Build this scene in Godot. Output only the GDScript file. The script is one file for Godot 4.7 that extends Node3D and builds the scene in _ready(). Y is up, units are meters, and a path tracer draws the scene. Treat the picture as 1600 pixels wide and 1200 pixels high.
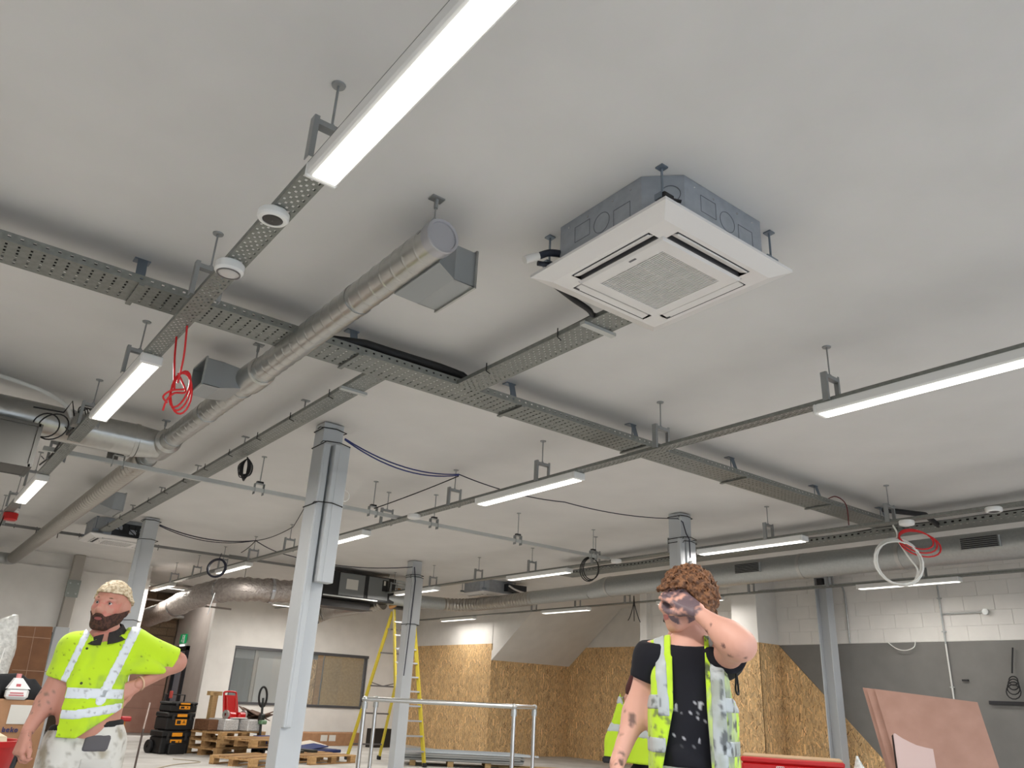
extends Node3D
# A fit-out site seen from waist height: bare white ceiling, cable trays, LED battens, spiral duct, air-conditioning cassettes, two decorators.

const CEIL := 3.63
var mats := {}
var used := {}
var rng := RandomNumberGenerator.new()


class MB:
	var v := PackedVector3Array()
	var n := PackedVector3Array()
	var c := PackedColorArray()
	var idx := PackedInt32Array()
	var off := Vector3.ZERO
	var coloured := false

	func _init(at := Vector3.ZERO):
		off = -at

	func tri(a: Vector3, b: Vector3, d: Vector3, out: Vector3):
		var nn := (b - a).cross(d - a)
		if nn.length_squared() < 1e-16:
			return
		var k := v.size()
		if nn.dot(out) > 0:
			v.append_array([a + off, d + off, b + off])
			nn = nn.normalized()
		else:
			v.append_array([a + off, b + off, d + off])
			nn = -nn.normalized()
		n.append_array([nn, nn, nn])
		idx.append_array([k, k + 1, k + 2])

	func quad(a: Vector3, b: Vector3, d: Vector3, e: Vector3, out: Vector3):
		tri(a, b, d, out)
		tri(a, d, e, out)

	func hexa(p: Array):  # eight corners: bottom loop 0..3, top loop 4..7
		var m := Vector3.ZERO
		for q in p:
			m += q / 8.0
		for f in [[0, 1, 2, 3], [4, 5, 6, 7], [0, 1, 5, 4], [1, 2, 6, 5], [2, 3, 7, 6], [3, 0, 4, 7]]:
			quad(p[f[0]], p[f[1]], p[f[2]], p[f[3]], (p[f[0]] + p[f[1]] + p[f[2]] + p[f[3]]) / 4.0 - m)

	func box(ct: Vector3, s: Vector3, b := Basis()):
		var p := []
		for y in [-0.5, 0.5]:
			for q in [[-0.5, -0.5], [0.5, -0.5], [0.5, 0.5], [-0.5, 0.5]]:
				p.append(ct + b * Vector3(q[0] * s.x, y * s.y, q[1] * s.z))
		hexa(p)

	func span(lo: Vector3, hi: Vector3):
		box((lo + hi) / 2.0, (hi - lo).abs())

	func cbox(ct: Vector3, s: Vector3, bev := 0.01, b := Basis()):  # chamfered box
		var hs := s / 2.0
		bev = minf(bev, minf(hs.x, minf(hs.y, hs.z)) * 0.9)
		var P := func(sx, sy, sz, ax):
			var q := Vector3(sx * (hs.x - bev), sy * (hs.y - bev), sz * (hs.z - bev))
			q[ax] = [sx * hs.x, sy * hs.y, sz * hs.z][ax]
			return ct + b * q
		for ax in 3:
			for sg in [-1, 1]:
				var loop := []
				for q in [[-1, -1], [1, -1], [1, 1], [-1, 1]]:
					var e := [0, 0, 0]
					e[ax] = sg
					e[(ax + 1) % 3] = q[0]
					e[(ax + 2) % 3] = q[1]
					loop.append(P.call(e[0], e[1], e[2], ax))
				var o := Vector3.ZERO
				o[ax] = sg
				quad(loop[0], loop[1], loop[2], loop[3], b * o)
		for ax in 3:  # edges along ax
			for s1 in [-1, 1]:
				for s2 in [-1, 1]:
					var l := []
					var a1 := (ax + 1) % 3
					var a2 := (ax + 2) % 3
					for t in [[-1, a1], [1, a1], [1, a2], [-1, a2]]:
						var e := [0, 0, 0]
						e[ax] = t[0]
						e[a1] = s1
						e[a2] = s2
						l.append(P.call(e[0], e[1], e[2], t[1]))
					var o := Vector3.ZERO
					o[a1] = s1
					o[a2] = s2
					quad(l[0], l[1], l[2], l[3], b * o)
		for sx in [-1, 1]:
			for sy in [-1, 1]:
				for sz in [-1, 1]:
					tri(P.call(sx, sy, sz, 0), P.call(sx, sy, sz, 1), P.call(sx, sy, sz, 2), b * Vector3(sx, sy, sz))

	func bar(a: Vector3, e: Vector3, w: float, h: float, up := Vector3.UP):
		var d := (e - a).normalized()
		if absf(d.dot(up)) > 0.98:
			up = Vector3.RIGHT
		var x := d.cross(up).normalized()
		var y := x.cross(d)
		box((a + e) / 2.0, Vector3(w, h, (e - a).length()), Basis(x, y, -d))

	func ring(ct: Vector3, x: Vector3, y: Vector3, r: float, seg: int) -> PackedVector3Array:
		var out := PackedVector3Array()
		for i in seg:
			var t := TAU * i / seg
			out.append(ct + (x * cos(t) + y * sin(t)) * r)
		return out

	func tube(pts: Array, r, seg := 8, caps := true):  # r: number, or one per point
		var m := pts.size()
		var d: Vector3 = (pts[1] - pts[0]).normalized()
		var x := d.cross(Vector3.UP if absf(d.y) < 0.9 else Vector3.RIGHT).normalized()
		var k0 := v.size()
		var ends := []
		for i in m:
			var t: Vector3 = (pts[mini(i + 1, m - 1)] - pts[maxi(i - 1, 0)]).normalized()
			x = (x - t * x.dot(t)).normalized()
			var y := t.cross(x)
			var rr: float = r[i] if r is Array or r is PackedFloat32Array else r
			for j in seg:
				var a := TAU * j / seg
				var o := x * cos(a) + y * sin(a)
				v.append(pts[i] + o * rr + off)
				n.append(o)
			if i == 0 or i == m - 1:
				ends.append([pts[i], x, y, rr, -t if i == 0 else t])
		for i in m - 1:
			for j in seg:
				var a := k0 + i * seg + j
				var b := k0 + i * seg + (j + 1) % seg
				idx.append_array([a, a + seg, b, b, a + seg, b + seg])
		if caps:
			for e in ends:
				var q := ring(e[0], e[1], e[2], e[3], seg)
				for j in seg:
					tri(e[0], q[j], q[(j + 1) % seg], e[4])

	func true_normals(k0: int, m: int, seg: int):  # shading normals of a tube's skin from its own relief
		var acc := PackedVector3Array()
		acc.resize(m * seg)
		for i in m - 1:
			for j in seg:
				var a := i * seg + j
				var e := i * seg + (j + 1) % seg
				var nn := (v[k0 + e] - v[k0 + a]).cross(v[k0 + a + seg] - v[k0 + a])
				if nn.dot(n[k0 + a]) < 0:
					nn = -nn
				for q in [a, e, a + seg, e + seg]:
					acc[q] += nn
		for i in acc.size():
			n[k0 + i] = acc[i].normalized()

	func lathe(prof: Array, at: Vector3, b := Basis(), seg := 24, smooth := false):  # profile of (radius, height) about b.y
		var area := 0.0
		for i in prof.size() - 1:
			area += prof[i].x * prof[i + 1].y - prof[i + 1].x * prof[i].y
		if area < 0.0:
			prof = prof.duplicate()
			prof.reverse()
		var left := b.determinant() < 0.0
		for i in prof.size() - 1:
			var p: Vector2 = prof[i]
			var q: Vector2 = prof[i + 1]
			var t := q - p
			var nn := Vector2(t.y, -t.x).normalized()
			var k0 := v.size()
			for j in seg + 1:
				var a := TAU * j / seg
				var o := Vector3(cos(a), 0, sin(a))
				v.append(at + b * (o * p.x + Vector3.UP * p.y) + off)
				v.append(at + b * (o * q.x + Vector3.UP * q.y) + off)
				var w := b * (o * nn.x + Vector3.UP * nn.y)
				n.append_array([w, w])
			for j in seg:
				var a := k0 + j * 2
				idx.append_array([a, a + 1, a + 2, a + 2, a + 1, a + 3] if left else [a, a + 2, a + 1, a + 2, a + 3, a + 1])

	func prism(poly: PackedVector2Array, depth: float, xf: Transform3D):  # polygon in xy, from z = 0 to depth
		var t := Geometry2D.triangulate_polygon(poly)
		var m := poly.size()
		var F := func(p, z): return xf * Vector3(p.x, p.y, z)
		for i in range(0, t.size(), 3):
			tri(F.call(poly[t[i]], 0), F.call(poly[t[i + 1]], 0), F.call(poly[t[i + 2]], 0), xf.basis * Vector3(0, 0, -depth))
			tri(F.call(poly[t[i]], depth), F.call(poly[t[i + 1]], depth), F.call(poly[t[i + 2]], depth), xf.basis * Vector3(0, 0, depth))
		var cw := 1.0 if Geometry2D.is_polygon_clockwise(poly) else -1.0
		for i in m:
			var p := poly[i]
			var q := poly[(i + 1) % m]
			var o := Vector2(-(q - p).y, (q - p).x) * cw
			quad(F.call(p, 0), F.call(q, 0), F.call(q, depth), F.call(p, depth), xf.basis * Vector3(o.x, o.y, 0))

	func plate(xf: Transform3D, length: float, rows: Array, th: float):
		# a pressed sheet: rows across it of [from, to] solid, or [from, to, pitch, slot, phase] with real slots; length runs along -z
		for r in rows:
			if r.size() == 2:
				box(xf * Vector3((r[0] + r[1]) / 2.0, 0, -length / 2.0), Vector3(r[1] - r[0], th, length), xf.basis)
				continue
			var z := 0.0
			var s: float = r[4]
			while z < length:
				var e := minf(s, length)
				if e - z > 0.001:
					box(xf * Vector3((r[0] + r[1]) / 2.0, 0, -(z + e) / 2.0), Vector3(r[1] - r[0], th, e - z), xf.basis)
				z = e + r[3]
				s += r[2]

	func mesh() -> ArrayMesh:
		var arr := []
		arr.resize(Mesh.ARRAY_MAX)
		arr[Mesh.ARRAY_VERTEX] = v
		arr[Mesh.ARRAY_NORMAL] = n
		if coloured:
			arr[Mesh.ARRAY_COLOR] = c
		arr[Mesh.ARRAY_INDEX] = idx
		var m := ArrayMesh.new()
		m.add_surface_from_arrays(Mesh.PRIMITIVE_TRIANGLES, arr)
		return m


class Sdf:  # a smooth union of tapered bones on a grid, meshed as surface nets
	var o: Vector3
	var h: float
	var nx: int
	var ny: int
	var nz: int
	var K: float
	var a := PackedFloat32Array()

	func _init(lo: Vector3, hi: Vector3, cell: float, k: float):
		o = lo
		h = cell
		K = k
		nx = int((hi.x - lo.x) / cell) + 2
		ny = int((hi.y - lo.y) / cell) + 2
		nz = int((hi.z - lo.z) / cell) + 2
		a.resize(nx * ny * nz)

	func span(lo: Vector3, hi: Vector3) -> Array:
		var p := ((lo - o) / h).floor()
		var q := ((hi - o) / h).ceil()
		return [clampi(int(p.x), 0, nx - 1), clampi(int(p.y), 0, ny - 1), clampi(int(p.z), 0, nz - 1), clampi(int(q.x), 0, nx - 1), clampi(int(q.y), 0, ny - 1), clampi(int(q.z), 0, nz - 1)]

	func cone(p0: Vector3, p1: Vector3, r0: float, r1: float, sq := 1.0, nd := Vector3.BACK):
		var m := maxf(r0, r1) + 5.0 / K
		var s := span(p0.min(p1) - Vector3.ONE * m, p0.max(p1) + Vector3.ONE * m)
		var st := 1.0 / sq - 1.0
		var ba := p1 - p0
		if st != 0.0:
			ba += nd * ba.dot(nd) * st
		var l2 := maxf(ba.length_squared(), 1e-9)
		for k in range(s[2], s[5] + 1):
			for j in range(s[1], s[4] + 1):
				var at: int = (k * ny + j) * nx
				for i in range(s[0], s[3] + 1):
					var p := o + Vector3(i, j, k) * h - p0
					if st != 0.0:
						p += nd * p.dot(nd) * st
					var t := clampf(p.dot(ba) / l2, 0.0, 1.0)
					var d := (p - ba * t).length() - r0 - (r1 - r0) * t
					if d * K < 5.5:
						a[at + i] += exp(-K * d)

	func chain(pts: Array, rs: Array, sq := 1.0, nd := Vector3.BACK):
		for i in pts.size() - 1:
			cone(pts[i], pts[i + 1], rs[i], rs[i + 1], sq, nd)

	func ell(ct: Vector3, r: Vector3, b := Basis()):
		var m := maxf(r.x, maxf(r.y, r.z)) + 5.0 / K
		var s := span(ct - Vector3.ONE * m, ct + Vector3.ONE * m)
		var bi := b.inverse()
		for k in range(s[2], s[5] + 1):
			for j in range(s[1], s[4] + 1):
				var at: int = (k * ny + j) * nx
				for i in range(s[0], s[3] + 1):
					var p := bi * (o + Vector3(i, j, k) * h - ct)
					var q := p / r
					var l := q.length()
					var d := -minf(r.x, minf(r.y, r.z)) if l < 1e-4 else (l - 1.0) * l / (q / r).length()
					if d * K < 5.5:
						a[at + i] += exp(-K * d)

	func done() -> Sdf:
		for i in a.size():
			a[i] = -log(a[i]) / K if a[i] > 1e-20 else 1.0
		return self

	func carve(ct: Vector3, r: float):
		var s := span(ct - Vector3.ONE * (r + h * 2), ct + Vector3.ONE * (r + h * 2))
		for k in range(s[2], s[5] + 1):
			for j in range(s[1], s[4] + 1):
				for i in range(s[0], s[3] + 1):
					var at: int = (k * ny + j) * nx + i
					a[at] = maxf(a[at], r - (o + Vector3(i, j, k) * h - ct).length())

	func shell(off: float, region: Callable, swell = null) -> Sdf:  # grown by off and cut to where region(p) < 0
		var q := Sdf.new(o, o, h, K)
		q.nx = nx
		q.ny = ny
		q.nz = nz
		q.a = a.duplicate()
		for k in nz:
			for j in ny:
				var at: int = (k * ny + j) * nx
				for i in nx:
					var d: float = a[at + i] - off
					if swell != null and d < h * 6.0 and d > -h * 8.0:
						d -= swell.call(o + Vector3(i, j, k) * h)
					if d < -4.0 * h:
						d = 1.0
					elif d < h * 2.0:
						d = maxf(d, region.call(o + Vector3(i, j, k) * h))
					q.a[at + i] = d
		return q

	func net(mb: MB, colour = null):
		var vid := PackedInt32Array()
		vid.resize(nx * ny * nz)
		vid.fill(-1)
		var base := mb.v.size()
		var far := h * 3.2
		var live := PackedInt32Array()
		var sx := 1
		var sy := nx
		var sz := nx * ny
		var cor := [0, sx, sy, sx + sy, sz, sz + sx, sz + sy, sz + sx + sy]
		var edges := [[0, 1], [2, 3], [4, 5], [6, 7], [0, 2], [1, 3], [4, 6], [5, 7], [0, 4], [1, 5], [2, 6], [3, 7]]
		for k in nz - 1:
			for j in ny - 1:
				var at: int = k * sz + j * sy
				for i in nx - 1:
					var q: int = at + i
					if absf(a[q]) > far:
						continue
					var g := a[q] < 0.0
					if g == (a[q + 1] < 0.0) and g == (a[q + sy] < 0.0) and g == (a[q + sy + 1] < 0.0) and g == (a[q + sz] < 0.0) and g == (a[q + sz + 1] < 0.0) and g == (a[q + sz + sy] < 0.0) and g == (a[q + sz + sy + 1] < 0.0):
						continue
					var sum := Vector3.ZERO
					var cnt := 0
					for e in edges:
						var d0: float = a[q + cor[e[0]]]
						var d1: float = a[q + cor[e[1]]]
						if (d0 < 0.0) != (d1 < 0.0):
							var t := d0 / (d0 - d1)
							var c0: int = e[0]
							var c1: int = e[1]
							sum += Vector3(c0 & 1, (c0 >> 1) & 1, c0 >> 2).lerp(Vector3(c1 & 1, (c1 >> 1) & 1, c1 >> 2), t)
							cnt += 1
					vid[q] = mb.v.size()
					live.append(q)
					var p := o + (Vector3(i, j, k) + sum / cnt) * h
					mb.v.append(p + mb.off)
					mb.n.append(Vector3.ZERO)
					if colour != null:
						mb.c.append(colour.call(p))
		var ax := [[sx, sy, sz], [sy, sz, sx], [sz, sx, sy]]
		for q in live:
			if q < sz + sy + sx:
				continue
			var g := a[q] < 0.0
			for x in 3:
				if g == (a[q + ax[x][0]] < 0.0):
					continue
				var u: int = ax[x][1]
				var w: int = ax[x][2]
				var f := [vid[q], vid[q - u], vid[q - u - w], vid[q - w]]
				if f[0] < 0 or f[1] < 0 or f[2] < 0 or f[3] < 0:
					continue
				var o1 := Vector3.ZERO
				o1[x] = 1.0 if g else -1.0
				var nn: Vector3 = (mb.v[f[2]] - mb.v[f[0]]).cross(mb.v[f[3]] - mb.v[f[1]])
				if nn.dot(o1) > 0.0:
					f = [f[3], f[2], f[1], f[0]]
				else:
					nn = -nn
				for t in f:
					mb.n[t] += nn
				mb.idx.append_array([f[0], f[1], f[2], f[0], f[2], f[3]])
		for i in range(base, mb.n.size()):
			mb.n[i] = mb.n[i].normalized() if mb.n[i].length_squared() > 1e-20 else Vector3.UP


# ---------------------------------------------------------------- materials
func plain(key: String, col: Color, rough := 0.8, metal := 0.0) -> StandardMaterial3D:
	if mats.has(key):
		return mats[key]
	var m := StandardMaterial3D.new()
	m.resource_name = key
	m.albedo_color = col
	m.roughness = rough
	m.metallic = metal
	mats[key] = m
	return m


func use(key: String) -> StandardMaterial3D:
	if not mats.has(key):
		push_error("no material " + key)
	return mats[key]


func noise_tex(freq: float, lo: Color, hi: Color, size := 256, octaves := 4, seed_ := 1, type := FastNoiseLite.TYPE_SIMPLEX_SMOOTH, bump := 0.0) -> NoiseTexture2D:
	var f := FastNoiseLite.new()
	f.noise_type = type
	f.frequency = freq
	f.fractal_octaves = octaves
	f.seed = seed_
	var t := NoiseTexture2D.new()
	t.width = size
	t.height = size
	t.seamless = true
	t.noise = f
	if bump > 0.0:
		t.as_normal_map = true
		t.bump_strength = bump
	else:
		var g := Gradient.new()
		g.set_color(0, lo)
		g.set_color(1, hi)
		t.color_ramp = g
	return t


func tri(m: StandardMaterial3D, scale: float, world := true) -> StandardMaterial3D:
	m.uv1_triplanar = true
	m.uv1_world_triplanar = world
	m.uv1_scale = Vector3.ONE * scale
	m.uv1_triplanar_sharpness = 8.0
	return m


func mottled(key: String, lo: Color, hi: Color, scale: float, rough := 0.8, metal := 0.0, freq := 0.02, bump := 0.0, world := true) -> StandardMaterial3D:
	if mats.has(key):
		return mats[key]
	var m := plain(key, Color.WHITE, rough, metal)
	m.albedo_texture = noise_tex(freq, lo, hi, 256, 5, key.hash() % 1000)
	if bump > 0.0:
		m.normal_enabled = true
		m.normal_texture = noise_tex(freq * 2.0, lo, hi, 256, 4, key.hash() % 997, FastNoiseLite.TYPE_SIMPLEX_SMOOTH, bump)
		m.normal_scale = 0.5
	return tri(m, scale, world)


func osb_material(key: String, base: Color, vertical: bool) -> StandardMaterial3D:
	if mats.has(key):
		return mats[key]
	var r := RandomNumberGenerator.new()
	r.seed = 77
	var S := 640
	var im := Image.create(S, S, false, Image.FORMAT_RGB8)
	im.fill(base)
	for i in 1900:
		var l := r.randf_range(24, 74)
		var w := r.randf_range(4, 12)
		var an := r.randfn(PI / 2 if vertical else 0.0, 0.5)
		var k := r.randfn(1.0, 0.11)
		var warm := r.randf_range(-0.02, 0.02)
		var col := Color(clampf(base.r * k + warm, 0, 1), clampf(base.g * k, 0, 1), clampf(base.b * k - warm, 0, 1))
		if r.randf() < 0.06:
			col = Color(base.r * 0.5, base.g * 0.42, base.b * 0.34)
			w *= 0.4
		var c := Vector2(r.randf() * S, r.randf() * S)
		var d := Vector2(cos(an), sin(an))
		var e := Vector2(-d.y, d.x)
		var t := -l / 2
		while t < l / 2:
			var s := -w / 2
			while s < w / 2:
				var p := c + d * t + e * s
				im.set_pixel(posmod(int(p.x), S), posmod(int(p.y), S), col)
				s += 0.8
			t += 0.8
	var m := plain(key, Color.WHITE, 0.85)
	m.albedo_texture = ImageTexture.create_from_image(im)
	return tri(m, 0.75)


func timber(key: String, lo: Color, hi: Color) -> StandardMaterial3D:
	if mats.has(key):
		return mats[key]
	var m := plain(key, Color.WHITE, 0.85)
	m.albedo_texture = noise_tex(0.03, lo, hi, 256, 5, 5)
	tri(m, 1.0, false)
	m.uv1_scale = Vector3(0.6, 3.0, 3.0)
	return m


func lamp_material() -> StandardMaterial3D:
	if mats.has("diffuser"):
		return mats["diffuser"]
	var m := plain("diffuser", Color(0.95, 0.95, 0.93), 0.5)
	m.emission_enabled = true
	m.emission = Color(1.0, 0.985, 0.95)
	m.emission_energy_multiplier = LAMP_GLOW
	return m


# ---------------------------------------------------------------- scene objects
func numbered(called: String) -> String:
	if not used.has(called):
		used[called] = 0
		return called
	used[called] += 1
	return "%s_%03d" % [called, used[called]]


func tag(o: Node3D, label: String, category: String, group := "") -> Node3D:
	o.set_meta("label", label)
	o.set_meta("category", category)
	if group:
		o.set_meta("group", group)
	return o


func thing(called: String, label: String, category: String, at := Vector3.ZERO, turn := 0.0, group := "") -> Node3D:
	var o := Node3D.new()
	o.name = numbered(called)
	add_child(o)
	o.position = at
	o.rotation.y = turn
	tag(o, label, category, group)
	return o


func part(called: String, mb: MB, m: Material, parent: Node3D, at := Vector3.ZERO) -> MeshInstance3D:
	var o := MeshInstance3D.new()
	o.name = called
	o.mesh = mb.mesh()
	o.material_override = m
	o.position = at
	parent.add_child(o, true)
	return o


func solo(called: String, label: String, category: String, mb: MB, m: Material, at := Vector3.ZERO, group := "") -> MeshInstance3D:
	var o := part(numbered(called), mb, m, self, at)
	tag(o, label, category, group)
	return o


func struct(called: String, mb: MB, m: Material) -> MeshInstance3D:
	var o := part(numbered(called), mb, m, self)
	o.set_meta("kind", "structure")
	return o


func copy(o: Node3D, label: String, at: Vector3, turn := 0.0, group := "") -> Node3D:
	var d: Node3D = o.duplicate()
	var called := String(o.name)
	var re := RegEx.create_from_string("_[0-9]{3}$")
	d.name = numbered(re.sub(called, ""))
	add_child(d)
	d.position = at
	d.rotation.y = turn
	d.set_meta("label", label)
	if group:
		d.set_meta("group", group)
	return d


func curve(pts: Array, n := 8) -> Array:  # a smooth line through the points
	var out := []
	for i in pts.size() - 1:
		var p0: Vector3 = pts[maxi(i - 1, 0)]
		var p3: Vector3 = pts[mini(i + 2, pts.size() - 1)]
		for k in n:
			out.append(pts[i].cubic_interpolate(pts[i + 1], p0, p3, float(k) / n))
	out.append(pts[-1])
	return out


func sag(a: Vector3, b: Vector3, drop: float, n := 14) -> Array:
	var out := []
	for i in n + 1:
		var t := float(i) / n
		out.append(a.lerp(b, t) + Vector3.DOWN * drop * 4.0 * t * (1.0 - t))
	return out


func _ready():
	# ---- camera, sky, exposure
	var cam := Camera3D.new()
	cam.name = "camera"
	cam.position = Vector3(0, 1.3, 0)
	cam.rotation_degrees = Vector3(21.930, -36.656, 3.027)
	cam.fov = 52.24
	cam.near = 0.05
	cam.far = 200.0
	add_child(cam)
	cam.current = true
	var sky_m := ProceduralSkyMaterial.new()
	sky_m.sky_top_color = Color(0.70, 0.78, 0.88)
	sky_m.sky_horizon_color = Color(0.86, 0.89, 0.93)
	sky_m.ground_horizon_color = Color(0.55, 0.55, 0.54)
	sky_m.ground_bottom_color = Color(0.45, 0.45, 0.44)
	sky_m.sky_energy_multiplier = SKY
	sky_m.ground_energy_multiplier = SKY
	var env := Environment.new()
	env.background_mode = Environment.BG_SKY
	env.sky = Sky.new()
	env.sky.sky_material = sky_m
	env.tonemap_mode = Environment.TONE_MAPPER_LINEAR
	env.tonemap_exposure = EXPOSURE
	env.sdfgi_enabled = true
	env.ssao_enabled = true
	env.ssil_enabled = true
	var we := WorldEnvironment.new()
	we.name = "world"
	we.environment = env
	add_child(we)

	build_room()
	build_stair_side()
	build_window_wall()
	build_far_left()
	build_columns()
	build_trays()
	build_battens()
	build_hangers()
	build_ducts()
	build_cassettes()
	build_black_unit()
	build_detectors()
	build_cables()
	build_floor_things()
	build_left_things()
	build_right_things()
	build_people()


const SKY := 2.6
const EXPOSURE := 1.0
const LAMP_GLOW := 2.6
const LAMP_POWER := 6.0


# ---------------------------------------------------------------- setting
func white_paint() -> StandardMaterial3D:
	return mottled("white_wall_paint", Color(0.83, 0.82, 0.80), Color(0.87, 0.86, 0.84), 0.4, 0.85)


func grey_paint() -> StandardMaterial3D:
	return mottled("grey_wall_paint", Color(0.435, 0.43, 0.415), Color(0.475, 0.47, 0.455), 0.4, 0.8)


func galv() -> StandardMaterial3D:
	return mottled("galvanised_steel", Color(0.655, 0.665, 0.66), Color(0.70, 0.71, 0.705), 3.0, 0.42, 0.8, 0.03, 0.0, false)


func tray_steel() -> StandardMaterial3D:
	return mottled("tray_steel", Color(0.49, 0.50, 0.485), Color(0.56, 0.57, 0.555), 2.5, 0.5, 0.7, 0.03, 0.0, false)


func bright_galv() -> StandardMaterial3D:
	return mottled("spiral_duct_steel", Color(0.70, 0.70, 0.69), Color(0.745, 0.745, 0.73), 2.0, 0.28, 0.92, 0.02, 0.0, false)


func cable_black() -> StandardMaterial3D:
	return plain("black_rubber", Color(0.055, 0.055, 0.065), 0.6)


func dark_metal() -> StandardMaterial3D:
	return plain("dark_metal", Color(0.18, 0.18, 0.19), 0.5, 0.4)


func build_room():
	var b := MB.new()
	b.span(Vector3(-6.2, CEIL, -25.2), Vector3(15.4, CEIL + 0.2, 6.0))
	struct("ceiling", b, mottled("ceiling_paint", Color(0.81, 0.805, 0.795), Color(0.835, 0.83, 0.82), 0.25, 0.9))
	b = MB.new()
	b.span(Vector3(-6.2, -0.2, -25.2), Vector3(15.4, 0, 5.4))
	var conc := mottled("concrete_floor", Color(0.63, 0.622, 0.605), Color(0.77, 0.762, 0.745), 0.18, 0.7, 0.0, 0.02, 2.0)
	struct("floor", b, conc)
	# right wall: grey-painted blockwork below 2.46 m, white blocks above
	b = MB.new()
	b.span(Vector3(13.0, 0, -12.2), Vector3(13.2, 2.455, 5.2))
	struct("wall_right", b, grey_paint())
	b = MB.new()
	b.span(Vector3(13.008, 2.455, -12.2), Vector3(13.2, CEIL, 5.2))
	var up := struct("wall_right", b, white_paint())
	var row := 0
	var y := 2.46
	while y < CEIL - 0.02:
		var z := -12.2 + (0.22 if row % 2 else 0.0)
		while z < -0.6:
			var k := MB.new()
			var hh := minf(0.215, CEIL - y)
			k.cbox(Vector3(13.02, y + hh / 2, z + 0.219), Vector3(0.036 + rng.randf() * 0.003, hh - 0.001, 0.4375), 0.002)
			part("block", k, white_paint(), up)
			z += 0.44
		y += 0.217
		row += 1
	# front: shop glazing behind the camera, daylight comes in there
	b = MB.new()
	b.span(Vector3(-6.2, 0, 5.0), Vector3(15.4, 0.3, 5.2))
	b.span(Vector3(-6.2, 3.2, 5.0), Vector3(15.4, CEIL, 5.2))
	b.span(Vector3(-6.2, 0.3, 5.0), Vector3(-5.2, 3.2, 5.2))
	b.span(Vector3(11.8, 0.3, 5.0), Vector3(15.4, 3.2, 5.2))
	struct("wall_front", b, white_paint())
	var fr := MB.new()
	for i in 9:
		fr.span(Vector3(-5.2 + i * 2.125 - 0.03, 0.3, 5.03), Vector3(-5.2 + i * 2.125 + 0.03, 3.2, 5.13))
	fr.span(Vector3(-5.2, 0.3, 5.03), Vector3(11.8, 0.38, 5.13))
	fr.span(Vector3(-5.2, 3.12, 5.03), Vector3(11.8, 3.2, 5.13))
	var w := struct("window_1", fr, dark_metal())
	var glass := plain("window_glass", Color(0.95, 0.98, 0.98, 0.06), 0.02)
	glass.transparency = BaseMaterial3D.TRANSPARENCY_ALPHA
	for i in 8:
		var g := MB.new()
		g.span(Vector3(-5.17 + i * 2.125, 0.38, 5.075), Vector3(-5.23 + (i + 1) * 2.125, 3.12, 5.085))
		part("pane", g, glass, w)
	b = MB.new()
	b.span(Vector3(-14, -0.2, 5.4), Vector3(22, -0.02, 26))
	struct("pavement", b, mottled("paving", Color(0.52, 0.51, 0.49), Color(0.62, 0.61, 0.59), 0.3, 0.9))
	b = MB.new()
	b.span(Vector3(-6.2, 0, -25.2), Vector3(-6.0, CEIL, 5.2))
	struct("wall_left", b, white_paint())


func boards(parent: Node3D, poly: PackedVector2Array, xf: Transform3D, m: Material):
	# cuts a lining into sheets 1.22 wide with a fine gap between them
	var lo := 1e9
	var hi := -1e9
	for p in poly:
		lo = minf(lo, p.x)
		hi = maxf(hi, p.x)
	var x := lo
	while x < hi - 0.01:
		var strip := PackedVector2Array([Vector2(x + 0.002, -1), Vector2(minf(x + 1.22, hi) - 0.002, -1), Vector2(minf(x + 1.22, hi) - 0.002, 6), Vector2(x + 0.002, 6)])
		for q in Geometry2D.intersect_polygons(poly, strip):
			var b := MB.new()
			b.prism(q, 0.018, xf)
			part("board", b, m, parent)
		x += 1.22


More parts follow.
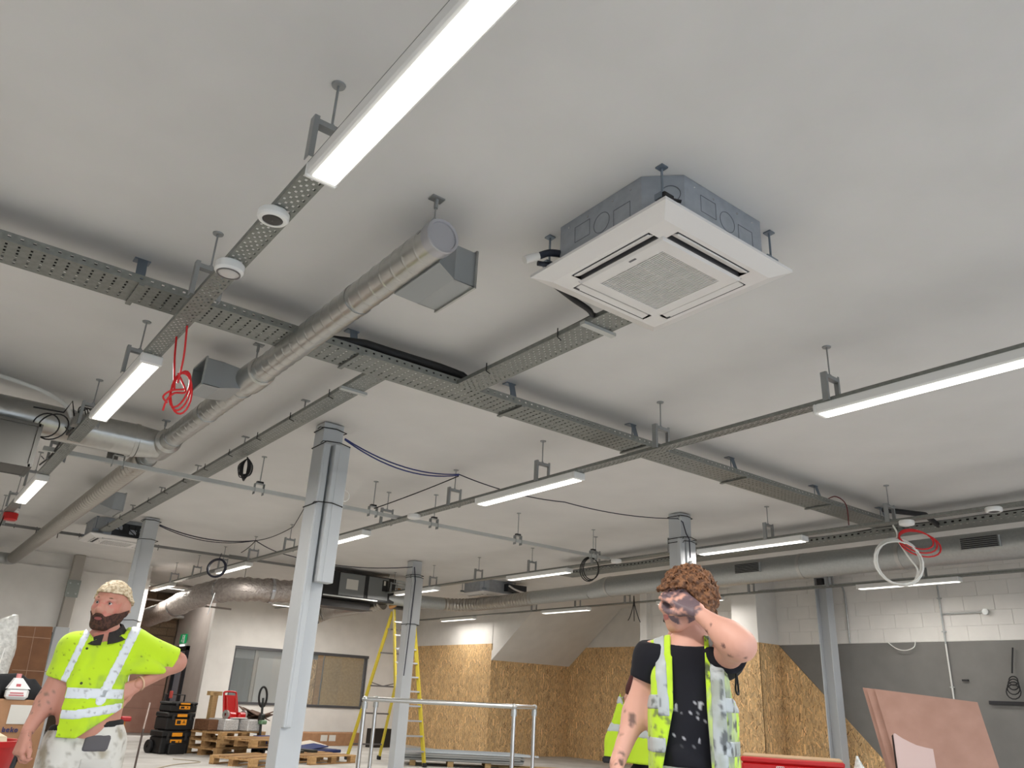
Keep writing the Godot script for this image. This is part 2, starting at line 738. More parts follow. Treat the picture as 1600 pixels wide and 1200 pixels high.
func build_stair_side():
	var osb := osb_material("strand_board", Color(0.775, 0.645, 0.465), true)
	var wp := white_paint()
	# X = 12.4 wall behind the plasterboard stack, the stair recess beside it, and the pier
	var b := MB.new()
	b.span(Vector3(12.4, 0, -21.0), Vector3(12.6, CEIL, -16.9))
	b.span(Vector3(12.6, 0, -17.1), Vector3(15.2, CEIL, -16.9))
	var back := struct("wall_right", b, wp)
	# facing -X: xf maps polygon x to +z, y up, thickness to -x
	var fx := Basis(Vector3(0, 0, 1), Vector3.UP, Vector3(-1, 0, 0))
	boards(back, PackedVector2Array([Vector2(-20.98, 0), Vector2(-16.9, 0), Vector2(-16.9, 2.6), Vector2(-20.98, 2.6)]), Transform3D(fx, Vector3(12.4, 0, 0)), osb)
	var fz := Basis(Vector3(1, 0, 0), Vector3.UP, Vector3(0, 0, 1))
	boards(back, PackedVector2Array([Vector2(12.39, 0), Vector2(15.0, 0), Vector2(15.0, 2.22), Vector2(12.39, 2.22)]), Transform3D(fz, Vector3(0, 0, -16.9)), osb)
	b = MB.new()
	b.span(Vector3(15.0, 0, -17.1), Vector3(15.2, CEIL, -12.0))
	b.span(Vector3(13.0, 0, -12.2), Vector3(15.2, CEIL, -12.0))
	var side := struct("wall_right", b, wp)
	boards(side, PackedVector2Array([Vector2(-16.88, 0), Vector2(-12.2, 0), Vector2(-12.2, 2.68), Vector2(-16.2, 2.68), Vector2(-16.88, 2.2)]), Transform3D(fx, Vector3(15.0, 0, 0)), osb)
	b = MB.new()
	b.prism(PackedVector2Array([Vector2(-16.9, 2.19), Vector2(-14.86, 3.63), Vector2(-15.2, 3.63), Vector2(-16.9, 2.43)]), 2.6, Transform3D(Basis(Vector3(0, 0, 1), Vector3.UP, Vector3(1, 0, 0)), Vector3(12.38, 0, 0)))
	b.prism(PackedVector2Array([Vector2(-16.92, 2.40), Vector2(-15.15, 3.63), Vector2(-16.92, 3.63)]), 0.06, Transform3D(Basis(Vector3(0, 0, 1), Vector3.UP, Vector3(1, 0, 0)), Vector3(12.4, 0, 0)))
	struct("trim_1", b, wp)
	b = MB.new()
	b.cbox(Vector3(12.98, 1.815, -12.15), Vector3(0.2, 3.63, 0.2), 0.01)
	struct("trim_2", b, wp)
	b = MB.new()
	b.span(Vector3(12.4, 0, -9.47), Vector3(13.0, CEIL, -8.92))
	var pier := struct("wall_right", b, wp)
	boards(pier, PackedVector2Array([Vector2(-9.47, 0), Vector2(-8.9, 0), Vector2(-8.9, 2.46), Vector2(-9.47, 2.46)]), Transform3D(fx, Vector3(12.4, 0, 0)), osb)
	boards(pier, PackedVector2Array([Vector2(12.382, 0), Vector2(13.0, 0), Vector2(13.0, 2.46), Vector2(12.382, 2.46)]), Transform3D(fz, Vector3(0, 0, -8.92)), osb)
	boards(pier, PackedVector2Array([Vector2(-8.9, 0), Vector2(-6.45, 0), Vector2(-8.9, 2.44)]), Transform3D(fx, Vector3(13.0, 0, 0)), osb)
	boards(pier, PackedVector2Array([Vector2(-12.1, 0), Vector2(-9.48, 0), Vector2(-9.48, 2.46), Vector2(-12.1, 2.46)]), Transform3D(fx, Vector3(13.0, 0, 0)), osb)
	# conduits on the right wall
	var steel := galv()
	var t := thing("wall_conduit", "galvanised conduit with a side arm to a box, dropping down the grey right wall", "conduit", Vector3(12.97, 1.2, -5.94))
	var o := Vector3(12.97, 1.2, -5.94)
	b = MB.new(o)
	b.tube([Vector3(12.97, 3.3, -5.94), Vector3(12.97, 2.42, -5.94)], 0.013)
	part("upper_pipe", b, steel, t)
	b = MB.new(o)
	b.tube([Vector3(12.97, 2.42, -5.94), Vector3(12.97, 1.2, -5.94)], 0.013)
	part("lower_pipe", b, plain("white_conduit", Color(0.82, 0.82, 0.8), 0.5), t)
	b = MB.new(o)
	b.tube([Vector3(12.97, 2.86, -5.94), Vector3(12.97, 2.86, -5.3)], 0.013)
	part("side_arm", b, steel, t)
	b = MB.new(o)
	b.lathe([Vector2(0.001, 0), Vector2(0.045, 0), Vector2(0.045, 0.05), Vector2(0.001, 0.05)], Vector3(12.95, 2.86, -5.27), Basis(Vector3(0, 0, 1), Vector3(-1, 0, 0), Vector3(0, 1, 0)), 16)
	part("box", b, steel, t)
	for p in [3.1, 2.6, 1.8]:
		b = MB.new(o)
		b.box(Vector3(12.975, p, -5.94), Vector3(0.03, 0.02, 0.06))
		part("saddle", b, steel, t)
	b = MB.new(Vector3(12.97, 2.45, -7.51))
	b.tube(curve([Vector3(12.97, 3.42, -7.82), Vector3(12.97, 3.42, -7.62), Vector3(12.97, 3.34, -7.53), Vector3(12.97, 2.9, -7.51), Vector3(12.97, 2.46, -7.51)], 5), 0.014)
	solo("wall_conduit", "steel conduit bent at its top, beside the steel post on the right wall", "conduit", b, steel, Vector3(12.97, 2.45, -7.51))
	b = MB.new(Vector3(12.97, 2.3, -6.5))
	b.tube(curve([Vector3(12.97, 2.46, -6.85), Vector3(12.93, 2.36, -6.7), Vector3(12.92, 2.33, -6.55), Vector3(12.94, 2.38, -6.42), Vector3(12.97, 2.48, -6.4)], 6), 0.008, 6)
	solo("cable_loop", "short white cable tail looping out of the right wall at the paint line", "cable", b, plain("white_cable", Color(0.85, 0.85, 0.83), 0.5), Vector3(12.97, 2.3, -6.5))
	# steel post by the right wall
	t = thing("steel_post", "white painted steel post standing against the right wall by the sloping strand board", "post", Vector3(12.7, 0, -7.74))
	b = MB.new()
	b.box(Vector3(0, 1.8, 0.1), Vector3(0.2, 3.6, 0.012))
	b.box(Vector3(0, 1.8, -0.1), Vector3(0.2, 3.6, 0.012))
	b.box(Vector3(0, 1.8, 0), Vector3(0.012, 3.6, 0.2))
	part("post", b, plain("column_paint", Color(0.70, 0.715, 0.725), 0.5), t)
	b = MB.new()
	b.box(Vector3(0, 0.01, 0), Vector3(0.3, 0.02, 0.3))
	part("base_plate", b, use("column_paint"), t)
	b = MB.new()
	b.box(Vector3(-0.1, 3.42, 0.03), Vector3(0.1, 0.16, 0.1))
	part("bracket", b, dark_metal(), t)
	b = MB.new(Vector3(12.97, 1.65, -4.99))
	b.box(Vector3(12.98, 1.6, -4.95), Vector3(0.04, 0.05, 1.0))
	solo("wall_rail", "thin dark rail fixed to the grey wall at the right edge", "rail", b, dark_metal(), Vector3(12.97, 1.65, -4.99))
	b = MB.new(Vector3(12.93, 1.85, -5.08))
	for i in 4:
		var a := Vector3(12.93 - 0.02 * i, 1.98 - i * 0.02, -5.06)
		b.tube(loop_pts(a + Vector3(0, -0.08 - 0.03 * i, 0), 0.06 + 0.012 * i, Vector3(0, 0, 1), Vector3(0, 1, 0.1), 14), 0.008, 6)
	b.tube([Vector3(12.95, 2.35, -5.0), Vector3(12.93, 2.0, -5.06)], 0.012, 6)
	solo("cable_coil", "tangle of black and blue cable hanging on the grey wall at the right edge", "cable", b, cable_black(), Vector3(12.93, 1.85, -5.08))
	b = MB.new(Vector3(12.985, 1.9, -5.74))
	b.box(Vector3(12.985, 1.9, -5.74), Vector3(0.03, 0.025, 0.09))
	solo("wall_clip", "small dark clip left on the grey wall beside the white conduit", "clip", b, dark_metal(), Vector3(12.985, 1.9, -5.74))


func loop_pts(c: Vector3, r: float, x: Vector3, y: Vector3, n := 24, from := 0.0, to := TAU) -> Array:
	var out := []
	for i in n + 1:
		var t := lerpf(from, to, float(i) / n)
		out.append(c + x * cos(t) * r + y * sin(t) * r)
	return out


func build_window_wall():
	var wp := white_paint()
	var x0 := 7.28
	var x1 := 11.1
	var y0 := 0.86
	var y1 := 2.24
	var b := MB.new()
	b.span(Vector3(6.6, 0, -21.2), Vector3(x0, CEIL, -21.0))
	b.span(Vector3(x1, 0, -21.2), Vector3(12.6, CEIL, -21.0))
	b.span(Vector3(x0, 0, -21.2), Vector3(x1, y0, -21.0))
	b.span(Vector3(x0, y1, -21.2), Vector3(x1, CEIL, -21.0))
	struct("wall_back", b, wp)
	var fr := MB.new()
	var dm := plain("window_frame_grey", Color(0.30, 0.30, 0.31), 0.5, 0.2)
	fr.span(Vector3(x0, y1 - 0.07, -21.16), Vector3(x1, y1, -20.98))
	fr.span(Vector3(x0, y0, -21.16), Vector3(x1, y0 + 0.06, -20.97))
	fr.span(Vector3(x0, y0, -21.16), Vector3(x0 + 0.05, y1, -21.04))
	fr.span(Vector3(x1 - 0.05, y0, -21.16), Vector3(x1, y1, -21.04))
	fr.span(Vector3(8.62, y0, -21.16), Vector3(8.72, y1, -21.02))
	var w := struct("window_2", fr, dm)
	for r in [[x0 + 0.05, 8.62], [8.72, x1 - 0.05]]:
		var g := MB.new()
		g.span(Vector3(r[0], y0 + 0.06, -21.105), Vector3(r[1], y1 - 0.07, -21.095))
		part("pane", g, use("window_glass"), w)
	# the room behind the window
	b = MB.new()
	b.span(Vector3(6.6, 0, -24.2), Vector3(13.2, CEIL, -24.0))
	b.span(Vector3(13.0, 0, -24.2), Vector3(13.2, CEIL, -21.0))
	var rear := struct("wall_rear", b, plain("grey_plasterboard", Color(0.62, 0.64, 0.64), 0.9))
	var grey := use("grey_plasterboard")
	var pale := plain("pale_plasterboard", Color(0.74, 0.76, 0.76), 0.9)
	for r in [[7.4, 7.94, 2.9, wp, "panel"], [7.95, 8.5, 2.0, plain("mid_grey_board", Color(0.45, 0.47, 0.47), 0.9), "panel"], [8.52, 8.60, 3.2, galv(), "stud"], [8.63, 9.6, 2.05, pale, "panel"]]:
		b = MB.new()
		b.span(Vector3(r[0], 0, -22.9), Vector3(r[1], r[2], -22.85))
		part(r[4], b, r[3], rear)
	for r in [[9.9, 10.32, 2.1, use("strand_board"), "panel"], [10.34, 10.50, 2.4, timber("stud_timber", Color(0.58, 0.44, 0.28), Color(0.72, 0.57, 0.38)), "stud"], [10.56, 12.9, 2.35, mottled("pale_ply", Color(0.66, 0.55, 0.37), Color(0.76, 0.65, 0.46), 1.0, 0.85, 0.0, 0.04), "panel"]]:
		b = MB.new()
		b.span(Vector3(r[0], 0, -22.7), Vector3(r[1], r[2], -22.65))
		part(r[4], b, r[3], rear)


func build_far_left():
	var wp := white_paint()
	var b := MB.new()
	b.span(Vector3(-6.0, 2.1, -18.8), Vector3(4.35, 3.34, -18.6))
	b.span(Vector3(-6.0, 3.34, -18.8), Vector3(4.35, CEIL, -18.66))
	b.span(Vector3(3.3, 0, -18.8), Vector3(4.35, 2.1, -18.6))
	struct("wall_far", b, wp)
	b = MB.new()
	b.span(Vector3(-6.0, 2.04, -18.8), Vector3(3.3, 2.1, -18.58))
	struct("trim_3", b, dark_metal())
	# recess with bare blocks over pink boards
	b = MB.new()
	b.span(Vector3(-6.0, 0, -24.2), Vector3(6.8, CEIL, -24.05))
	b.span(Vector3(4.2, 0, -24.0), Vector3(4.35, CEIL, -18.8))
	var rec := struct("wall_recess", b, plain("mortar", Color(0.48, 0.42, 0.36), 0.95))
	var bm := []
	for i in 3:
		bm.append(mottled("bare_block_%s" % ["light", "mid", "dark"][i], [Color(0.50, 0.42, 0.34), Color(0.46, 0.385, 0.31), Color(0.42, 0.35, 0.285)][i], [Color(0.58, 0.49, 0.40), Color(0.54, 0.455, 0.37), Color(0.50, 0.42, 0.345)][i], 1.5, 0.95, 0.0, 0.05))
	var row := 0
	var y := 1.80
	while y < 3.55:
		var x := 4.36 - (0.22 if row % 2 else 0.0)
		while x < 6.55:
			var k := MB.new()
			var xa := maxf(x, 4.36)
			var xb := minf(x + 0.43, 6.59)
			if xb - xa > 0.05:
				k.cbox(Vector3((xa + xb) / 2, y + 0.105, -24.05), Vector3(xb - xa, 0.21, 0.05 + rng.randf() * 0.01), 0.008)
				part("block", k, bm[rng.randi() % 3], rec)
			x += 0.44
		y += 0.225
		row += 1
	var pink := mottled("pink_plasterboard", Color(0.78, 0.60, 0.53), Color(0.82, 0.65, 0.58), 0.5, 0.9)
	for r in 3:
		for q in 2:
			var k := MB.new()
			k.cbox(Vector3(4.92 + q * 1.1, 0.3 + r * 0.6, -24.03), Vector3(1.095, 0.595, 0.03), 0.004)
			part("panel", k, pink, rec)
	# pillar side (X = 6.6) with the door in it
	b = MB.new()
	b.span(Vector3(6.6, 0, -22.5), Vector3(6.8, CEIL, -21.2))
	b.span(Vector3(6.6, 2.2, -23.5), Vector3(6.8, CEIL, -22.5))
	b.span(Vector3(6.6, 0, -24.05), Vector3(6.8, CEIL, -23.5))
	struct("wall_passage", b, mottled("pillar_paint", Color(0.74, 0.705, 0.68), Color(0.78, 0.745, 0.72), 0.4, 0.85))
	var fr := MB.new()
	fr.span(Vector3(6.52, 0, -22.58), Vector3(6.7, 2.2, -22.5))
	fr.span(Vector3(6.52, 0, -23.5), Vector3(6.7, 2.2, -23.42))
	fr.span(Vector3(6.52, 2.1, -23.5), Vector3(6.7, 2.2, -22.5))
	var d := struct("door_1", fr, plain("door_frame_dark", Color(0.13, 0.13, 0.15), 0.5))
	b = MB.new()
	b.cbox(Vector3(6.62, 1.05, -23.0), Vector3(0.045, 2.08, 0.82), 0.005)
	part("leaf", b, plain("door_blue_grey", Color(0.62, 0.66, 0.72), 0.5), d)
	b = MB.new()
	b.span(Vector3(6.585, 0.3, -22.82), Vector3(6.597, 1.95, -22.68))
	part("vision_panel", b, plain("dark_glass", Color(0.12, 0.13, 0.15), 0.1), d)
	b = MB.new()
	b.tube([Vector3(6.57, 0.95, -22.66), Vector3(6.54, 0.95, -22.66), Vector3(6.54, 1.15, -22.66), Vector3(6.57, 1.15, -22.66)], 0.01, 6)
	part("door_handle", b, galv(), d)
	# exit sign
	var t := thing("exit_sign", "green and white emergency exit sign above the dark framed door", "sign", Vector3(6.53, 2.3, -23.0))
	b = MB.new()
	b.cbox(Vector3(0, 0.09, 0), Vector3(0.05, 0.24, 0.46), 0.01)
	var gm := plain("exit_green", Color(0.02, 0.55, 0.32), 0.4)
	gm.emission_enabled = true
	gm.emission = Color(0.02, 0.55, 0.32)
	gm.emission_energy_multiplier = 0.5
	part("sign_body", b, gm, t)
	b = MB.new()  # running figure and arrow in white
	var wf := plain("sign_white", Color(0.95, 0.97, 0.95), 0.4)
	b.box(Vector3(-0.03, 0.165, 0.02), Vector3(0.012, 0.04, 0.04))
	b.bar(Vector3(-0.03, 0.14, 0.02), Vector3(-0.03, 0.07, 0.0), 0.012, 0.04)
	b.bar(Vector3(-0.03, 0.07, 0.0), Vector3(-0.03, 0.0, 0.05), 0.012, 0.025)
	b.bar(Vector3(-0.03, 0.07, 0.0), Vector3(-0.03, 0.02, -0.07), 0.012, 0.025)
	b.bar(Vector3(-0.03, 0.12, 0.0), Vector3(-0.03, 0.10, 0.09), 0.012, 0.02)
	b.box(Vector3(-0.03, 0.08, 0.16), Vector3(0.012, 0.2, 0.07))
	part("pictogram", b, wf, t)
	b = MB.new()
	b.cbox(Vector3(0, -0.08, 0), Vector3(0.06, 0.05, 0.3), 0.01)
	var lit := plain("sign_light", Color(0.95, 0.95, 0.95), 0.4)
	lit.emission_enabled = true
	lit.emission = Color(1, 1, 1)
	lit.emission_energy_multiplier = 1.2
	part("light_strip", b, lit, t)
	# white pipes high in the recess
	b = MB.new(Vector3(5.5, 3.0, -23.6))
	b.tube([Vector3(4.36, 2.98, -23.6), Vector3(6.59, 2.98, -23.6)], 0.045, 10)
	solo("soil_pipe", "white plastic pipe running across the bare block recess", "pipe", b, plain("white_upvc", Color(0.82, 0.81, 0.79), 0.4), Vector3(5.5, 3.0, -23.6))
	# steel column with welded plate on the far-left wall
	t = thing("steel_stanchion", "grey white stanchion on the far left wall, behind the bearded man", "column", Vector3(2.86, 0, -18.45))
	b = MB.new()
	b.cbox(Vector3(0, 1.1, 0), Vector3(0.26, 2.2, 0.22), 0.01)
	part("lower_casing", b, use("column_paint"), t)
	b = MB.new()
	b.cbox(Vector3(0, 2.9, 0), Vector3(0.2, 1.45, 0.2), 0.006)
	part("shaft", b, plain("weathered_column", Color(0.62, 0.60, 0.57), 0.6), t)
	b = MB.new()
	b.box(Vector3(0, 2.95, 0.105), Vector3(0.24, 0.34, 0.014))
	part("plate", b, plain("plate_grey", Color(0.52, 0.54, 0.52), 0.45, 0.3), t)
	for q in [[-0.07, 2.85], [0.07, 2.85], [-0.07, 3.05], [0.07, 3.05]]:
		b = MB.new()
		b.lathe([Vector2(0.018, 0), Vector2(0.018, 0.02), Vector2(0.001, 0.022)], Vector3(q[0], q[1], 0.11), Basis(Vector3(1, 0, 0), Vector3(0, 0, 1), Vector3(0, -1, 0)), 6)
		part("bolt", b, galv(), t)


func build_columns():
	var cp := plain("column_paint", Color(0.70, 0.715, 0.725), 0.5)
	var black := cable_black()
	var spec := [
		[Vector3(2.865, 0, -6.70), "nearest white boxed column, with two trunkings strapped to its front", [[2.16, 3.40, 0.065, 0.15, 0.11], [1.0, 3.40, -0.068, 0.07, 0.06]], [3.56, 3.40, 2.84]],
		[Vector3(7.62, 0, -13.0), "slim white boxed column just left of the yellow stepladder's treads", [[2.48, 3.32, 0.02, 0.22, 0.04]], [3.36, 3.32, 2.48]],
		[Vector3(2.865, 0, -13.0), "white boxed column directly behind the bearded man", [[0.9, 3.28, -0.13, 0.06, 0.05]], [3.58, 3.28, 2.1]],
		[Vector3(7.76, 0, -6.66), "white boxed column rising above the curly haired man's head", [[1.2, 3.28, 0.03, 0.18, 0.05], [1.2, 3.28, -0.13, 0.09, 0.05]], [3.58, 3.30, 3.25]]]
	for s in spec:
		var t := thing("column", s[1], "column", s[0], 0.0, "white boxed columns")
		var b := MB.new()
		b.cbox(Vector3(0, 1.81, 0), Vector3(0.2, 3.62, 0.2), 0.004)
		part("casing", b, cp, t)
		for k in s[2]:
			b = MB.new()
			var h: float = k[1] - k[0]
			b.cbox(Vector3(k[2], k[0] + h / 2, 0.1 + k[4] / 2), Vector3(k[3], h, k[4]), 0.006)
			b.box(Vector3(k[2], k[0] + h / 2, 0.1 + k[4]), Vector3(k[3] * 0.4, h * 0.99, 0.006))
			part("trunking", b, cp, t)
		for y in s[3]:
			b = MB.new()
			var e := 0.107
			var f: float = 0.107 + (s[2][0][4] + 0.005 if y < 3.41 else 0.0)
			b.tube([Vector3(-e, y, -e), Vector3(e, y - 0.004, -e), Vector3(e + 0.02, y - 0.008, f), Vector3(0.02, y + 0.01, f + 0.004), Vector3(-e, y, f), Vector3(-e, y, -e)], 0.005, 6)
			b.tube([Vector3(-e, y, f), Vector3(-e - 0.05, y - 0.015, f + 0.03), Vector3(-e - 0.07, y - 0.04, f + 0.03)], 0.004, 5)
			part("cable_strap", b, black, t)
		if s[0].z > -7 and s[0].x < 4:
			b = MB.new()
			b.tube(loop_pts(Vector3(0.16, 2.95, 0.16), 0.05, Vector3(1, 0, 0), Vector3(0, 1, 0), 14, -PI / 2, PI / 2), 0.004, 5)
			part("cable_tail", b, use("white_cable"), t)
		elif s[0].x > 7 and s[0].z > -7:
			b = MB.new()
			b.lathe([Vector2(0.001, -0.03), Vector2(0.026, -0.02), Vector2(0.03, 0.0), Vector2(0.02, 0.03), Vector2(0.001, 0.04)], Vector3(-0.0, 2.98, 0.17), Basis(), 12)
			part("junction_knob", b, plain("white_plastic", Color(0.88, 0.88, 0.87), 0.4), t)


# ---------------------------------------------------------------- trays, battens, hangers
const RUNS := {"left": 0.905, "middle": 4.575, "right": 8.12, "far right": 11.85}
const TRAY_Y := 3.222


func a_tray(run: String, z0: float, z1: float, label: String):
	var x: float = RUNS[run]
	var o := Vector3(x, TRAY_Y, z0)
	var t := thing("cable_tray", label, "cable tray", o, 0.0)
	var len := z0 - z1
	var rows := [[-0.052, -0.042]]
	for k in 5:
		var w0 := -0.042 + k * 0.0175
		rows.append([w0, w0 + 0.011, 0.052, 0.017, 0.01 + [0.0, 0.026, 0.007, 0.033, 0.014][k]])
		rows.append([w0 + 0.011, w0 + 0.0175])
	rows.append([0.0455, 0.052])
	var b := MB.new()
	b.plate(Transform3D(), minf(len, 14.0), rows, 0.002)
	if len > 14.0:
		b.box(Vector3(0, 0, -(len + 14.0) / 2), Vector3(0.104, 0.002, len - 14.0))
	part("perforated_bed", b, tray_steel(), t)
	for s in [-1, 1]:
		b = MB.new()
		b.box(Vector3(s * 0.052, 0.012, -len / 2), Vector3(0.002, 0.024, len))
		b.box(Vector3(s * 0.049, 0.024, -len / 2), Vector3(0.008, 0.002, len))
		part("flange", b, tray_steel(), t)


func build_trays():
	a_tray("left", 4.5, -18.4, "perforated tray carrying the left row of battens, above the round sensors")
	a_tray("middle", 4.5, -20.8, "perforated tray carrying the middle row of battens, right of the big cassette")
	a_tray("right", 4.5, -20.8, "tray carrying the batten row that ends over the white cable loop")
	a_tray("far right", 4.5, -20.8, "thin tray low along the right wall carrying the furthest row of battens")
	# wide tray crossing the room from side to side
	var t := thing("cable_tray", "wide slotted tray crossing the ceiling from the left edge to the far right", "cable tray", Vector3(-5.8, 3.40, -4.47))
	# plate runs along local -z; turn it so that it runs along +x, its width towards -z
	var xf := Transform3D(Basis(Vector3(0, 0, -1), Vector3.UP, Vector3(-1, 0, 0)), Vector3.ZERO)
	var rows := [[0.0, 0.03]]
	for k in 6:
		var w0 := 0.03 + k * 0.042
		rows.append([w0, w0 + 0.022, 0.06, 0.012, 0.02])
		rows.append([w0 + 0.022, w0 + 0.042])
	rows.append([0.282, 0.3])
	var b := MB.new()
	b.plate(xf, 15.05, rows, 0.002)
	part("perforated_bed", b, tray_steel(), t)
	for z in [0.0, -0.3]:
		b = MB.new()
		b.plate(Transform3D(Basis(Vector3(0, 1, 0), Vector3(0, 0, -1), Vector3(-1, 0, 0)), Vector3(0, 0, z)), 15.05, [[0.0, 0.022], [0.022, 0.034, 0.06, 0.016, 0.02], [0.034, 0.05]], 0.002)
		part("flange", b, tray_steel(), t)
	b = MB.new(Vector3(-5.8, 3.40, -4.47))
	var pts := []
	for i in 76:
		var x := -5.7 + i * 0.2
		var lift := 0.075 * smoothstep(1.75, 2.05, x) * (1.0 - smoothstep(2.85, 3.1, x))
		pts.append(Vector3(x, 3.436 + lift + 0.004 * sin(x * 5.0), -4.56 + 0.03 * smoothstep(1.6, 2.2, x) * (1.0 - smoothstep(2.9, 3.2, x))))
	b.tube(pts, 0.032, 8)
	var p2 := []
	for p in pts:
		p2.append(p + Vector3(0, -0.006, -0.085))
	b.tube(p2, 0.027, 8)
	solo("pipe_lagging", "pair of black lagged pipes lying in the wide tray and bulging over its edge", "pipe", b, cable_black(), Vector3(-5.8, 3.40, -4.47))
	# narrow feed tray to the big cassette
	small_tray(Vector3(2.93, 3.40, -2.75), 1.72, 0.2, "narrow perforated tray joining the wide tray to the big cassette")
	small_tray(Vector3(2.335, 3.405, -4.78), 9.0, 0.155, "narrow tray running from the wide tray back past the nearest column")
	b = MB.new(Vector3(2.83, 3.41, -2.9))
	b.tube(curve([Vector3(2.42, 3.44, -2.93), Vector3(2.6, 3.42, -2.96), Vector3(2.80, 3.42, -3.02), Vector3(2.86, 3.435, -3.2), Vector3(2.87, 3.435, -4.4)], 6), 0.017, 8)
	solo("refrigerant_pipe", "black lagged pipe leaving the left edge of the big cassette for its tray", "pipe", b, cable_black(), Vector3(2.83, 3.41, -2.9))
	# far tray with punched edges, beside the far duct
	t = thing("cable_tray", "tray with a punched edge running beside the far galvanised duct", "cable tray", Vector3(9.3, 3.36, 1.0))
	b = MB.new()
	b.plate(Transform3D(), 11.6, [[-0.15, -0.12], [-0.12, -0.09, 0.07, 0.02, 0.01], [-0.09, 0.15]], 0.002)
	part("bed", b, tray_steel(), t)
	for s in [-1, 1]:
		b = MB.new()
		b.plate(Transform3D(Basis(Vector3(0, 1, 0), Vector3(1, 0, 0), Vector3(0, 0, 1)), Vector3(s * 0.15, 0, 0)), 11.6, [[0.0, 0.02], [0.02, 0.04, 0.08, 0.03, 0.02], [0.04, 0.055]], 0.002)
		part("flange", b, tray_steel(), t)
	b = MB.new(Vector3(9.2, 3.4, 0))
	var q := []
	for i in 49:
		q.append(Vector3(9.22 + 0.01 * sin(i * 1.3), 3.42 + 0.006 * sin(i * 0.9), 0.8 - i * 0.24))
	b.tube(q, 0.022, 6)
	solo("pipe_lagging", "black cable line lying in the punched tray beside the far duct", "cable", b, cable_black(), Vector3(9.2, 3.4, 0))
	# strut across the room with its brackets
	b = MB.new(Vector3(0.75, 3.235, -8.25))
	b.box(Vector3(4.4, 3.235, -8.25), Vector3(7.3, 0.003, 0.041))
	b.box(Vector3(4.4, 3.255, -8.23), Vector3(7.3, 0.041, 0.003))
	b.box(Vector3(4.4, 3.255, -8.27), Vector3(7.3, 0.041, 0.003))
	solo("strut_channel", "pale steel channel crossing behind the nearest column, under the tray ends", "channel", b, plain("pale_channel", Color(0.74, 0.75, 0.74), 0.45, 0.5), Vector3(0.75, 3.235, -8.25))
	# second crossing channel further back
	t = thing("strut_channel", "far steel channel near the back wall, behind the column cassette", "channel", Vector3(-0.2, 3.445, -14.5))
	b = MB.new()
	b.box(Vector3(3.2, 0, 0), Vector3(6.4, 0.041, 0.041))
	b.box(Vector3(5.0, 0.0, 0.022), Vector3(0.36, 0.07, 0.01))
	part("channel", b, plain("dull_channel", Color(0.46, 0.46, 0.45), 0.6, 0.3), t)
	for i in 11:
		b = MB.new()
		b.tube([Vector3(0.5 + i * 0.31, 0.03, 0), Vector3(0.5 + i * 0.31, -0.04 - 0.03 * (i % 3), 0.02)], 0.006, 5)
		part("cable_tie", b, cable_black(), t)


func small_tray(o: Vector3, len: float, w: float, label: String):
	var t := thing("cable_tray", label, "cable tray", o)
	var rows := [[-w / 2, -w / 2 + 0.012]]
	var n := int((w - 0.024) / 0.024)
	var step := (w - 0.024) / n
	for k in n:
		var a := -w / 2 + 0.012 + k * step
		rows.append([a, a + 0.010, 0.05, 0.016 if k % 2 else 0.012, 0.01 + 0.025 * (k % 2)])
		rows.append([a + 0.010, a + step])
	rows.append([w / 2 - 0.012, w / 2])
	var b := MB.new()
	b.plate(Transform3D(), len, rows, 0.002)
	part("perforated_bed", b, tray_steel(), t)
	for s in [-1, 1]:
		b = MB.new()
		b.box(Vector3(s * w / 2, 0.014, -len / 2), Vector3(0.002, 0.028, len))
		part("flange", b, tray_steel(), t)
	b = MB.new()
	b.box(Vector3(0, -0.012, -0.35), Vector3(w + 0.06, 0.02, 0.041))
	part("support_channel", b, plain("pale_channel", Color(0.74, 0.75, 0.74), 0.45, 0.5), t)
	for i in int(len / 0.75):
		b = MB.new()
		b.tube([Vector3(-w / 2 - 0.006, 0.05, -0.6 - i * 0.75), Vector3(-w / 2 - 0.006, -0.01, -0.6 - i * 0.75), Vector3(-w / 2 + 0.04, -0.012, -0.62 - i * 0.75)], 0.004, 5)
		part("cable_tie", b, cable_black(), t)


func batten_proto(label: String, at: Vector3, power: float) -> Node3D:
	var t := thing("led_batten", label, "light", at)
	var b := MB.new()
	b.cbox(Vector3(0, 0.036, 0), Vector3(0.132, 0.064, 1.5), 0.008)
	part("housing", b, plain("white_plastic", Color(0.88, 0.88, 0.87), 0.4), t)
	for s in [-1, 1]:
		b = MB.new()
		b.cbox(Vector3(0, 0.034, s * 0.757), Vector3(0.136, 0.068, 0.026), 0.008)
		part("end_cap", b, use("white_plastic"), t)
	b = MB.new()
	b.cbox(Vector3(0.004, 0.003, 0), Vector3(0.098, 0.010, 1.48), 0.003)
	part("diffuser", b, lamp_material(), t)
	var l := AreaLight3D.new()
	l.name = "lamp"
	l.area_size = Vector2(0.1, 1.48)
	l.light_energy = power
	l.light_color = Color(1.0, 0.98, 0.955)
	l.shadow_enabled = true
	l.position = Vector3(0, -0.008, 0)
	l.rotation_degrees.x = -90
	t.add_child(l)
	return t


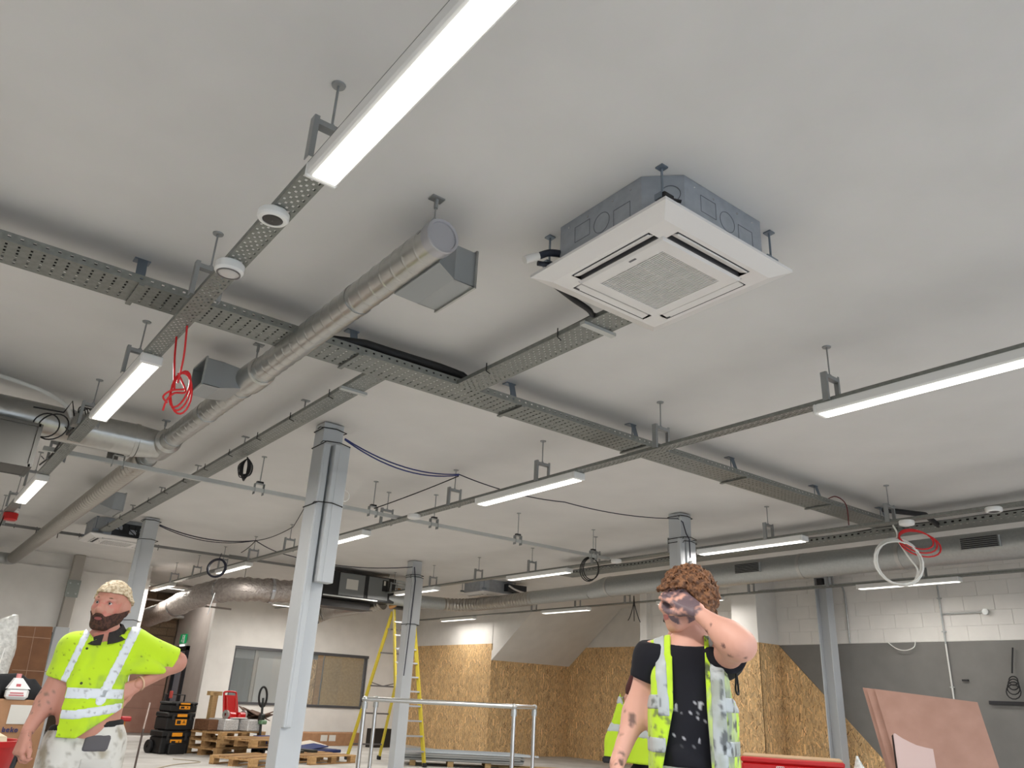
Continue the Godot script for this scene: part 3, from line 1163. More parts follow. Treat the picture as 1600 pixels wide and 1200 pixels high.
func build_battens():
	var y := TRAY_Y - 0.070
	var rows := {
		"left": [[3.1, "left row batten behind the viewer, next to the shop glazing"], [-1.79, "largest LED batten, running out of the top edge of the photo"], [-5.81, "LED batten left of the red cable loop, below the tray"], [-10.0, "LED batten at the left edge above the red sounder"], [-14.2, "left row batten beyond the left edge, past the sounder"]],
		"middle": [[3.1, "middle row batten behind the viewer"], [-1.93, "long LED batten cut by the right edge of the photo"], [-5.83, "LED batten in the middle of the photo, under the blue cable"], [-9.85, "LED batten emerging right of the nearest column"], [-14.0, "LED batten beside the hanging black cable ring"], [-18.4, "small LED batten over the foil duct, left of the column"]],
		"right": [[3.1, "right row batten behind the viewer"], [-1.3, "right row batten just outside the right edge"], [-5.88, "LED batten right of the column behind the curly haired man"], [-9.94, "LED batten in front of the far cassette"], [-13.7, "LED batten peeking out right of the slim column"], [-17.9, "LED batten showing as a spot left of the slim column"]],
		"far right": [[3.1, "far right row batten behind the viewer"], [-1.7, "far right row batten just outside the right edge"], [-5.86, "LED batten with the white cable loop hanging in front"], [-10.0, "LED batten mostly hidden by the curly haired man's head"], [-13.5, "LED batten above the sloping stair soffit"], [-17.75, "furthest small LED batten, low beside the slim column"]]}
	var proto: Node3D
	for run in rows:
		for r in rows[run]:
			var at := Vector3(RUNS[run], y, r[0])
			if proto == null:
				proto = batten_proto(r[1], at, LAMP_POWER)
				proto.set_meta("group", "LED battens in rows")
			else:
				var bt := copy(proto, r[1], at, 0.0, "LED battens in rows")
				if run == "far right":
					bt.get_node("lamp").light_energy = LAMP_POWER * 0.42
	copy(proto, "LED batten turned sideways behind the nearest column, below the foil duct", Vector3(8.13, y, -19.15), PI / 2, "LED battens in rows")
	for k in [[-2.8, -1.9, "left outside row batten beside the camera"], [-2.8, -5.8, "left outside row batten level with the bearded man"], [-2.8, -10.0, "left outside row batten beyond the left edge"], [-2.8, -14.0, "left outside row batten near the far left wall"], [5.5, -21.6, "batten lighting the bare block recess"], [2.5, -21.5, "batten lighting the store behind the far left opening"], [9.6, -22.2, "batten lighting the room behind the window"]]:
		var bt := copy(proto, k[2], Vector3(k[0], 3.5 if k[1] < -20 else y, k[1]), PI / 2 if k[1] < -20 else 0.0, "LED battens in rows")
		if k[1] < -20:
			bt.get_node("lamp").light_energy = LAMP_POWER * 0.45


func hanger_proto(label: String, at: Vector3, w: float, drop: float) -> Node3D:
	# rod from a ceiling washer down to a bridge piece whose legs hold the tray
	var t := thing("tray_hanger", label, "hanger", at)
	var m := plain("hanger_steel", Color(0.58, 0.59, 0.59), 0.45, 0.5)
	var b := MB.new()
	b.lathe([Vector2(0.001, -0.008), Vector2(0.028, -0.007), Vector2(0.03, 0), Vector2(0.001, 0)], Vector3.ZERO, Basis(), 14)
	part("washer", b, m, t)
	b = MB.new()
	b.tube([Vector3(0, 0, 0), Vector3(0, -drop + 0.17, 0)], 0.0055, 6)
	part("threaded_rod", b, m, t)
	b = MB.new()
	b.box(Vector3(0, -drop + 0.175, 0), Vector3(w, 0.025, 0.041))
	b.lathe([Vector2(0.012, 0), Vector2(0.012, 0.012), Vector2(0.001, 0.012)], Vector3(0, -drop + 0.188, 0), Basis(), 6)
	part("bridge", b, m, t)
	for s in [-1, 1]:
		b = MB.new()
		b.box(Vector3(s * (w / 2), -drop + 0.1, 0), Vector3(0.004, 0.2, 0.041))
		b.box(Vector3(s * (w / 2 - 0.01), -drop + 0.1, 0.02), Vector3(0.02, 0.2, 0.003))
		part("leg", b, m, t)
	return t


const ORD := ["first", "second", "third", "fourth", "fifth", "sixth", "seventh", "eighth", "ninth", "tenth", "eleventh", "twelfth", "thirteenth"]


func build_hangers():
	var pr: Node3D
	var where := {"left": "left batten tray", "middle": "middle batten tray", "right": "right batten tray", "far right": "far right wall tray"}
	for run in RUNS:
		for i in 11:
			var z := -2.53 - 1.503 * i + (0.0 if run == "left" else -0.06)
			if run == "far right" and i > 8:
				continue
			var lb := "%s rod hanger with bridge bracket in view along the %s" % [ORD[i], where[run]]
			if pr == null:
				pr = hanger_proto(lb, Vector3(RUNS[run], CEIL, z), 0.16, CEIL - TRAY_Y)
				pr.set_meta("group", "rod hangers on the batten trays")
			else:
				copy(pr, lb, Vector3(RUNS[run], CEIL, z), 0.0, "rod hangers on the batten trays")
	# strut hangers: rods with a plate stirrup
	var st: Node3D
	var xs := [1.40, 2.82, 4.20, 5.05, 6.37, 7.74]
	for i in xs.size():
		var lb := "rod and plate stirrup of the pale cross channel, %s from its left end" % ORD[i]
		if st == null:
			st = thing("channel_hanger", lb, "hanger", Vector3(xs[i], CEIL, -8.25), 0.0, "stirrups of the cross channel")
			var m := plain("stirrup_steel", Color(0.60, 0.62, 0.62), 0.45, 0.5)
			var b := MB.new()
			b.lathe([Vector2(0.001, -0.008), Vector2(0.028, -0.007), Vector2(0.03, 0), Vector2(0.001, 0)], Vector3.ZERO, Basis(), 14)
			b.tube([Vector3.ZERO, Vector3(0, -0.3, 0)], 0.0055, 6)
			part("threaded_rod", b, m, st)
			b = MB.new()
			b.box(Vector3(0, -0.305, 0), Vector3(0.1, 0.004, 0.06))
			b.box(Vector3(-0.05, -0.365, 0), Vector3(0.004, 0.12, 0.06))
			b.box(Vector3(0.05, -0.365, 0), Vector3(0.004, 0.12, 0.06))
			part("stirrup", b, m, st)
			b = MB.new()
			b.box(Vector3(0, -0.29, 0), Vector3(0.07, 0.02, 0.041))
			part("nut_plate", b, dark_metal(), st)
		else:
			copy(st, lb, Vector3(xs[i], CEIL, -8.25), 0.0, "stirrups of the cross channel")
	# cantilever brackets of the wide tray
	var cb: Node3D
	var bx := [-0.74, 0.655, 2.05, 3.44, 4.81, 6.20, 7.64, 9.0]
	for i in bx.size():
		var lb := "strip bracket hanging the wide slotted tray, %s from the left edge" % ORD[i]
		if cb == null:
			cb = thing("tray_bracket", lb, "hanger", Vector3(bx[i], CEIL, -4.66), 0.0, "strip brackets of the wide tray")
			var m := plain("bracket_steel", Color(0.50, 0.54, 0.58), 0.45, 0.6)
			var b := MB.new()
			b.box(Vector3(0, -0.004, 0), Vector3(0.09, 0.008, 0.06))
			part("ceiling_foot", b, m, cb)
			b = MB.new()
			b.bar(Vector3(0, -0.004, 0.03), Vector3(0, -0.23, 0.10), 0.055, 0.004)
			part("strip", b, m, cb)
			b = MB.new()
			b.tube([Vector3(0.02, 0, 0.0), Vector3(0.02, -0.2, 0.0)], 0.005, 6)
			part("threaded_rod", b, m, cb)
			b = MB.new()
			b.box(Vector3(0, -0.242, 0.04), Vector3(0.03, 0.012, 0.32))
			part("support_bar", b, tray_steel(), cb)
		else:
			copy(cb, lb, Vector3(bx[i], CEIL, -4.66), 0.0, "strip brackets of the wide tray")
	# rods of the two narrow trays
	var sr: Node3D
	var k := 0
	for z in [-6.22, -7.68, -9.2, -10.7, -12.2]:
		var lb := "%s short rod with cross bar along the narrow tray past the nearest column" % ORD[k]
		if sr == null:
			sr = thing("tray_rod", lb, "hanger", Vector3(2.40, CEIL, z), 0.0, "short rods of the narrow tray")
			var m := use("hanger_steel")
			var b := MB.new()
			b.box(Vector3(0, -0.004, 0), Vector3(0.07, 0.008, 0.04))
			part("ceiling_foot", b, m, sr)
			b = MB.new()
			b.tube([Vector3.ZERO, Vector3(0, -0.2, 0)], 0.006, 6)
			part("threaded_rod", b, m, sr)
			b = MB.new()
			b.box(Vector3(-0.05, -0.2, 0), Vector3(0.16, 0.02, 0.03))
			part("cross_bar", b, m, sr)
		else:
			copy(sr, lb, Vector3(2.40, CEIL, z), 0.0, "short rods of the narrow tray")
		k += 1


# ---------------------------------------------------------------- ducts
func spiral(b: MB, pts: Array, r: float, pitch: float, bump: float, seg := 28):
	# a tube with a helical lock seam; pts are close together along the axis
	var m := pts.size()
	var d: Vector3 = (pts[1] - pts[0]).normalized()
	var x := d.cross(Vector3.UP).normalized()
	var k0 := b.v.size()
	var s := 0.0
	for i in m:
		var t: Vector3 = (pts[mini(i + 1, m - 1)] - pts[maxi(i - 1, 0)]).normalized()
		x = (x - t * x.dot(t)).normalized()
		var y := t.cross(x)
		if i:
			s += (pts[i] - pts[i - 1]).length()
		for j in seg:
			var a := TAU * j / seg
			var f := fposmod(s / pitch + float(j) / seg, 1.0)
			var w := maxf(0.0, 1.0 - absf(f - 0.5) * pitch / 0.007)
			var o := x * cos(a) + y * sin(a)
			b.v.append(pts[i] + o * (r + bump * w) + b.off)
			b.n.append(o)
	for i in m - 1:
		for j in seg:
			var a := k0 + i * seg + j
			var c := k0 + i * seg + (j + 1) % seg
			b.idx.append_array([a, a + seg, c, c, a + seg, c + seg])
	b.true_normals(k0, m, seg)


func line_pts(a: Vector3, e: Vector3, step: float) -> Array:
	var n := maxi(2, int((e - a).length() / step))
	var out := []
	for i in n + 1:
		out.append(a.lerp(e, float(i) / n))
	return out


func ribbed(b: MB, pts: Array, r: float, pitch: float, depth: float, seg := 24):
	var out := []
	var rad := []
	var s := 0.0
	for i in pts.size():
		if i:
			s += (pts[i] - pts[i - 1]).length()
		out.append(pts[i])
		rad.append(r + depth * cos(TAU * s / pitch))
	var k0 := b.v.size()
	b.tube(out, rad, seg)
	b.true_normals(k0, out.size(), seg)


func collar(b: MB, at: Vector3, dir: Vector3, r: float, w := 0.03):
	var y := dir.normalized()
	var x := y.cross(Vector3.UP if absf(y.y) < 0.9 else Vector3.RIGHT).normalized()
	b.lathe([Vector2(r, -w / 2), Vector2(r + 0.006, -w / 2), Vector2(r + 0.006, w / 2), Vector2(r, w / 2)], at, Basis(x, y, x.cross(y)), 28)


func build_ducts():
	var steel := bright_galv()
	var g := galv()
	var X := 1.655
	var Y := 3.375
	var R := 0.088
	var o := Vector3(X, Y, -2.85)
	var t := thing("spiral_duct", "spiral duct from the middle back to the left wall, round end cap nearest", "duct", o)
	var b := MB.new(o)
	spiral(b, line_pts(Vector3(X, Y, -2.86), Vector3(X, Y, -8.3), 0.0055), R, 0.118, 0.0034)
	part("spiral_pipe", b, steel, t)
	b = MB.new(o)
	b.lathe([Vector2(0.001, 0.004), Vector2(R - 0.014, 0.004), Vector2(R - 0.012, 0.012), Vector2(R + 0.001, 0.014), Vector2(R + 0.004, 0.008), Vector2(R + 0.004, -0.05), Vector2(R, -0.05)], Vector3(X, Y, -2.86), Basis(Vector3(1, 0, 0), Vector3(0, 0, 1), Vector3(0, -1, 0)), 32)
	part("end_cap", b, plain("cap_steel", Color(0.70, 0.70, 0.72), 0.45, 0.7), t)
	for z in [-3.75, -5.2, -5.62, -6.4, -7.35, -8.25]:
		b = MB.new(o)
		collar(b, Vector3(X, Y, z), Vector3(0, 0, 1), R, 0.035)
		part("joint_band", b, steel, t)
	b = MB.new(o)  # fat saddle piece of the branch
	b.lathe([Vector2(R, 0.24), Vector2(R + 0.016, 0.22), Vector2(R + 0.02, 0.1), Vector2(R + 0.02, -0.02), Vector2(R + 0.004, -0.05), Vector2(R, -0.06)], Vector3(X, Y, -5.42), Basis(Vector3(1, 0, 0), Vector3(0, 0, 1), Vector3(0, -1, 0)), 30, true)
	part("branch_saddle", b, steel, t)
	b = MB.new(o)
	b.lathe([Vector2(R, 0.2), Vector2(R + 0.03, 0.18), Vector2(R + 0.03, -0.18), Vector2(R, -0.2)], Vector3(X, Y, -7.7), Basis(Vector3(1, 0, 0), Vector3(0, 0, 1), Vector3(0, -1, 0)), 30)
	part("tee_saddle", b, steel, t)
	b = MB.new(o)
	ribbed(b, line_pts(Vector3(X, Y, -8.3), Vector3(X - 0.03, Y - 0.06, -17.6), 0.015), R + 0.004, 0.12, 0.016, 22)
	part("ribbed_hose", b, plain("hose_foil", Color(0.66, 0.645, 0.62), 0.3, 0.9), t)
	b = MB.new(o)
	b.tube(curve([Vector3(X - 0.03, Y - 0.06, -17.55), Vector3(X - 0.06, Y - 0.06, -17.8), Vector3(X - 0.3, Y - 0.05, -17.9), Vector3(X - 0.9, Y - 0.03, -17.9)], 6), R + 0.02, 20)
	part("elbow", b, g, t)
	# boots with grilles: right near end, left at the saddle, right far
	boot(t, o, Vector3(X, Y, -3.17), 1, 0.36, 0.20, 0.30, steel)
	boot(t, o, Vector3(X, Y, -5.60), -1, 0.30, 0.20, 0.33, g)
	boot(t, o, Vector3(X, Y, -11.0), 1, 0.50, 0.22, 0.36, g)
	# wire hangers of the duct
	for h in [[-2.93, "wire and clip hanger at the round end cap of the spiral duct"], [-5.35, "short rod above the branch saddle of the spiral duct"], [-7.75, "rod above the tee of the spiral duct"]]:
		var w := thing("duct_hanger", h[1], "hanger", Vector3(X - 0.01, CEIL, h[0]), 0.0)
		b = MB.new()
		b.box(Vector3(0, -0.004, 0), Vector3(0.07, 0.008, 0.05))
		b.tube([Vector3(0, 0, 0), Vector3(0, -0.06, 0)], 0.011, 8)
		part("ceiling_foot", b, use("hanger_steel"), w)
		if h[0] > -3:
			b = MB.new()
			b.tube([Vector3(0, -0.05, 0), Vector3(0, -0.11, 0)], 0.004, 6)
			b.tube([Vector3(0, -0.11, 0), Vector3(-0.088, -0.25, 0)], 0.0022, 5)
			b.tube([Vector3(0, -0.11, 0), Vector3(0.04, -0.19, 0)], 0.0022, 5)
			part("wire", b, use("hanger_steel"), w)
			b = MB.new()
			b.cbox(Vector3(0.042, -0.175, 0), Vector3(0.022, 0.034, 0.016), 0.004)
			part("clip", b, plain("clip_bronze", Color(0.40, 0.36, 0.32), 0.4, 0.6), w)
		else:
			b = MB.new()
			b.tube([Vector3(0, -0.05, 0), Vector3(0, -0.16, 0)], 0.006, 6)
			part("rod", b, use("hanger_steel"), w)
	# big duct from the left into the tee
	o = Vector3(-5.9, 3.36, -7.7)
	t = thing("spiral_duct", "large galvanised duct entering from the left edge and joining the spiral duct", "duct", o)
	b = MB.new(o)
	spiral(b, line_pts(Vector3(-5.9, 3.36, -7.7), Vector3(1.42, 3.36, -7.7), 0.012), 0.15, 0.22, 0.004, 30)
	part("spiral_pipe", b, bright_galv(), t)
	b = MB.new(o)
	b.tube([Vector3(1.42, 3.36, -7.7), Vector3(1.62, 3.37, -7.7)], [0.15, 0.125], 28)
	part("taper", b, steel, t)
	for x in [-3.0, -1.2, 1.40]:
		b = MB.new(o)
		collar(b, Vector3(x, 3.36, -7.7), Vector3(1, 0, 0), 0.15, 0.03)
		part("joint_band", b, steel, t)
	# hopper plenum under the left duct
	o = Vector3(0.25, 3.1, -7.65)
	t = thing("duct_plenum", "flared sheet metal plenum below the large duct at the left edge", "plenum", o)
	b = MB.new(o)
	var A := [Vector3(-0.9, 3.14, -7.0), Vector3(0.58, 3.14, -7.0), Vector3(0.58, 3.14, -7.35), Vector3(-0.9, 3.14, -7.35)]
	var C := [Vector3(-0.9, 2.79, -7.0), Vector3(0.58, 2.79, -7.0), Vector3(0.58, 2.79, -7.35), Vector3(-0.9, 2.79, -7.35)]
	b.hexa(C + A)
	part("hood", b, plain("plenum_steel", Color(0.34, 0.335, 0.32), 0.6, 0.3), t)
	b = MB.new(o)
	for i in 4:
		b.bar(A[i] - Vector3(0, 0.01, 0), A[(i + 1) % 4] - Vector3(0, 0.01, 0), 0.03, 0.025)
		b.bar(C[i] + Vector3(0, 0.01, 0), C[(i + 1) % 4] + Vector3(0, 0.01, 0), 0.03, 0.025)
		b.bar(A[i], C[i], 0.03, 0.03)
	part("rim", b, use("plenum_steel"), t)
	b = MB.new(o)
	b.hexa(A + [Vector3(-0.4, 3.26, -7.55), Vector3(0.2, 3.26, -7.55), Vector3(0.2, 3.26, -7.8), Vector3(-0.4, 3.26, -7.8)])
	part("throat", b, use("plenum_steel"), t)
	# far duct along the right
	o = Vector3(9.9, 3.24, 0.5)
	t = thing("spiral_duct", "far galvanised duct running along the right side under the ceiling to a corner", "duct", o)
	b = MB.new(o)
	spiral(b, line_pts(Vector3(9.9, 3.22, 1.5), Vector3(9.9, 3.22, -10.2), 0.03), 0.17, 0.3, 0.003, 26)
	b.tube([Vector3(9.9, 3.22, -10.2), Vector3(9.9, 3.17, -10.6)], [0.17, 0.13], 26)
	spiral(b, line_pts(Vector3(9.9, 3.17, -10.6), Vector3(9.9, 3.16, -12.3), 0.03), 0.13, 0.25, 0.003, 24)
	part("spiral_pipe", b, g, t)
	b = MB.new(o)
	ribbed(b, curve([Vector3(9.9, 3.16, -12.2), Vector3(9.92, 3.15, -13.2), Vector3(9.9, 3.15, -14.2), Vector3(9.72, 3.15, -14.7), Vector3(9.4, 3.15, -14.85)], 60), 0.128, 0.09, 0.007, 22)
	part("ribbed_hose", b, use("hose_foil"), t)
	b = MB.new(o)
	b.tube([Vector3(9.5, 3.15, -14.82), Vector3(8.2, 3.14, -15.0)], 0.13, 24)
	part("return_pipe", b, g, t)
	for z in [-1.0, -3.4, -4.9, -6.3, -8.6, -10.1]:
		b = MB.new(o)
		collar(b, Vector3(9.9, 3.22, z), Vector3(0, 0, 1), 0.17, 0.05)
		part("joint_band", b, steel, t)
	for z in [-3.9, -7.1]:
		b = MB.new(o)
		b.cbox(Vector3(9.74, 3.24, z), Vector3(0.06, 0.14, 0.44), 0.006)
		part("grille_frame", b, g, t)
		var gr := t.get_child(t.get_child_count() - 1)
		for i in 6:
			b = MB.new(o)
			b.box(Vector3(9.70, 3.185 + i * 0.022, z), Vector3(0.015, 0.010, 0.40))
			part("grille_bar", b, dark_metal(), gr)
	# foil insulated duct at the back left
	o = Vector3(5.2, 2.95, -15.5)
	t = thing("foil_duct", "foil wrapped insulated duct bending across the back, left of the nearest column", "duct", o)
	b = MB.new(o)
	var fp := curve([Vector3(5.05, 2.72, -21.0), Vector3(4.95, 2.78, -19.0), Vector3(4.85, 2.88, -17.2), Vector3(4.95, 2.97, -15.9), Vector3(5.3, 3.0, -15.2), Vector3(5.9, 3.02, -15.05), Vector3(6.6, 3.08, -15.1)], 14)
	var rr := []
	for i in fp.size():
		rr.append(0.215 + 0.012 * sin(i * 1.7) + 0.008 * sin(i * 0.6))
	b.tube(fp, rr, 20)
	var foil := mottled("crinkled_foil", Color(0.58, 0.55, 0.53), Color(0.76, 0.73, 0.71), 1.2, 0.45, 0.8, 0.04, 6.0)
	part("foil_sleeve", b, foil, t)
	for i in [20, 45, 66]:
		b = MB.new(o)
		collar(b, fp[i], fp[i + 1] - fp[i - 1], 0.225, 0.06)
		part("foil_tape", b, plain("foil_tape", Color(0.75, 0.75, 0.76), 0.25, 0.9), t)
	b = MB.new(Vector3(5.3, 2.6, -15.4))
	b.tube([Vector3(5.32, CEIL, -15.5), Vector3(5.32, 3.2, -15.5)], 0.006, 6)
	b.tube([Vector3(4.62, 2.83, -14.9), Vector3(4.58, 2.45, -14.95)], 0.01, 6)
	solo("duct_hanger", "thin rods at the bend of the foil wrapped duct", "hanger", b, use("hanger_steel"), Vector3(5.3, 2.6, -15.4))
	# flexible elbow under the black unit
	o = Vector3(8.0, 2.95, -16.0)
	t = thing("flexible_duct", "short flexible duct with a round open elbow below the black air handling unit", "duct", o)
	b = MB.new(o)
	ribbed(b, curve([Vector3(8.25, 3.08, -15.25), Vector3(8.1, 3.02, -15.6), Vector3(7.85, 2.95, -16.3), Vector3(7.78, 2.92, -16.75), Vector3(7.7, 2.86, -16.95), Vector3(7.55, 2.78, -17.0)], 26), 0.15, 0.07, 0.006, 22)
	part("ribbed_hose", b, use("hose_foil"), t)
	b = MB.new(o)
	collar(b, Vector3(7.55, 2.78, -17.0), Vector3(-0.15, -0.08, -0.05), 0.15, 0.05)
	part("open_collar", b, dark_metal(), t)
	# small bore pipes at ceiling, back left and right wall
	b = MB.new(Vector3(4.6, 3.2, -17.5))
	b.tube(curve([Vector3(4.42, 2.55, -19.2), Vector3(4.42, 3.05, -19.2), Vector3(4.5, 3.22, -19.0), Vector3(5.1, 3.25, -18.4), Vector3(6.5, 3.2, -18.4)], 6), 0.03, 8)
	solo("ceiling_pipe", "thin bent pipe near the ceiling left of the foil wrapped duct", "pipe", b, plain("pipe_grey", Color(0.50, 0.47, 0.45), 0.5), Vector3(4.6, 3.2, -17.5))
	b = MB.new(Vector3(5.4, 3.05, -19.6))
	b.tube([Vector3(4.36, 3.03, -19.8), Vector3(6.6, 3.0, -19.8)], 0.022, 8)
	solo("ceiling_pipe", "straight thin pipe crossing just below the bent one at the back left", "pipe", b, use("pipe_grey"), Vector3(5.4, 3.05, -19.6))
	b = MB.new(Vector3(12.4, 3.35, -5))
	b.tube([Vector3(12.5, 3.36, -9.5), Vector3(12.5, 3.36, 0.5)], 0.018, 8)
	solo("ceiling_pipe", "thin pipe under the ceiling below the far duct, along the right wall", "pipe", b, galv(), Vector3(12.4, 3.35, -5))


func boot(t: Node3D, o: Vector3, at: Vector3, s: int, lz: float, ly: float, lx: float, m: Material):
	# flared sheet box on the side of the duct with a grille in its far face
	var y0 := -0.115
	var y1 := y0 + ly
	var xa := 0.05 * s
	var xb := lx * s
	var b := MB.new(o)
	var xm := xb - 0.13 * s
	b.hexa([at + Vector3(xa, y0 + 0.03, lz * 0.62), at + Vector3(xm, y0, lz * 0.5), at + Vector3(xm, y0, -lz * 0.5), at + Vector3(xa, y0 + 0.03, -lz * 0.62), at + Vector3(xa, y1 - 0.03, lz * 0.62), at + Vector3(xm, y1, lz * 0.5), at + Vector3(xm, y1, -lz * 0.5), at + Vector3(xa, y1 - 0.03, -lz * 0.62)])
	var tk := 0.004  # open neck of sheet metal
	b.span(at + Vector3(xm, y0, -lz / 2), at + Vector3(xb, y0 + tk, lz / 2))
	b.span(at + Vector3(xm, y1 - tk, -lz / 2), at + Vector3(xb, y1, lz / 2))
	b.span(at + Vector3(xm, y0, lz / 2 - tk), at + Vector3(xb, y1, lz / 2))
	b.span(at + Vector3(xm, y0, -lz / 2), at + Vector3(xb, y1, -lz / 2 + tk))
	part("boot", b, plain("boot_steel", Color(0.62, 0.635, 0.64), 0.42, 0.75), t)
	var bt := t.get_child(t.get_child_count() - 1)
	b = MB.new(o)
	for q in [y0 - 0.004, y1 + 0.004]:
		b.box(at + Vector3(xb - 0.006 * s, q, 0), Vector3(0.012, 0.014, lz + 0.022))
	for q in [-lz / 2 - 0.004, lz / 2 + 0.004]:
		b.box(at + Vector3(xb - 0.006 * s, (y0 + y1) / 2, q), Vector3(0.012, ly, 0.014))
	part("lip", b, m, bt)


# ---------------------------------------------------------------- air conditioning
func cassette(label: String, at: Vector3, detailed: bool, body_mat: Material) -> Node3D:
	# at: centre of the underside
	var t := thing("ceiling_cassette", label, "air conditioner", at)
	var wm := plain("cassette_white", Color(0.87, 0.86, 0.85), 0.35)
	var H := 0.475
	var b := MB.new()
	# octagonal steel body
	var e := 0.43
	var c := 0.14
	var poly := PackedVector2Array([Vector2(-e + c, -e), Vector2(e - c, -e), Vector2(e, -e + c), Vector2(e, e - c), Vector2(e - c, e), Vector2(-e + c, e), Vector2(-e, e - c), Vector2(-e, -e + c)])
	b.prism(poly, CEIL - at.y - 0.047, Transform3D(Basis(Vector3(1, 0, 0), Vector3(0, 0, 1), Vector3(0, -1, 0)) * Basis(Vector3(1, 0, 0), Vector3(0, 1, 0), Vector3(0, 0, -1)), Vector3(0, 0.045, 0)))
	var body := part("steel_body", b, body_mat, t)
	var line := plain("knockout_groove", Color(0.44, 0.455, 0.475), 0.5, 0.4)
	if detailed:
		for sd in [[Vector3(-e, 0.15, 0.0), Vector3(0, 0, 1), Vector3(-1, 0, 0)], [Vector3(0, 0.15, e), Vector3(1, 0, 0), Vector3(0, 0, 1)]]:
			var pc: Vector3 = sd[0]
			var u: Vector3 = sd[1]
			b = MB.new()
			b.tube(loop_pts(pc + u * 0.02, 0.055, u, Vector3.UP, 26), 0.0022, 5)
			for q in [[0.16, -0.02], [-0.12, 0.02]]:
				var r := [pc + u * (q[0] - 0.055) + Vector3.UP * (q[1] - 0.045), pc + u * (q[0] + 0.055) + Vector3.UP * (q[1] - 0.045), pc + u * (q[0] + 0.055) + Vector3.UP * (q[1] + 0.045), pc + u * (q[0] - 0.055) + Vector3.UP * (q[1] + 0.045)]
				b.tube([r[0], r[1]], 0.002, 5)
				b.tube([r[1], r[2]], 0.002, 5)
				b.tube([r[2], r[3]], 0.002, 5)
				b.tube([r[3], r[0]], 0.002, 5)
			part("knockout", b, line, body)
			for q in [-0.22, -0.08, 0.1, 0.22]:
				b = MB.new()
				b.lathe([Vector2(0.006, 0), Vector2(0.005, 0.004), Vector2(0.001, 0.005)], pc + u * q + Vector3.UP * 0.085, Basis(u, sd[2], u.cross(sd[2])), 8)
				part("screw", b, plain("bright_screw", Color(0.85, 0.85, 0.85), 0.25, 0.9), body)
		b = MB.new()  # round knockout on the chamfered corner
		var dn := Vector3(-1, 0, 1).normalized()
		var du := Vector3(1, 0, 1).normalized()
		b.tube(loop_pts(Vector3(-e + c / 2, 0.17, e - c / 2) + dn * 0.001 + du * 0.035, 0.045, du, Vector3.UP, 24), 0.0025, 5)
		part("knockout", b, line, body)
	# bevelled white panel with four louvre slots
	b = MB.new()
	var rim := [Vector2(H, 0.045), Vector2(H, 0.03), Vector2(H - 0.085, 0.0)]
	var sq := func(r, y): return [Vector3(-r, y, -r), Vector3(r, y, -r), Vector3(r, y, r), Vector3(-r, y, r)]
	for i in 2:
		var p: Array = sq.call(rim[i].x, rim[i].y)
		var q: Array = sq.call(rim[i + 1].x, rim[i + 1].y)
		for k in 4:
			var n: int = (k + 1) % 4
			b.quad(p[k], p[n], q[n], q[k], (p[k] + p[n]) * 0.5 + Vector3.DOWN * 0.3)
	var top: Array = sq.call(H, 0.045)
	b.quad(top[0], top[1], top[2], top[3], Vector3.UP)
	# flat underside as a ring of strips round the slots
	var r0 := H - 0.085
	var s0 := 0.365
	var s1 := 0.295
	var sl := 0.27
	for k in 4:
		var bs := Basis(Vector3.UP, k * PI / 2)
		var rc := func(x0, x1, z0, z1): b.quad(bs * Vector3(x0, 0, z0), bs * Vector3(x1, 0, z0), bs * Vector3(x1, 0, z1), bs * Vector3(x0, 0, z1), Vector3.DOWN)
		rc.call(-s0, r0, s0, r0)
		rc.call(sl, s0, s1, s0)
		rc.call(s1, s0, sl, s1)
	var panel := part("panel", b, wm, t)
	for k in 4:
		var bs := Basis(Vector3.UP, k * PI / 2)
		b = MB.new()
		b.box(bs * Vector3(0, 0.03, (s0 + s1) / 2), Vector3(sl * 2, 0.01, s0 - s1), bs)
		b.box(bs * Vector3(0, 0.015, s1 + 0.002), Vector3(sl * 2, 0.03, 0.004), bs)
		b.box(bs * Vector3(0, 0.015, s0 - 0.002), Vector3(sl * 2, 0.03, 0.004), bs)
		part("outlet_slot", b, plain("outlet_dark", Color(0.28, 0.28, 0.29), 0.6), panel)
		b = MB.new()
		var open: float = 0.45 if (k == 0 or k == 3) else 0.12
		b.cbox(bs * Vector3(0, 0.006, (s0 + s1) / 2 + 0.006), Vector3(sl * 2 - 0.02, 0.008, 0.05), 0.003, bs * Basis(Vector3.RIGHT, open))
		part("louvre", b, wm, panel)
		b = MB.new()
		b.box(bs * Vector3(sl - 0.02, -0.001, s0 - 0.01), Vector3(0.03, 0.003, 0.012), bs)
		part("catch", b, use("outlet_dark"), panel)
	b = MB.new()
	var gi := 0.215
	for k in 4:
		var bs := Basis(Vector3.UP, k * PI / 2)
		var a := [bs * Vector3(-s1, 0.004, s1), bs * Vector3(s1, 0.004, s1), bs * Vector3(s1 - 0.012, -0.012, s1 - 0.012), bs * Vector3(-s1 + 0.012, -0.012, s1 - 0.012), bs * Vector3(gi, -0.012, gi), bs * Vector3(-gi, -0.012, gi), bs * Vector3(gi, 0.006, gi), bs * Vector3(-gi, 0.006, gi)]
		b.quad(a[0], a[1], a[2], a[3], bs * Vector3(0, -0.5, 1))
		b.quad(a[3], a[2], a[4], a[5], Vector3.DOWN)
		b.quad(a[5], a[4], a[6], a[7], bs * Vector3(0, 0, -1))
	part("intake_frame", b, wm, panel)
	b = MB.new()
	b.box(Vector3(0, 0.012, 0), Vector3(gi * 2, 0.004, gi * 2))
	part("filter", b, plain("filter_grey", Color(0.20, 0.20, 0.21), 0.9), panel)
	b = MB.new()
	var n := 32 if detailed else 14
	for i in n:
		var x := -gi + (i + 0.5) * gi * 2 / n
		b.box(Vector3(x, -0.004, 0), Vector3(gi * 2 / n * 0.42, 0.010, gi * 2))
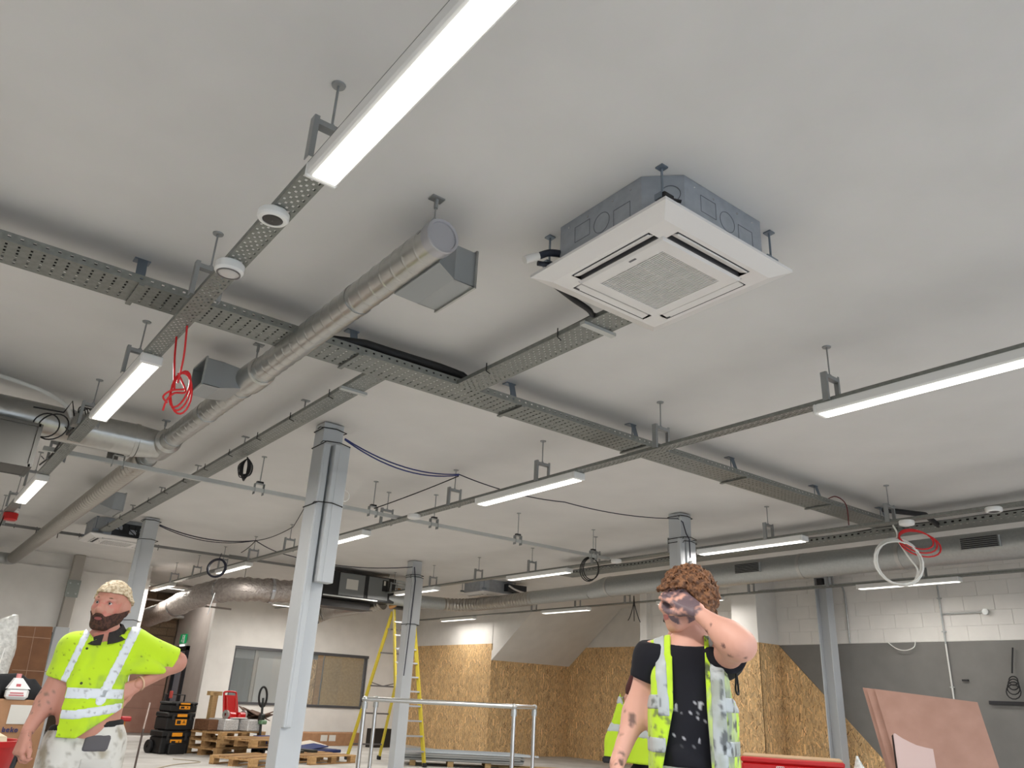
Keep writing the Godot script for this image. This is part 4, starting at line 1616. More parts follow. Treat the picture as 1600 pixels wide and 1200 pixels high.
	for i in 6:
		b.box(Vector3(0, -0.003, -gi + (i + 0.5) * gi / 3), Vector3(gi * 2, 0.009, 0.004))
	part("intake_grille", b, wm, panel)
	b = MB.new()
	b.box(Vector3(-0.255, -0.0125, 0.06), Vector3(0.012, 0.002, 0.045))
	part("badge", b, plain("badge_grey", Color(0.35, 0.35, 0.37), 0.4), panel)
	# rods
	for q in [[-0.39, 0.40], [-0.39, -0.40], [0.39, 0.40], [0.39, -0.40]]:
		b = MB.new()
		var yy := CEIL - at.y
		var ox := signf(q[0]) * 0.02
		b.tube([Vector3(q[0] + ox, 0.09, q[1]), Vector3(q[0] + ox, yy, q[1])], 0.006, 6)
		b.box(Vector3(q[0] + ox, yy - 0.004, q[1]), Vector3(0.042, 0.008, 0.042))
		b.box(Vector3(q[0] + ox * 0.4, 0.1, q[1]), Vector3(0.09, 0.03, 0.04))
		part("rod", b, use("bracket_steel"), t)
	return t


func build_cassettes():
	var sm := mottled("cassette_steel", Color(0.60, 0.62, 0.645), Color(0.66, 0.68, 0.705), 2.0, 0.5, 0.45, 0.02, 0.0, false)
	var t := cassette("large white ceiling cassette with grey steel body, hanging right of centre", Vector3(2.71, 3.355, -2.415), true, sm)
	var b := MB.new()
	b.tube(curve([Vector3(-0.42, 0.12, -0.3), Vector3(-0.48, 0.11, -0.32), Vector3(-0.53, 0.08, -0.34)], 5), 0.02, 8)
	b.tube([Vector3(-0.42, 0.06, -0.33), Vector3(-0.52, 0.05, -0.36)], 0.014, 8)
	part("pipe_stub", b, plain("navy_rubber", Color(0.09, 0.11, 0.17), 0.6), t)
	b = MB.new()
	b.tube(curve([Vector3(-0.53, 0.08, -0.34), Vector3(-0.57, 0.06, -0.36), Vector3(-0.60, 0.04, -0.37)], 4), 0.022, 8)
	part("drain_pipe", b, use("white_upvc"), t)
	b = MB.new()
	b.cbox(Vector3(-0.40, 0.09, 0.41), Vector3(0.07, 0.06, 0.05), 0.008)
	b.tube([Vector3(-0.38, 0.1, 0.42), Vector3(-0.34, 0.09, 0.45)], 0.008, 6)
	part("corner_bracket", b, dark_metal(), t)
	t = cassette("white cassette with an open grey side box, tucked behind the bearded man's column", Vector3(2.62, 3.32, -13.95), false, sm)
	b = MB.new()
	b.box(Vector3(0.1, 0.15, 0.44), Vector3(0.55, 0.2, 0.04))
	part("control_box", b, plain("control_dark", Color(0.12, 0.13, 0.15), 0.5), t)
	for q in [[-0.1, 0.18, 0.12], [0.12, 0.13, 0.10], [0.3, 0.17, 0.16]]:
		b = MB.new()
		b.box(Vector3(q[0], q[1], 0.465), Vector3(q[2], 0.07, 0.03))
		part("circuit_box", b, plain("pale_plastic", Color(0.66, 0.68, 0.72), 0.5), t)
	b = MB.new()
	for i in 5:
		b.tube(curve([Vector3(-0.15 + i * 0.1, 0.22, 0.47), Vector3(-0.1 + i * 0.08, 0.15, 0.52), Vector3(-0.02 + i * 0.09, 0.09, 0.48)], 4), 0.007, 5)
	part("wiring", b, cable_black(), t)
	t = cassette("far cassette with a pale panel, between the far duct and the slim column", Vector3(10.15, 3.33, -14.1), false, sm)
	b = MB.new()
	b.box(Vector3(0.35, 0.17, 0.5), Vector3(0.5, 0.15, 0.14))
	part("control_box", b, use("control_dark"), t)
	b = MB.new()
	b.tube(curve([Vector3(0.1, 0.2, 0.6), Vector3(0.2, 0.12, 0.7), Vector3(0.5, 0.08, 0.7), Vector3(0.8, 0.15, 0.6)], 5), 0.02, 6)
	part("hose", b, use("white_upvc"), t)


func build_black_unit():
	var o := Vector3(7.5, 3.28, -15.3)
	var t := thing("air_handling_unit", "black and grey ducted air handling unit hanging behind the slim column", "air conditioner", o)
	var b := MB.new()
	b.cbox(Vector3(0, 0, 0), Vector3(1.62, 0.50, 0.85), 0.01)
	part("casing", b, plain("unit_black", Color(0.05, 0.05, 0.055), 0.5), t)
	for r in [[-0.20, 0.56], [0.40, 0.46]]:
		b = MB.new()
		b.cbox(Vector3(r[0], 0.01, 0.435), Vector3(r[1], 0.44, 0.02), 0.004)
		part("grey_panel", b, plain("unit_grey", Color(0.46, 0.47, 0.47), 0.5, 0.3), t)
	b = MB.new()
	b.box(Vector3(-0.20, 0.02, 0.448), Vector3(0.26, 0.2, 0.004))
	part("paper_label", b, plain("paper", Color(0.78, 0.77, 0.74), 0.9), t)
	b = MB.new()
	b.box(Vector3(0.55, 0.08, 0.45), Vector3(0.13, 0.22, 0.01))
	part("black_label", b, use("unit_black"), t)
	b = MB.new()
	b.box(Vector3(0.53, 0.13, 0.457), Vector3(0.04, 0.09, 0.004))
	b.prism(PackedVector2Array([Vector2(0.66, -0.02), Vector2(0.72, -0.02), Vector2(0.67, 0.16)]), 0.004, Transform3D(Basis(), Vector3(0, 0, 0.43)))
	part("white_marking", b, use("paper"), t)
	b = MB.new()
	b.box(Vector3(-0.2, -0.24, 0.44), Vector3(1.2, 0.025, 0.03))
	part("bottom_lip", b, use("pale_channel"), t)
	b = MB.new()
	b.box(Vector3(-0.15, -0.40, -0.15), Vector3(1.3, 0.012, 0.5))
	b.box(Vector3(-0.15, -0.33, -0.38), Vector3(1.3, 0.15, 0.012))
	b.box(Vector3(-0.15, -0.33, 0.0), Vector3(1.25, 0.14, 0.02))
	part("drain_tray", b, plain("tray_brown", Color(0.16, 0.14, 0.13), 0.5), t)
	for s in [-0.7, 0.7]:
		b = MB.new()
		b.tube([Vector3(s, 0.25, 0.3), Vector3(s, CEIL - o.y - 0.002, 0.3)], 0.006, 6)
		part("rod", b, use("hanger_steel"), t)
	b = MB.new()
	b.tube(curve([Vector3(0.9, 0.1, 0.35), Vector3(0.95, -0.1, 0.4), Vector3(0.9, -0.25, 0.3), Vector3(0.85, -0.3, 0.2)], 5), 0.05, 8)
	part("orange_hose", b, plain("orange_lagging", Color(0.60, 0.44, 0.26), 0.8), t)
	for i in 3:
		b = MB.new()
		b.tube(curve([Vector3(0.8, 0.2 - i * 0.05, 0.4), Vector3(0.95, 0.22 - i * 0.06, 0.42), Vector3(1.15, 0.15 - i * 0.05, 0.4)], 4), 0.025, 8)
		part("pipe", b, galv(), t)


func build_detectors():
	var wm := use("white_plastic")
	var spec := [
		[Vector3(0.875, 0, -2.98), "round white sensor with a dark lens, nearest on the left batten tray", 0.068, 0.042, "dark"],
		[Vector3(0.885, 0, -3.56), "round white emergency downlight with a clear lens, on the left batten tray", 0.070, 0.055, "clear"],
		[Vector3(4.50, 0, -7.80), "round white puck under the middle batten tray at the cross channel", 0.075, 0.05, "none"],
		[Vector3(8.00, 0, -8.05), "small white puck at the far end of the cross channel", 0.075, 0.05, "none"],
		[Vector3(8.06, 0, -3.06), "round white sensor with a dark lens at the right edge", 0.075, 0.045, "dark"],
		[Vector3(8.10, 0, -3.92), "round white puck beside the white cable loop", 0.075, 0.05, "none"]]
	for s in spec:
		var R: float = s[2]
		var h: float = s[3]
		var o := Vector3(s[0].x, TRAY_Y - 0.001, s[0].z)
		var t := thing("ceiling_sensor", s[1], "sensor", o)
		var b := MB.new()
		b.lathe([Vector2(R * 0.9, 0), Vector2(R, -0.008), Vector2(R, -h + 0.012), Vector2(R - 0.006, -h + 0.003), Vector2(R - 0.014, -h), Vector2(R * 0.66, -h), Vector2(R * 0.64, -h + 0.006)], Vector3.ZERO, Basis(), 36)
		if s[4] == "none":
			b.lathe([Vector2(R * 0.66, -h), Vector2(R * 0.5, -h - 0.006), Vector2(0.001, -h - 0.008)], Vector3.ZERO, Basis(), 30)
		part("housing", b, wm, t)
		if s[4] == "dark":
			b = MB.new()
			b.lathe([Vector2(R * 0.66, -h + 0.003), Vector2(R * 0.5, -h - 0.001), Vector2(0.001, -h - 0.003)], Vector3.ZERO, Basis(), 30)
			part("lens", b, plain("sensor_lens", Color(0.17, 0.155, 0.155), 0.35), t)
		elif s[4] == "clear":
			b = MB.new()
			b.lathe([Vector2(R * 0.82, -h - 0.0005), Vector2(R * 0.82, -h - 0.004), Vector2(R * 0.72, -h - 0.005), Vector2(R * 0.70, -h + 0.002)], Vector3.ZERO, Basis(), 30)
			part("lens_ring", b, plain("sensor_grey", Color(0.40, 0.39, 0.39), 0.4), t)
			b = MB.new()
			b.lathe([Vector2(R * 0.72, -h - 0.001), Vector2(R * 0.5, -h - 0.007), Vector2(0.001, -h - 0.011)], Vector3.ZERO, Basis(), 30)
			part("lens", b, plain("clear_lens", Color(0.74, 0.73, 0.72), 0.12), t)
	var o := Vector3(0.94, 3.2, -11.95)
	var t := thing("fire_sounder", "red fire alarm sounder below the batten at the left edge", "alarm", o)
	var b := MB.new()
	b.lathe([Vector2(0.001, 0.05), Vector2(0.085, 0.05), Vector2(0.09, 0.03), Vector2(0.06, 0.02)], Vector3.ZERO, Basis(), 20)
	part("base", b, use("white_plastic"), t)
	b = MB.new()
	b.lathe([Vector2(0.06, 0.03), Vector2(0.085, 0.015), Vector2(0.085, -0.06), Vector2(0.07, -0.075), Vector2(0.001, -0.08)], Vector3.ZERO, Basis(), 20)
	part("sounder", b, plain("alarm_red", Color(0.72, 0.08, 0.07), 0.4), t)
	b = MB.new()
	b.tube([Vector3(-0.07, -0.03, 0.04), Vector3(-0.09, -0.2, 0.06)], 0.008, 6)
	part("lead", b, cable_black(), t)


func build_cables():
	var blue := plain("blue_cable", Color(0.10, 0.16, 0.42), 0.5)
	var navy := plain("navy_cable", Color(0.07, 0.08, 0.17), 0.5)
	var red := plain("red_cable", Color(0.78, 0.05, 0.08), 0.4)
	var white := use("white_cable")
	var black := cable_black()
	var c1 := Vector3(2.98, 3.50, -6.59)
	var node := Vector3(4.575, 3.57, -7.04)
	var c4 := Vector3(7.66, 3.545, -6.60)
	var b := MB.new(node)
	b.tube(sag(c1, node, 0.10), 0.007, 6)
	b.tube(sag(c1 + Vector3(0, -0.01, 0), node + Vector3(0, -0.01, 0), 0.125), 0.007, 6)
	solo("data_cable", "pair of blue cables sagging from the nearest column to a hanger rod", "cable", b, blue, node)
	var mid := Vector3(6.0, 3.50, -6.9)
	b = MB.new(mid)
	b.tube(sag(node, mid, 0.05) + sag(mid, c4, 0.05).slice(1), 0.006, 6)
	b.tube([c4 + Vector3(0.0, 0, 0.0), c4 + Vector3(0.02, -0.05, 0.06), c4 + Vector3(0.03, -0.2, 0.10), c4 + Vector3(0.05, -0.27, 0.13), c4 + Vector3(0.06, -0.5, 0.13)], 0.007, 6)
	solo("data_cable", "single blue cable passing behind the middle batten to the column above the curly man", "cable", b, navy, mid)
	b = MB.new(node)
	b.tube(sag(node + Vector3(0, -0.02, 0), Vector3(4.2, 3.30, -8.22), 0.01), 0.006, 6)
	solo("data_cable", "black cable slanting from the blue cables' rod down to the cross channel", "cable", b, black, node)
	var c3 := Vector3(2.97, 3.53, -12.88)
	var n2 := Vector3(4.575, 3.56, -13.1)
	var c2 := Vector3(7.52, 3.50, -12.9)
	b = MB.new(n2)
	b.tube(sag(c3, n2, 0.10), 0.009, 6)
	b.tube(sag(c3 + Vector3(0, -0.015, 0), n2, 0.125), 0.007, 6)
	solo("data_cable", "dark blue cables sagging right from the column behind the bearded man", "cable", b, navy, n2)
	b = MB.new(n2)
	b.tube(sag(n2, Vector3(5.4, 3.50, -13.7), 0.03) + sag(Vector3(5.4, 3.50, -13.7), c2, 0.1).slice(1), 0.008, 6)
	b.tube([c2 + Vector3(0.03, 0, 0.02), c2 + Vector3(0.05, -0.25, 0.06), c2 + Vector3(0.03, -1.0, 0.06), c2 + Vector3(0.0, -1.9, 0.05)], 0.009, 6)
	solo("data_cable", "dark blue cable reaching the top of the slim column and dropping down it", "cable", b, navy, n2)
	b = MB.new(n2)
	b.tube(sag(n2, Vector3(4.575, 3.59, -11.55), 0.04), 0.006, 6)
	b.tube(sag(Vector3(4.575, 3.59, -11.55), Vector3(2.96, 3.3, -6.85), 0.02), 0.006, 6)
	b.tube(sag(n2, Vector3(4.3, 3.3, -12.9), 0.02), 0.006, 6)
	solo("data_cable", "thin black cable from the dark blue cables' knot forward to the nearest column", "cable", b, black, n2)
	# red loop
	var o := Vector3(0.97, 3.2, -4.55)
	b = MB.new(o)
	var rp := [o + Vector3(-0.03, 0.02, 0.1), o + Vector3(0.0, -0.15, 0.05), o + Vector3(0.01, -0.30, 0.0)]
	b.tube(curve(rp, 6), 0.006, 6)
	b.tube(curve([o + Vector3(-0.04, 0.0, -0.06), o + Vector3(-0.03, -0.16, -0.02), o + Vector3(0.0, -0.34, 0.0)], 6), 0.006, 6)
	for i in 3:
		b.tube(loop_ell(o + Vector3(0.03 + i * 0.006, -0.33 - i * 0.012, 0.0), 0.045 + i * 0.006, 0.115 + i * 0.004, Vector3(0.96, 0, 0.2), Vector3(0.12 - i * 0.1, 1, 0)), 0.006, 6)
	b.tube(curve([o + Vector3(0.0, -0.24, 0), o + Vector3(0.06, -0.34, 0.01), o + Vector3(0.0, -0.37, 0.02), o + Vector3(-0.03, -0.42, 0.01), o + Vector3(-0.035, -0.48, 0.0)], 5), 0.006, 6)
	b.tube(curve([o + Vector3(0.05, -0.33, 0.01), o + Vector3(-0.02, -0.36, 0.02), o + Vector3(-0.05, -0.40, 0.0), o + Vector3(-0.02, -0.43, 0)], 5), 0.006, 6)
	solo("cable_loop", "knotted red cable hanging from the left batten tray at the wide tray", "cable", b, red, o)
	# white loop and red loop on the right
	o = Vector3(8.2, 3.2, -4.12)
	b = MB.new(o)
	b.tube(curve([o + Vector3(0, 0.02, 0), o + Vector3(0.03, -0.06, 0.02), o + Vector3(0.05, -0.13, 0)], 5), 0.009, 6)
	for i in 4:
		b.tube(loop_ell(o + Vector3(0.03 - 0.022 * i, -0.365 - 0.006 * i, 0.01 * i), 0.245 - 0.012 * (i % 3), 0.245 - 0.008 * i, Vector3(0.75, 0, 0.66), Vector3(-0.05 + 0.03 * i, 1, 0)), 0.009, 7)
	b.tube(curve([o + Vector3(0.05, -0.12, 0), o + Vector3(0.12, -0.3, 0.06), o + Vector3(0.16, -0.45, 0.12), o + Vector3(0.12, -0.6, 0.06)], 6), 0.009, 6)
	solo("cable_loop", "large coil of white cable hanging in front of the far right batten", "cable", b, white, o)
	b = MB.new(o)
	for i in 3:
		b.tube(loop_ell(o + Vector3(0.14 + 0.03 * i, -0.13 - 0.02 * i, 0.16), 0.17 + 0.02 * i, 0.10 + 0.015 * i, Vector3(0.75, -0.2, 0.66), Vector3(0.2, 1, 0)), 0.008, 6)
	solo("cable_loop", "loose red cable loops behind the white cable coil", "cable", b, red, o)
	b = MB.new(Vector3(7.6, 3.35, -4.6))
	b.tube(curve([Vector3(7.62, 3.45, -4.5), Vector3(7.72, 3.49, -4.45), Vector3(7.85, 3.42, -4.42), Vector3(7.86, 3.2, -4.42)], 5), 0.006, 6)
	solo("cable_tail", "dark red cable tail dropping from the wide tray left of the white coil", "cable", b, plain("dark_red_cable", Color(0.35, 0.06, 0.09), 0.5), Vector3(7.6, 3.35, -4.6))
	# black strap on the far end of the wide tray
	b = MB.new(Vector3(8.7, 3.37, -4.5))
	b.tube([Vector3(8.3, 3.42, -4.25), Vector3(8.7, 3.40, -4.0), Vector3(9.2, 3.38, -4.1)], 0.03, 8)
	solo("pipe_lagging", "black lagged pipe crossing from the wide tray to the far punched tray", "pipe", b, black, Vector3(8.7, 3.37, -4.5))
	# coils
	b = MB.new(Vector3(2.40, 3.25, -7.6))
	var rc := RandomNumberGenerator.new()
	rc.seed = 31
	for i in 9:
		var cx := Vector3(2.42, 3.32, -7.58)
		var w0 := rc.randf_range(0.03, 0.075)
		var h0 := rc.randf_range(0.07, 0.14)
		var yaw := rc.randf_range(-0.9, 0.9)
		b.tube(curve([cx + Vector3(0, 0.08, 0), cx + Vector3(w0 * cos(yaw), 0.0, w0 * sin(yaw)), cx + Vector3(w0 * 0.8 * cos(yaw), -h0, w0 * sin(yaw)), cx + Vector3(-w0 * 0.5 * cos(yaw), -h0 * 1.1, -w0 * sin(yaw)), cx + Vector3(-w0 * cos(yaw), -0.02, -w0 * sin(yaw)), cx + Vector3(0.0, 0.06, 0)], 4), 0.0055, 5)
	solo("cable_coil", "tangled black and white cable ends hanging from the narrow tray past the column", "cable", b, plain("grey_black_cable", Color(0.14, 0.14, 0.15), 0.5), Vector3(2.40, 3.25, -7.6))
	b = MB.new(Vector3(3.95, 3.0, -12.9))
	for i in 5:
		b.tube(loop_pts(Vector3(3.95 + 0.008 * i, 3.01, -12.9 - 0.012 * i), 0.135 + 0.008 * (i % 2), Vector3(0.9, 0, 0.3), Vector3(0.1, 1, 0), 26), 0.012, 6)
	b.tube([Vector3(3.97, 3.13, -12.9), Vector3(3.98, 3.24, -12.86)], 0.006, 5)
	solo("cable_coil", "neat black cable ring hanging over the foil wrapped duct", "cable", b, navy, Vector3(3.95, 3.0, -12.9))
	b = MB.new(Vector3(7.78, 3.1, -8.3))
	for i in 3:
		b.tube(loop_ell(Vector3(7.75, 3.08, -8.3 - i * 0.02), 0.12 + 0.01 * i, 0.15 + 0.012 * i, Vector3(0.8, 0, 0.5), Vector3(0.05 * i, 1, 0)), 0.008, 5)
	solo("cable_coil", "dark cable loop hanging at the far end of the cross channel", "cable", b, black, Vector3(7.78, 3.1, -8.3))
	b = MB.new(Vector3(11.0, 3.0, -10.6))
	for s in [-1, 0, 1]:
		b.tube(curve([Vector3(11.0, 3.22, -10.6), Vector3(11.0 + s * 0.02, 3.05, -10.6), Vector3(11.0 + s * 0.07, 2.85, -10.6 + s * 0.03), Vector3(11.0 + s * 0.16, 2.76, -10.6)], 6), 0.009, 5)
	b.tube(curve([Vector3(11.5, 3.28, -9.7), Vector3(11.3, 3.18, -10.0), Vector3(11.6, 3.14, -9.6), Vector3(11.85, 3.22, -9.3)], 6), 0.012, 5)
	solo("cable_tail", "black cable ends dangling below the far duct, left of the curly haired man", "cable", b, black, Vector3(11.0, 3.0, -10.6))
	b = MB.new(Vector3(0.72, 3.2, -7.2))
	for i in 2:
		b.tube(loop_pts(Vector3(0.62 + 0.05 * i, 3.17, -7.1), 0.10 + 0.012 * i, Vector3(0.9, 0, 0.4), Vector3(0.15 * i, 1, 0), 22), 0.006, 5)
	for i in 4:
		b.tube(loop_ell(Vector3(0.86 + 0.012 * i, 3.36, -7.2), 0.03 + 0.006 * i, 0.055, Vector3(0.9, 0, 0.4), Vector3(0.2 * i - 0.3, 1, 0), 14), 0.005, 5)
	b.tube([Vector3(0.5, 3.30, -7.12), Vector3(0.72, 3.31, -7.12), Vector3(0.76, 3.42, -7.12), Vector3(0.80, 3.30, -7.12)], 0.007, 5)
	solo("cable_coil", "black cables looped at the far end of the left row's second batten", "cable", b, black, Vector3(0.72, 3.2, -7.2))
	b = MB.new(Vector3(0.84, 3.24, -8.0))
	b.tube(curve([Vector3(0.84, 3.25, -7.3), Vector3(0.835, 3.26, -7.8), Vector3(0.845, 3.24, -8.4), Vector3(0.83, 3.26, -9.0)], 6), 0.009, 6)
	for i in 4:
		b.tube([Vector3(0.83, 3.27, -7.5 - i * 0.42), Vector3(0.80, 3.30, -7.52 - i * 0.42)], 0.004, 5)
	solo("tray_cable", "black cable tied along the left batten tray beyond its second batten", "cable", b, black, Vector3(0.84, 3.24, -8.0))
	o = Vector3(0.5, 3.5, -7.4)
	b = MB.new(o)
	b.tube(curve([Vector3(-0.25, 3.56, -7.3), Vector3(0.15, 3.56, -7.33), Vector3(0.5, 3.52, -7.33), Vector3(0.72, 3.42, -7.25), Vector3(0.80, 3.30, -7.2)], 8), 0.018, 8)
	solo("white_hose", "white flexible hose arching over the large duct at the left edge", "hose", b, white, o)
	o = Vector3(0.86, 3.29, -7.2)
	b = MB.new(o)
	b.cbox(o, Vector3(0.12, 0.1, 0.12), 0.008)
	solo("junction_box", "grey junction box where the white flexible hose ends", "box", b, plain("box_grey", Color(0.52, 0.51, 0.49), 0.5), o)
	# plate stirrup on the cross channel seen against the ribbed hose
	o = Vector3(1.4, 3.38, -8.6)
	b = MB.new(o)
	b.box(Vector3(1.40, 3.40, -8.62), Vector3(0.10, 0.16, 0.05))
	b.tube([Vector3(1.40, 3.48, -8.62), Vector3(1.40, CEIL, -8.62)], 0.006, 6)
	solo("channel_clamp", "dull grey clamp plate beside the ribbed hose", "clamp", b, plain("clamp_grey", Color(0.40, 0.40, 0.39), 0.6, 0.3), o)


func loop_ell(c: Vector3, rx: float, ry: float, x: Vector3, y: Vector3, n := 22) -> Array:
	var out := []
	for i in n + 1:
		var t := TAU * i / n
		out.append(c + x * cos(t) * rx + y * sin(t) * ry)
	return out


# ---------------------------------------------------------------- things on the floor
func pallet_proto(label: String, at: Vector3, turn: float) -> Node3D:
	var t := thing("pallet", label, "pallet", at, turn, "wooden pallets")
	var m := [timber("pallet_wood_light", Color(0.62, 0.48, 0.31), Color(0.76, 0.62, 0.43)), timber("pallet_wood_dark", Color(0.50, 0.37, 0.23), Color(0.64, 0.50, 0.33))]
	for i in 5:
		var b := MB.new()
		b.box(Vector3(0, 0.134, -0.42 + i * 0.21), Vector3(1.2, 0.02, 0.13))
		part("top_board", b, m[i % 2], t)
	for i in 3:
		var b := MB.new()
		b.box(Vector3(0, 0.01, -0.43 + i * 0.43), Vector3(1.2, 0.02, 0.1))
		part("bottom_board", b, m[(i + 1) % 2], t)
		for j in 3:
			b = MB.new()
			b.box(Vector3(-0.53 + j * 0.53, 0.062, -0.43 + i * 0.43), Vector3(0.14, 0.084, 0.1))
			part("spacer_block", b, m[(i + j) % 2], t)
	for j in 3:
		var b := MB.new()
		b.box(Vector3(-0.53 + j * 0.53, 0.114, 0), Vector3(0.14, 0.02, 0.96))
		part("stringer", b, m[0], t)
	return t


func tool_case(label: String, at: Vector3, turn: float, h: float, w: float, wheels: bool):
	var t := thing("tool_case", label, "tool case", at, turn, "stacked black tool cases")
	var bl := plain("case_black", Color(0.045, 0.045, 0.05), 0.5)
	var ye := plain("case_yellow", Color(0.90, 0.58, 0.08), 0.5)
	var b := MB.new()
	b.cbox(Vector3(0, h * 0.36, 0), Vector3(w, h * 0.70, 0.42), 0.02)
	part("body", b, bl, t)
	b = MB.new()
	b.cbox(Vector3(0, h * 0.85, 0), Vector3(w + 0.02, h * 0.26, 0.44), 0.02)
	part("lid", b, bl, t)
	for s in [-0.32, 0.32]:
		b = MB.new()
		b.cbox(Vector3(s * w, h * 0.72, 0.225), Vector3(0.05, h * 0.3, 0.02), 0.005)
		part("latch", b, plain("case_grey", Color(0.14, 0.14, 0.14), 0.5), t)
	b = MB.new()
	b.box(Vector3(0, h * 0.82, 0.224), Vector3(w * 0.36, h * 0.16, 0.01))
	part("name_plate", b, ye, t)
	b = MB.new()
	b.box(Vector3(0, h * 0.45, 0.216), Vector3(w * 0.4, h * 0.32, 0.012))
	part("logo_plate", b, ye, t)
	b = MB.new()
	b.box(Vector3(-w * 0.09, h * 0.45, 0.224), Vector3(w * 0.14, h * 0.2, 0.004))
	b.box(Vector3(w * 0.1, h * 0.48, 0.224), Vector3(w * 0.03, h * 0.14, 0.004))
	b.box(Vector3(w * 0.1, h * 0.42, 0.224), Vector3(w * 0.11, h * 0.03, 0.004))
	part("logo_print", b, plain("case_print", Color(0.10, 0.08, 0.06), 0.6), t)
	if wheels:
		for s in [-1, 1]:
			b = MB.new()
			b.lathe([Vector2(0.03, -0.03), Vector2(0.11, -0.03), Vector2(0.12, -0.02), Vector2(0.12, 0.02), Vector2(0.11, 0.03), Vector2(0.03, 0.03)], Vector3(s * (w / 2 + 0.03), 0.12, -0.14), Basis(Vector3(0, 0, 1), Vector3(1, 0, 0), Vector3(0, 1, 0)), 18)
			part("wheel", b, cable_black(), t)
		b = MB.new()
		b.cbox(Vector3(0, 0.1, 0.26), Vector3(w * 0.6, 0.2, 0.12), 0.02)
		part("front_foot", b, bl, t)
	return t


func text_mb(s: String, size: float, depth := 0.004) -> Mesh:
	var f := SystemFont.new()
	f.font_names = PackedStringArray(["Droid Sans"])
	f.font_weight = 700
	var m := TextMesh.new()
	m.text = s
	m.font = f
	m.font_size = 32
	m.pixel_size = size / 32.0
	m.depth = depth
	return m


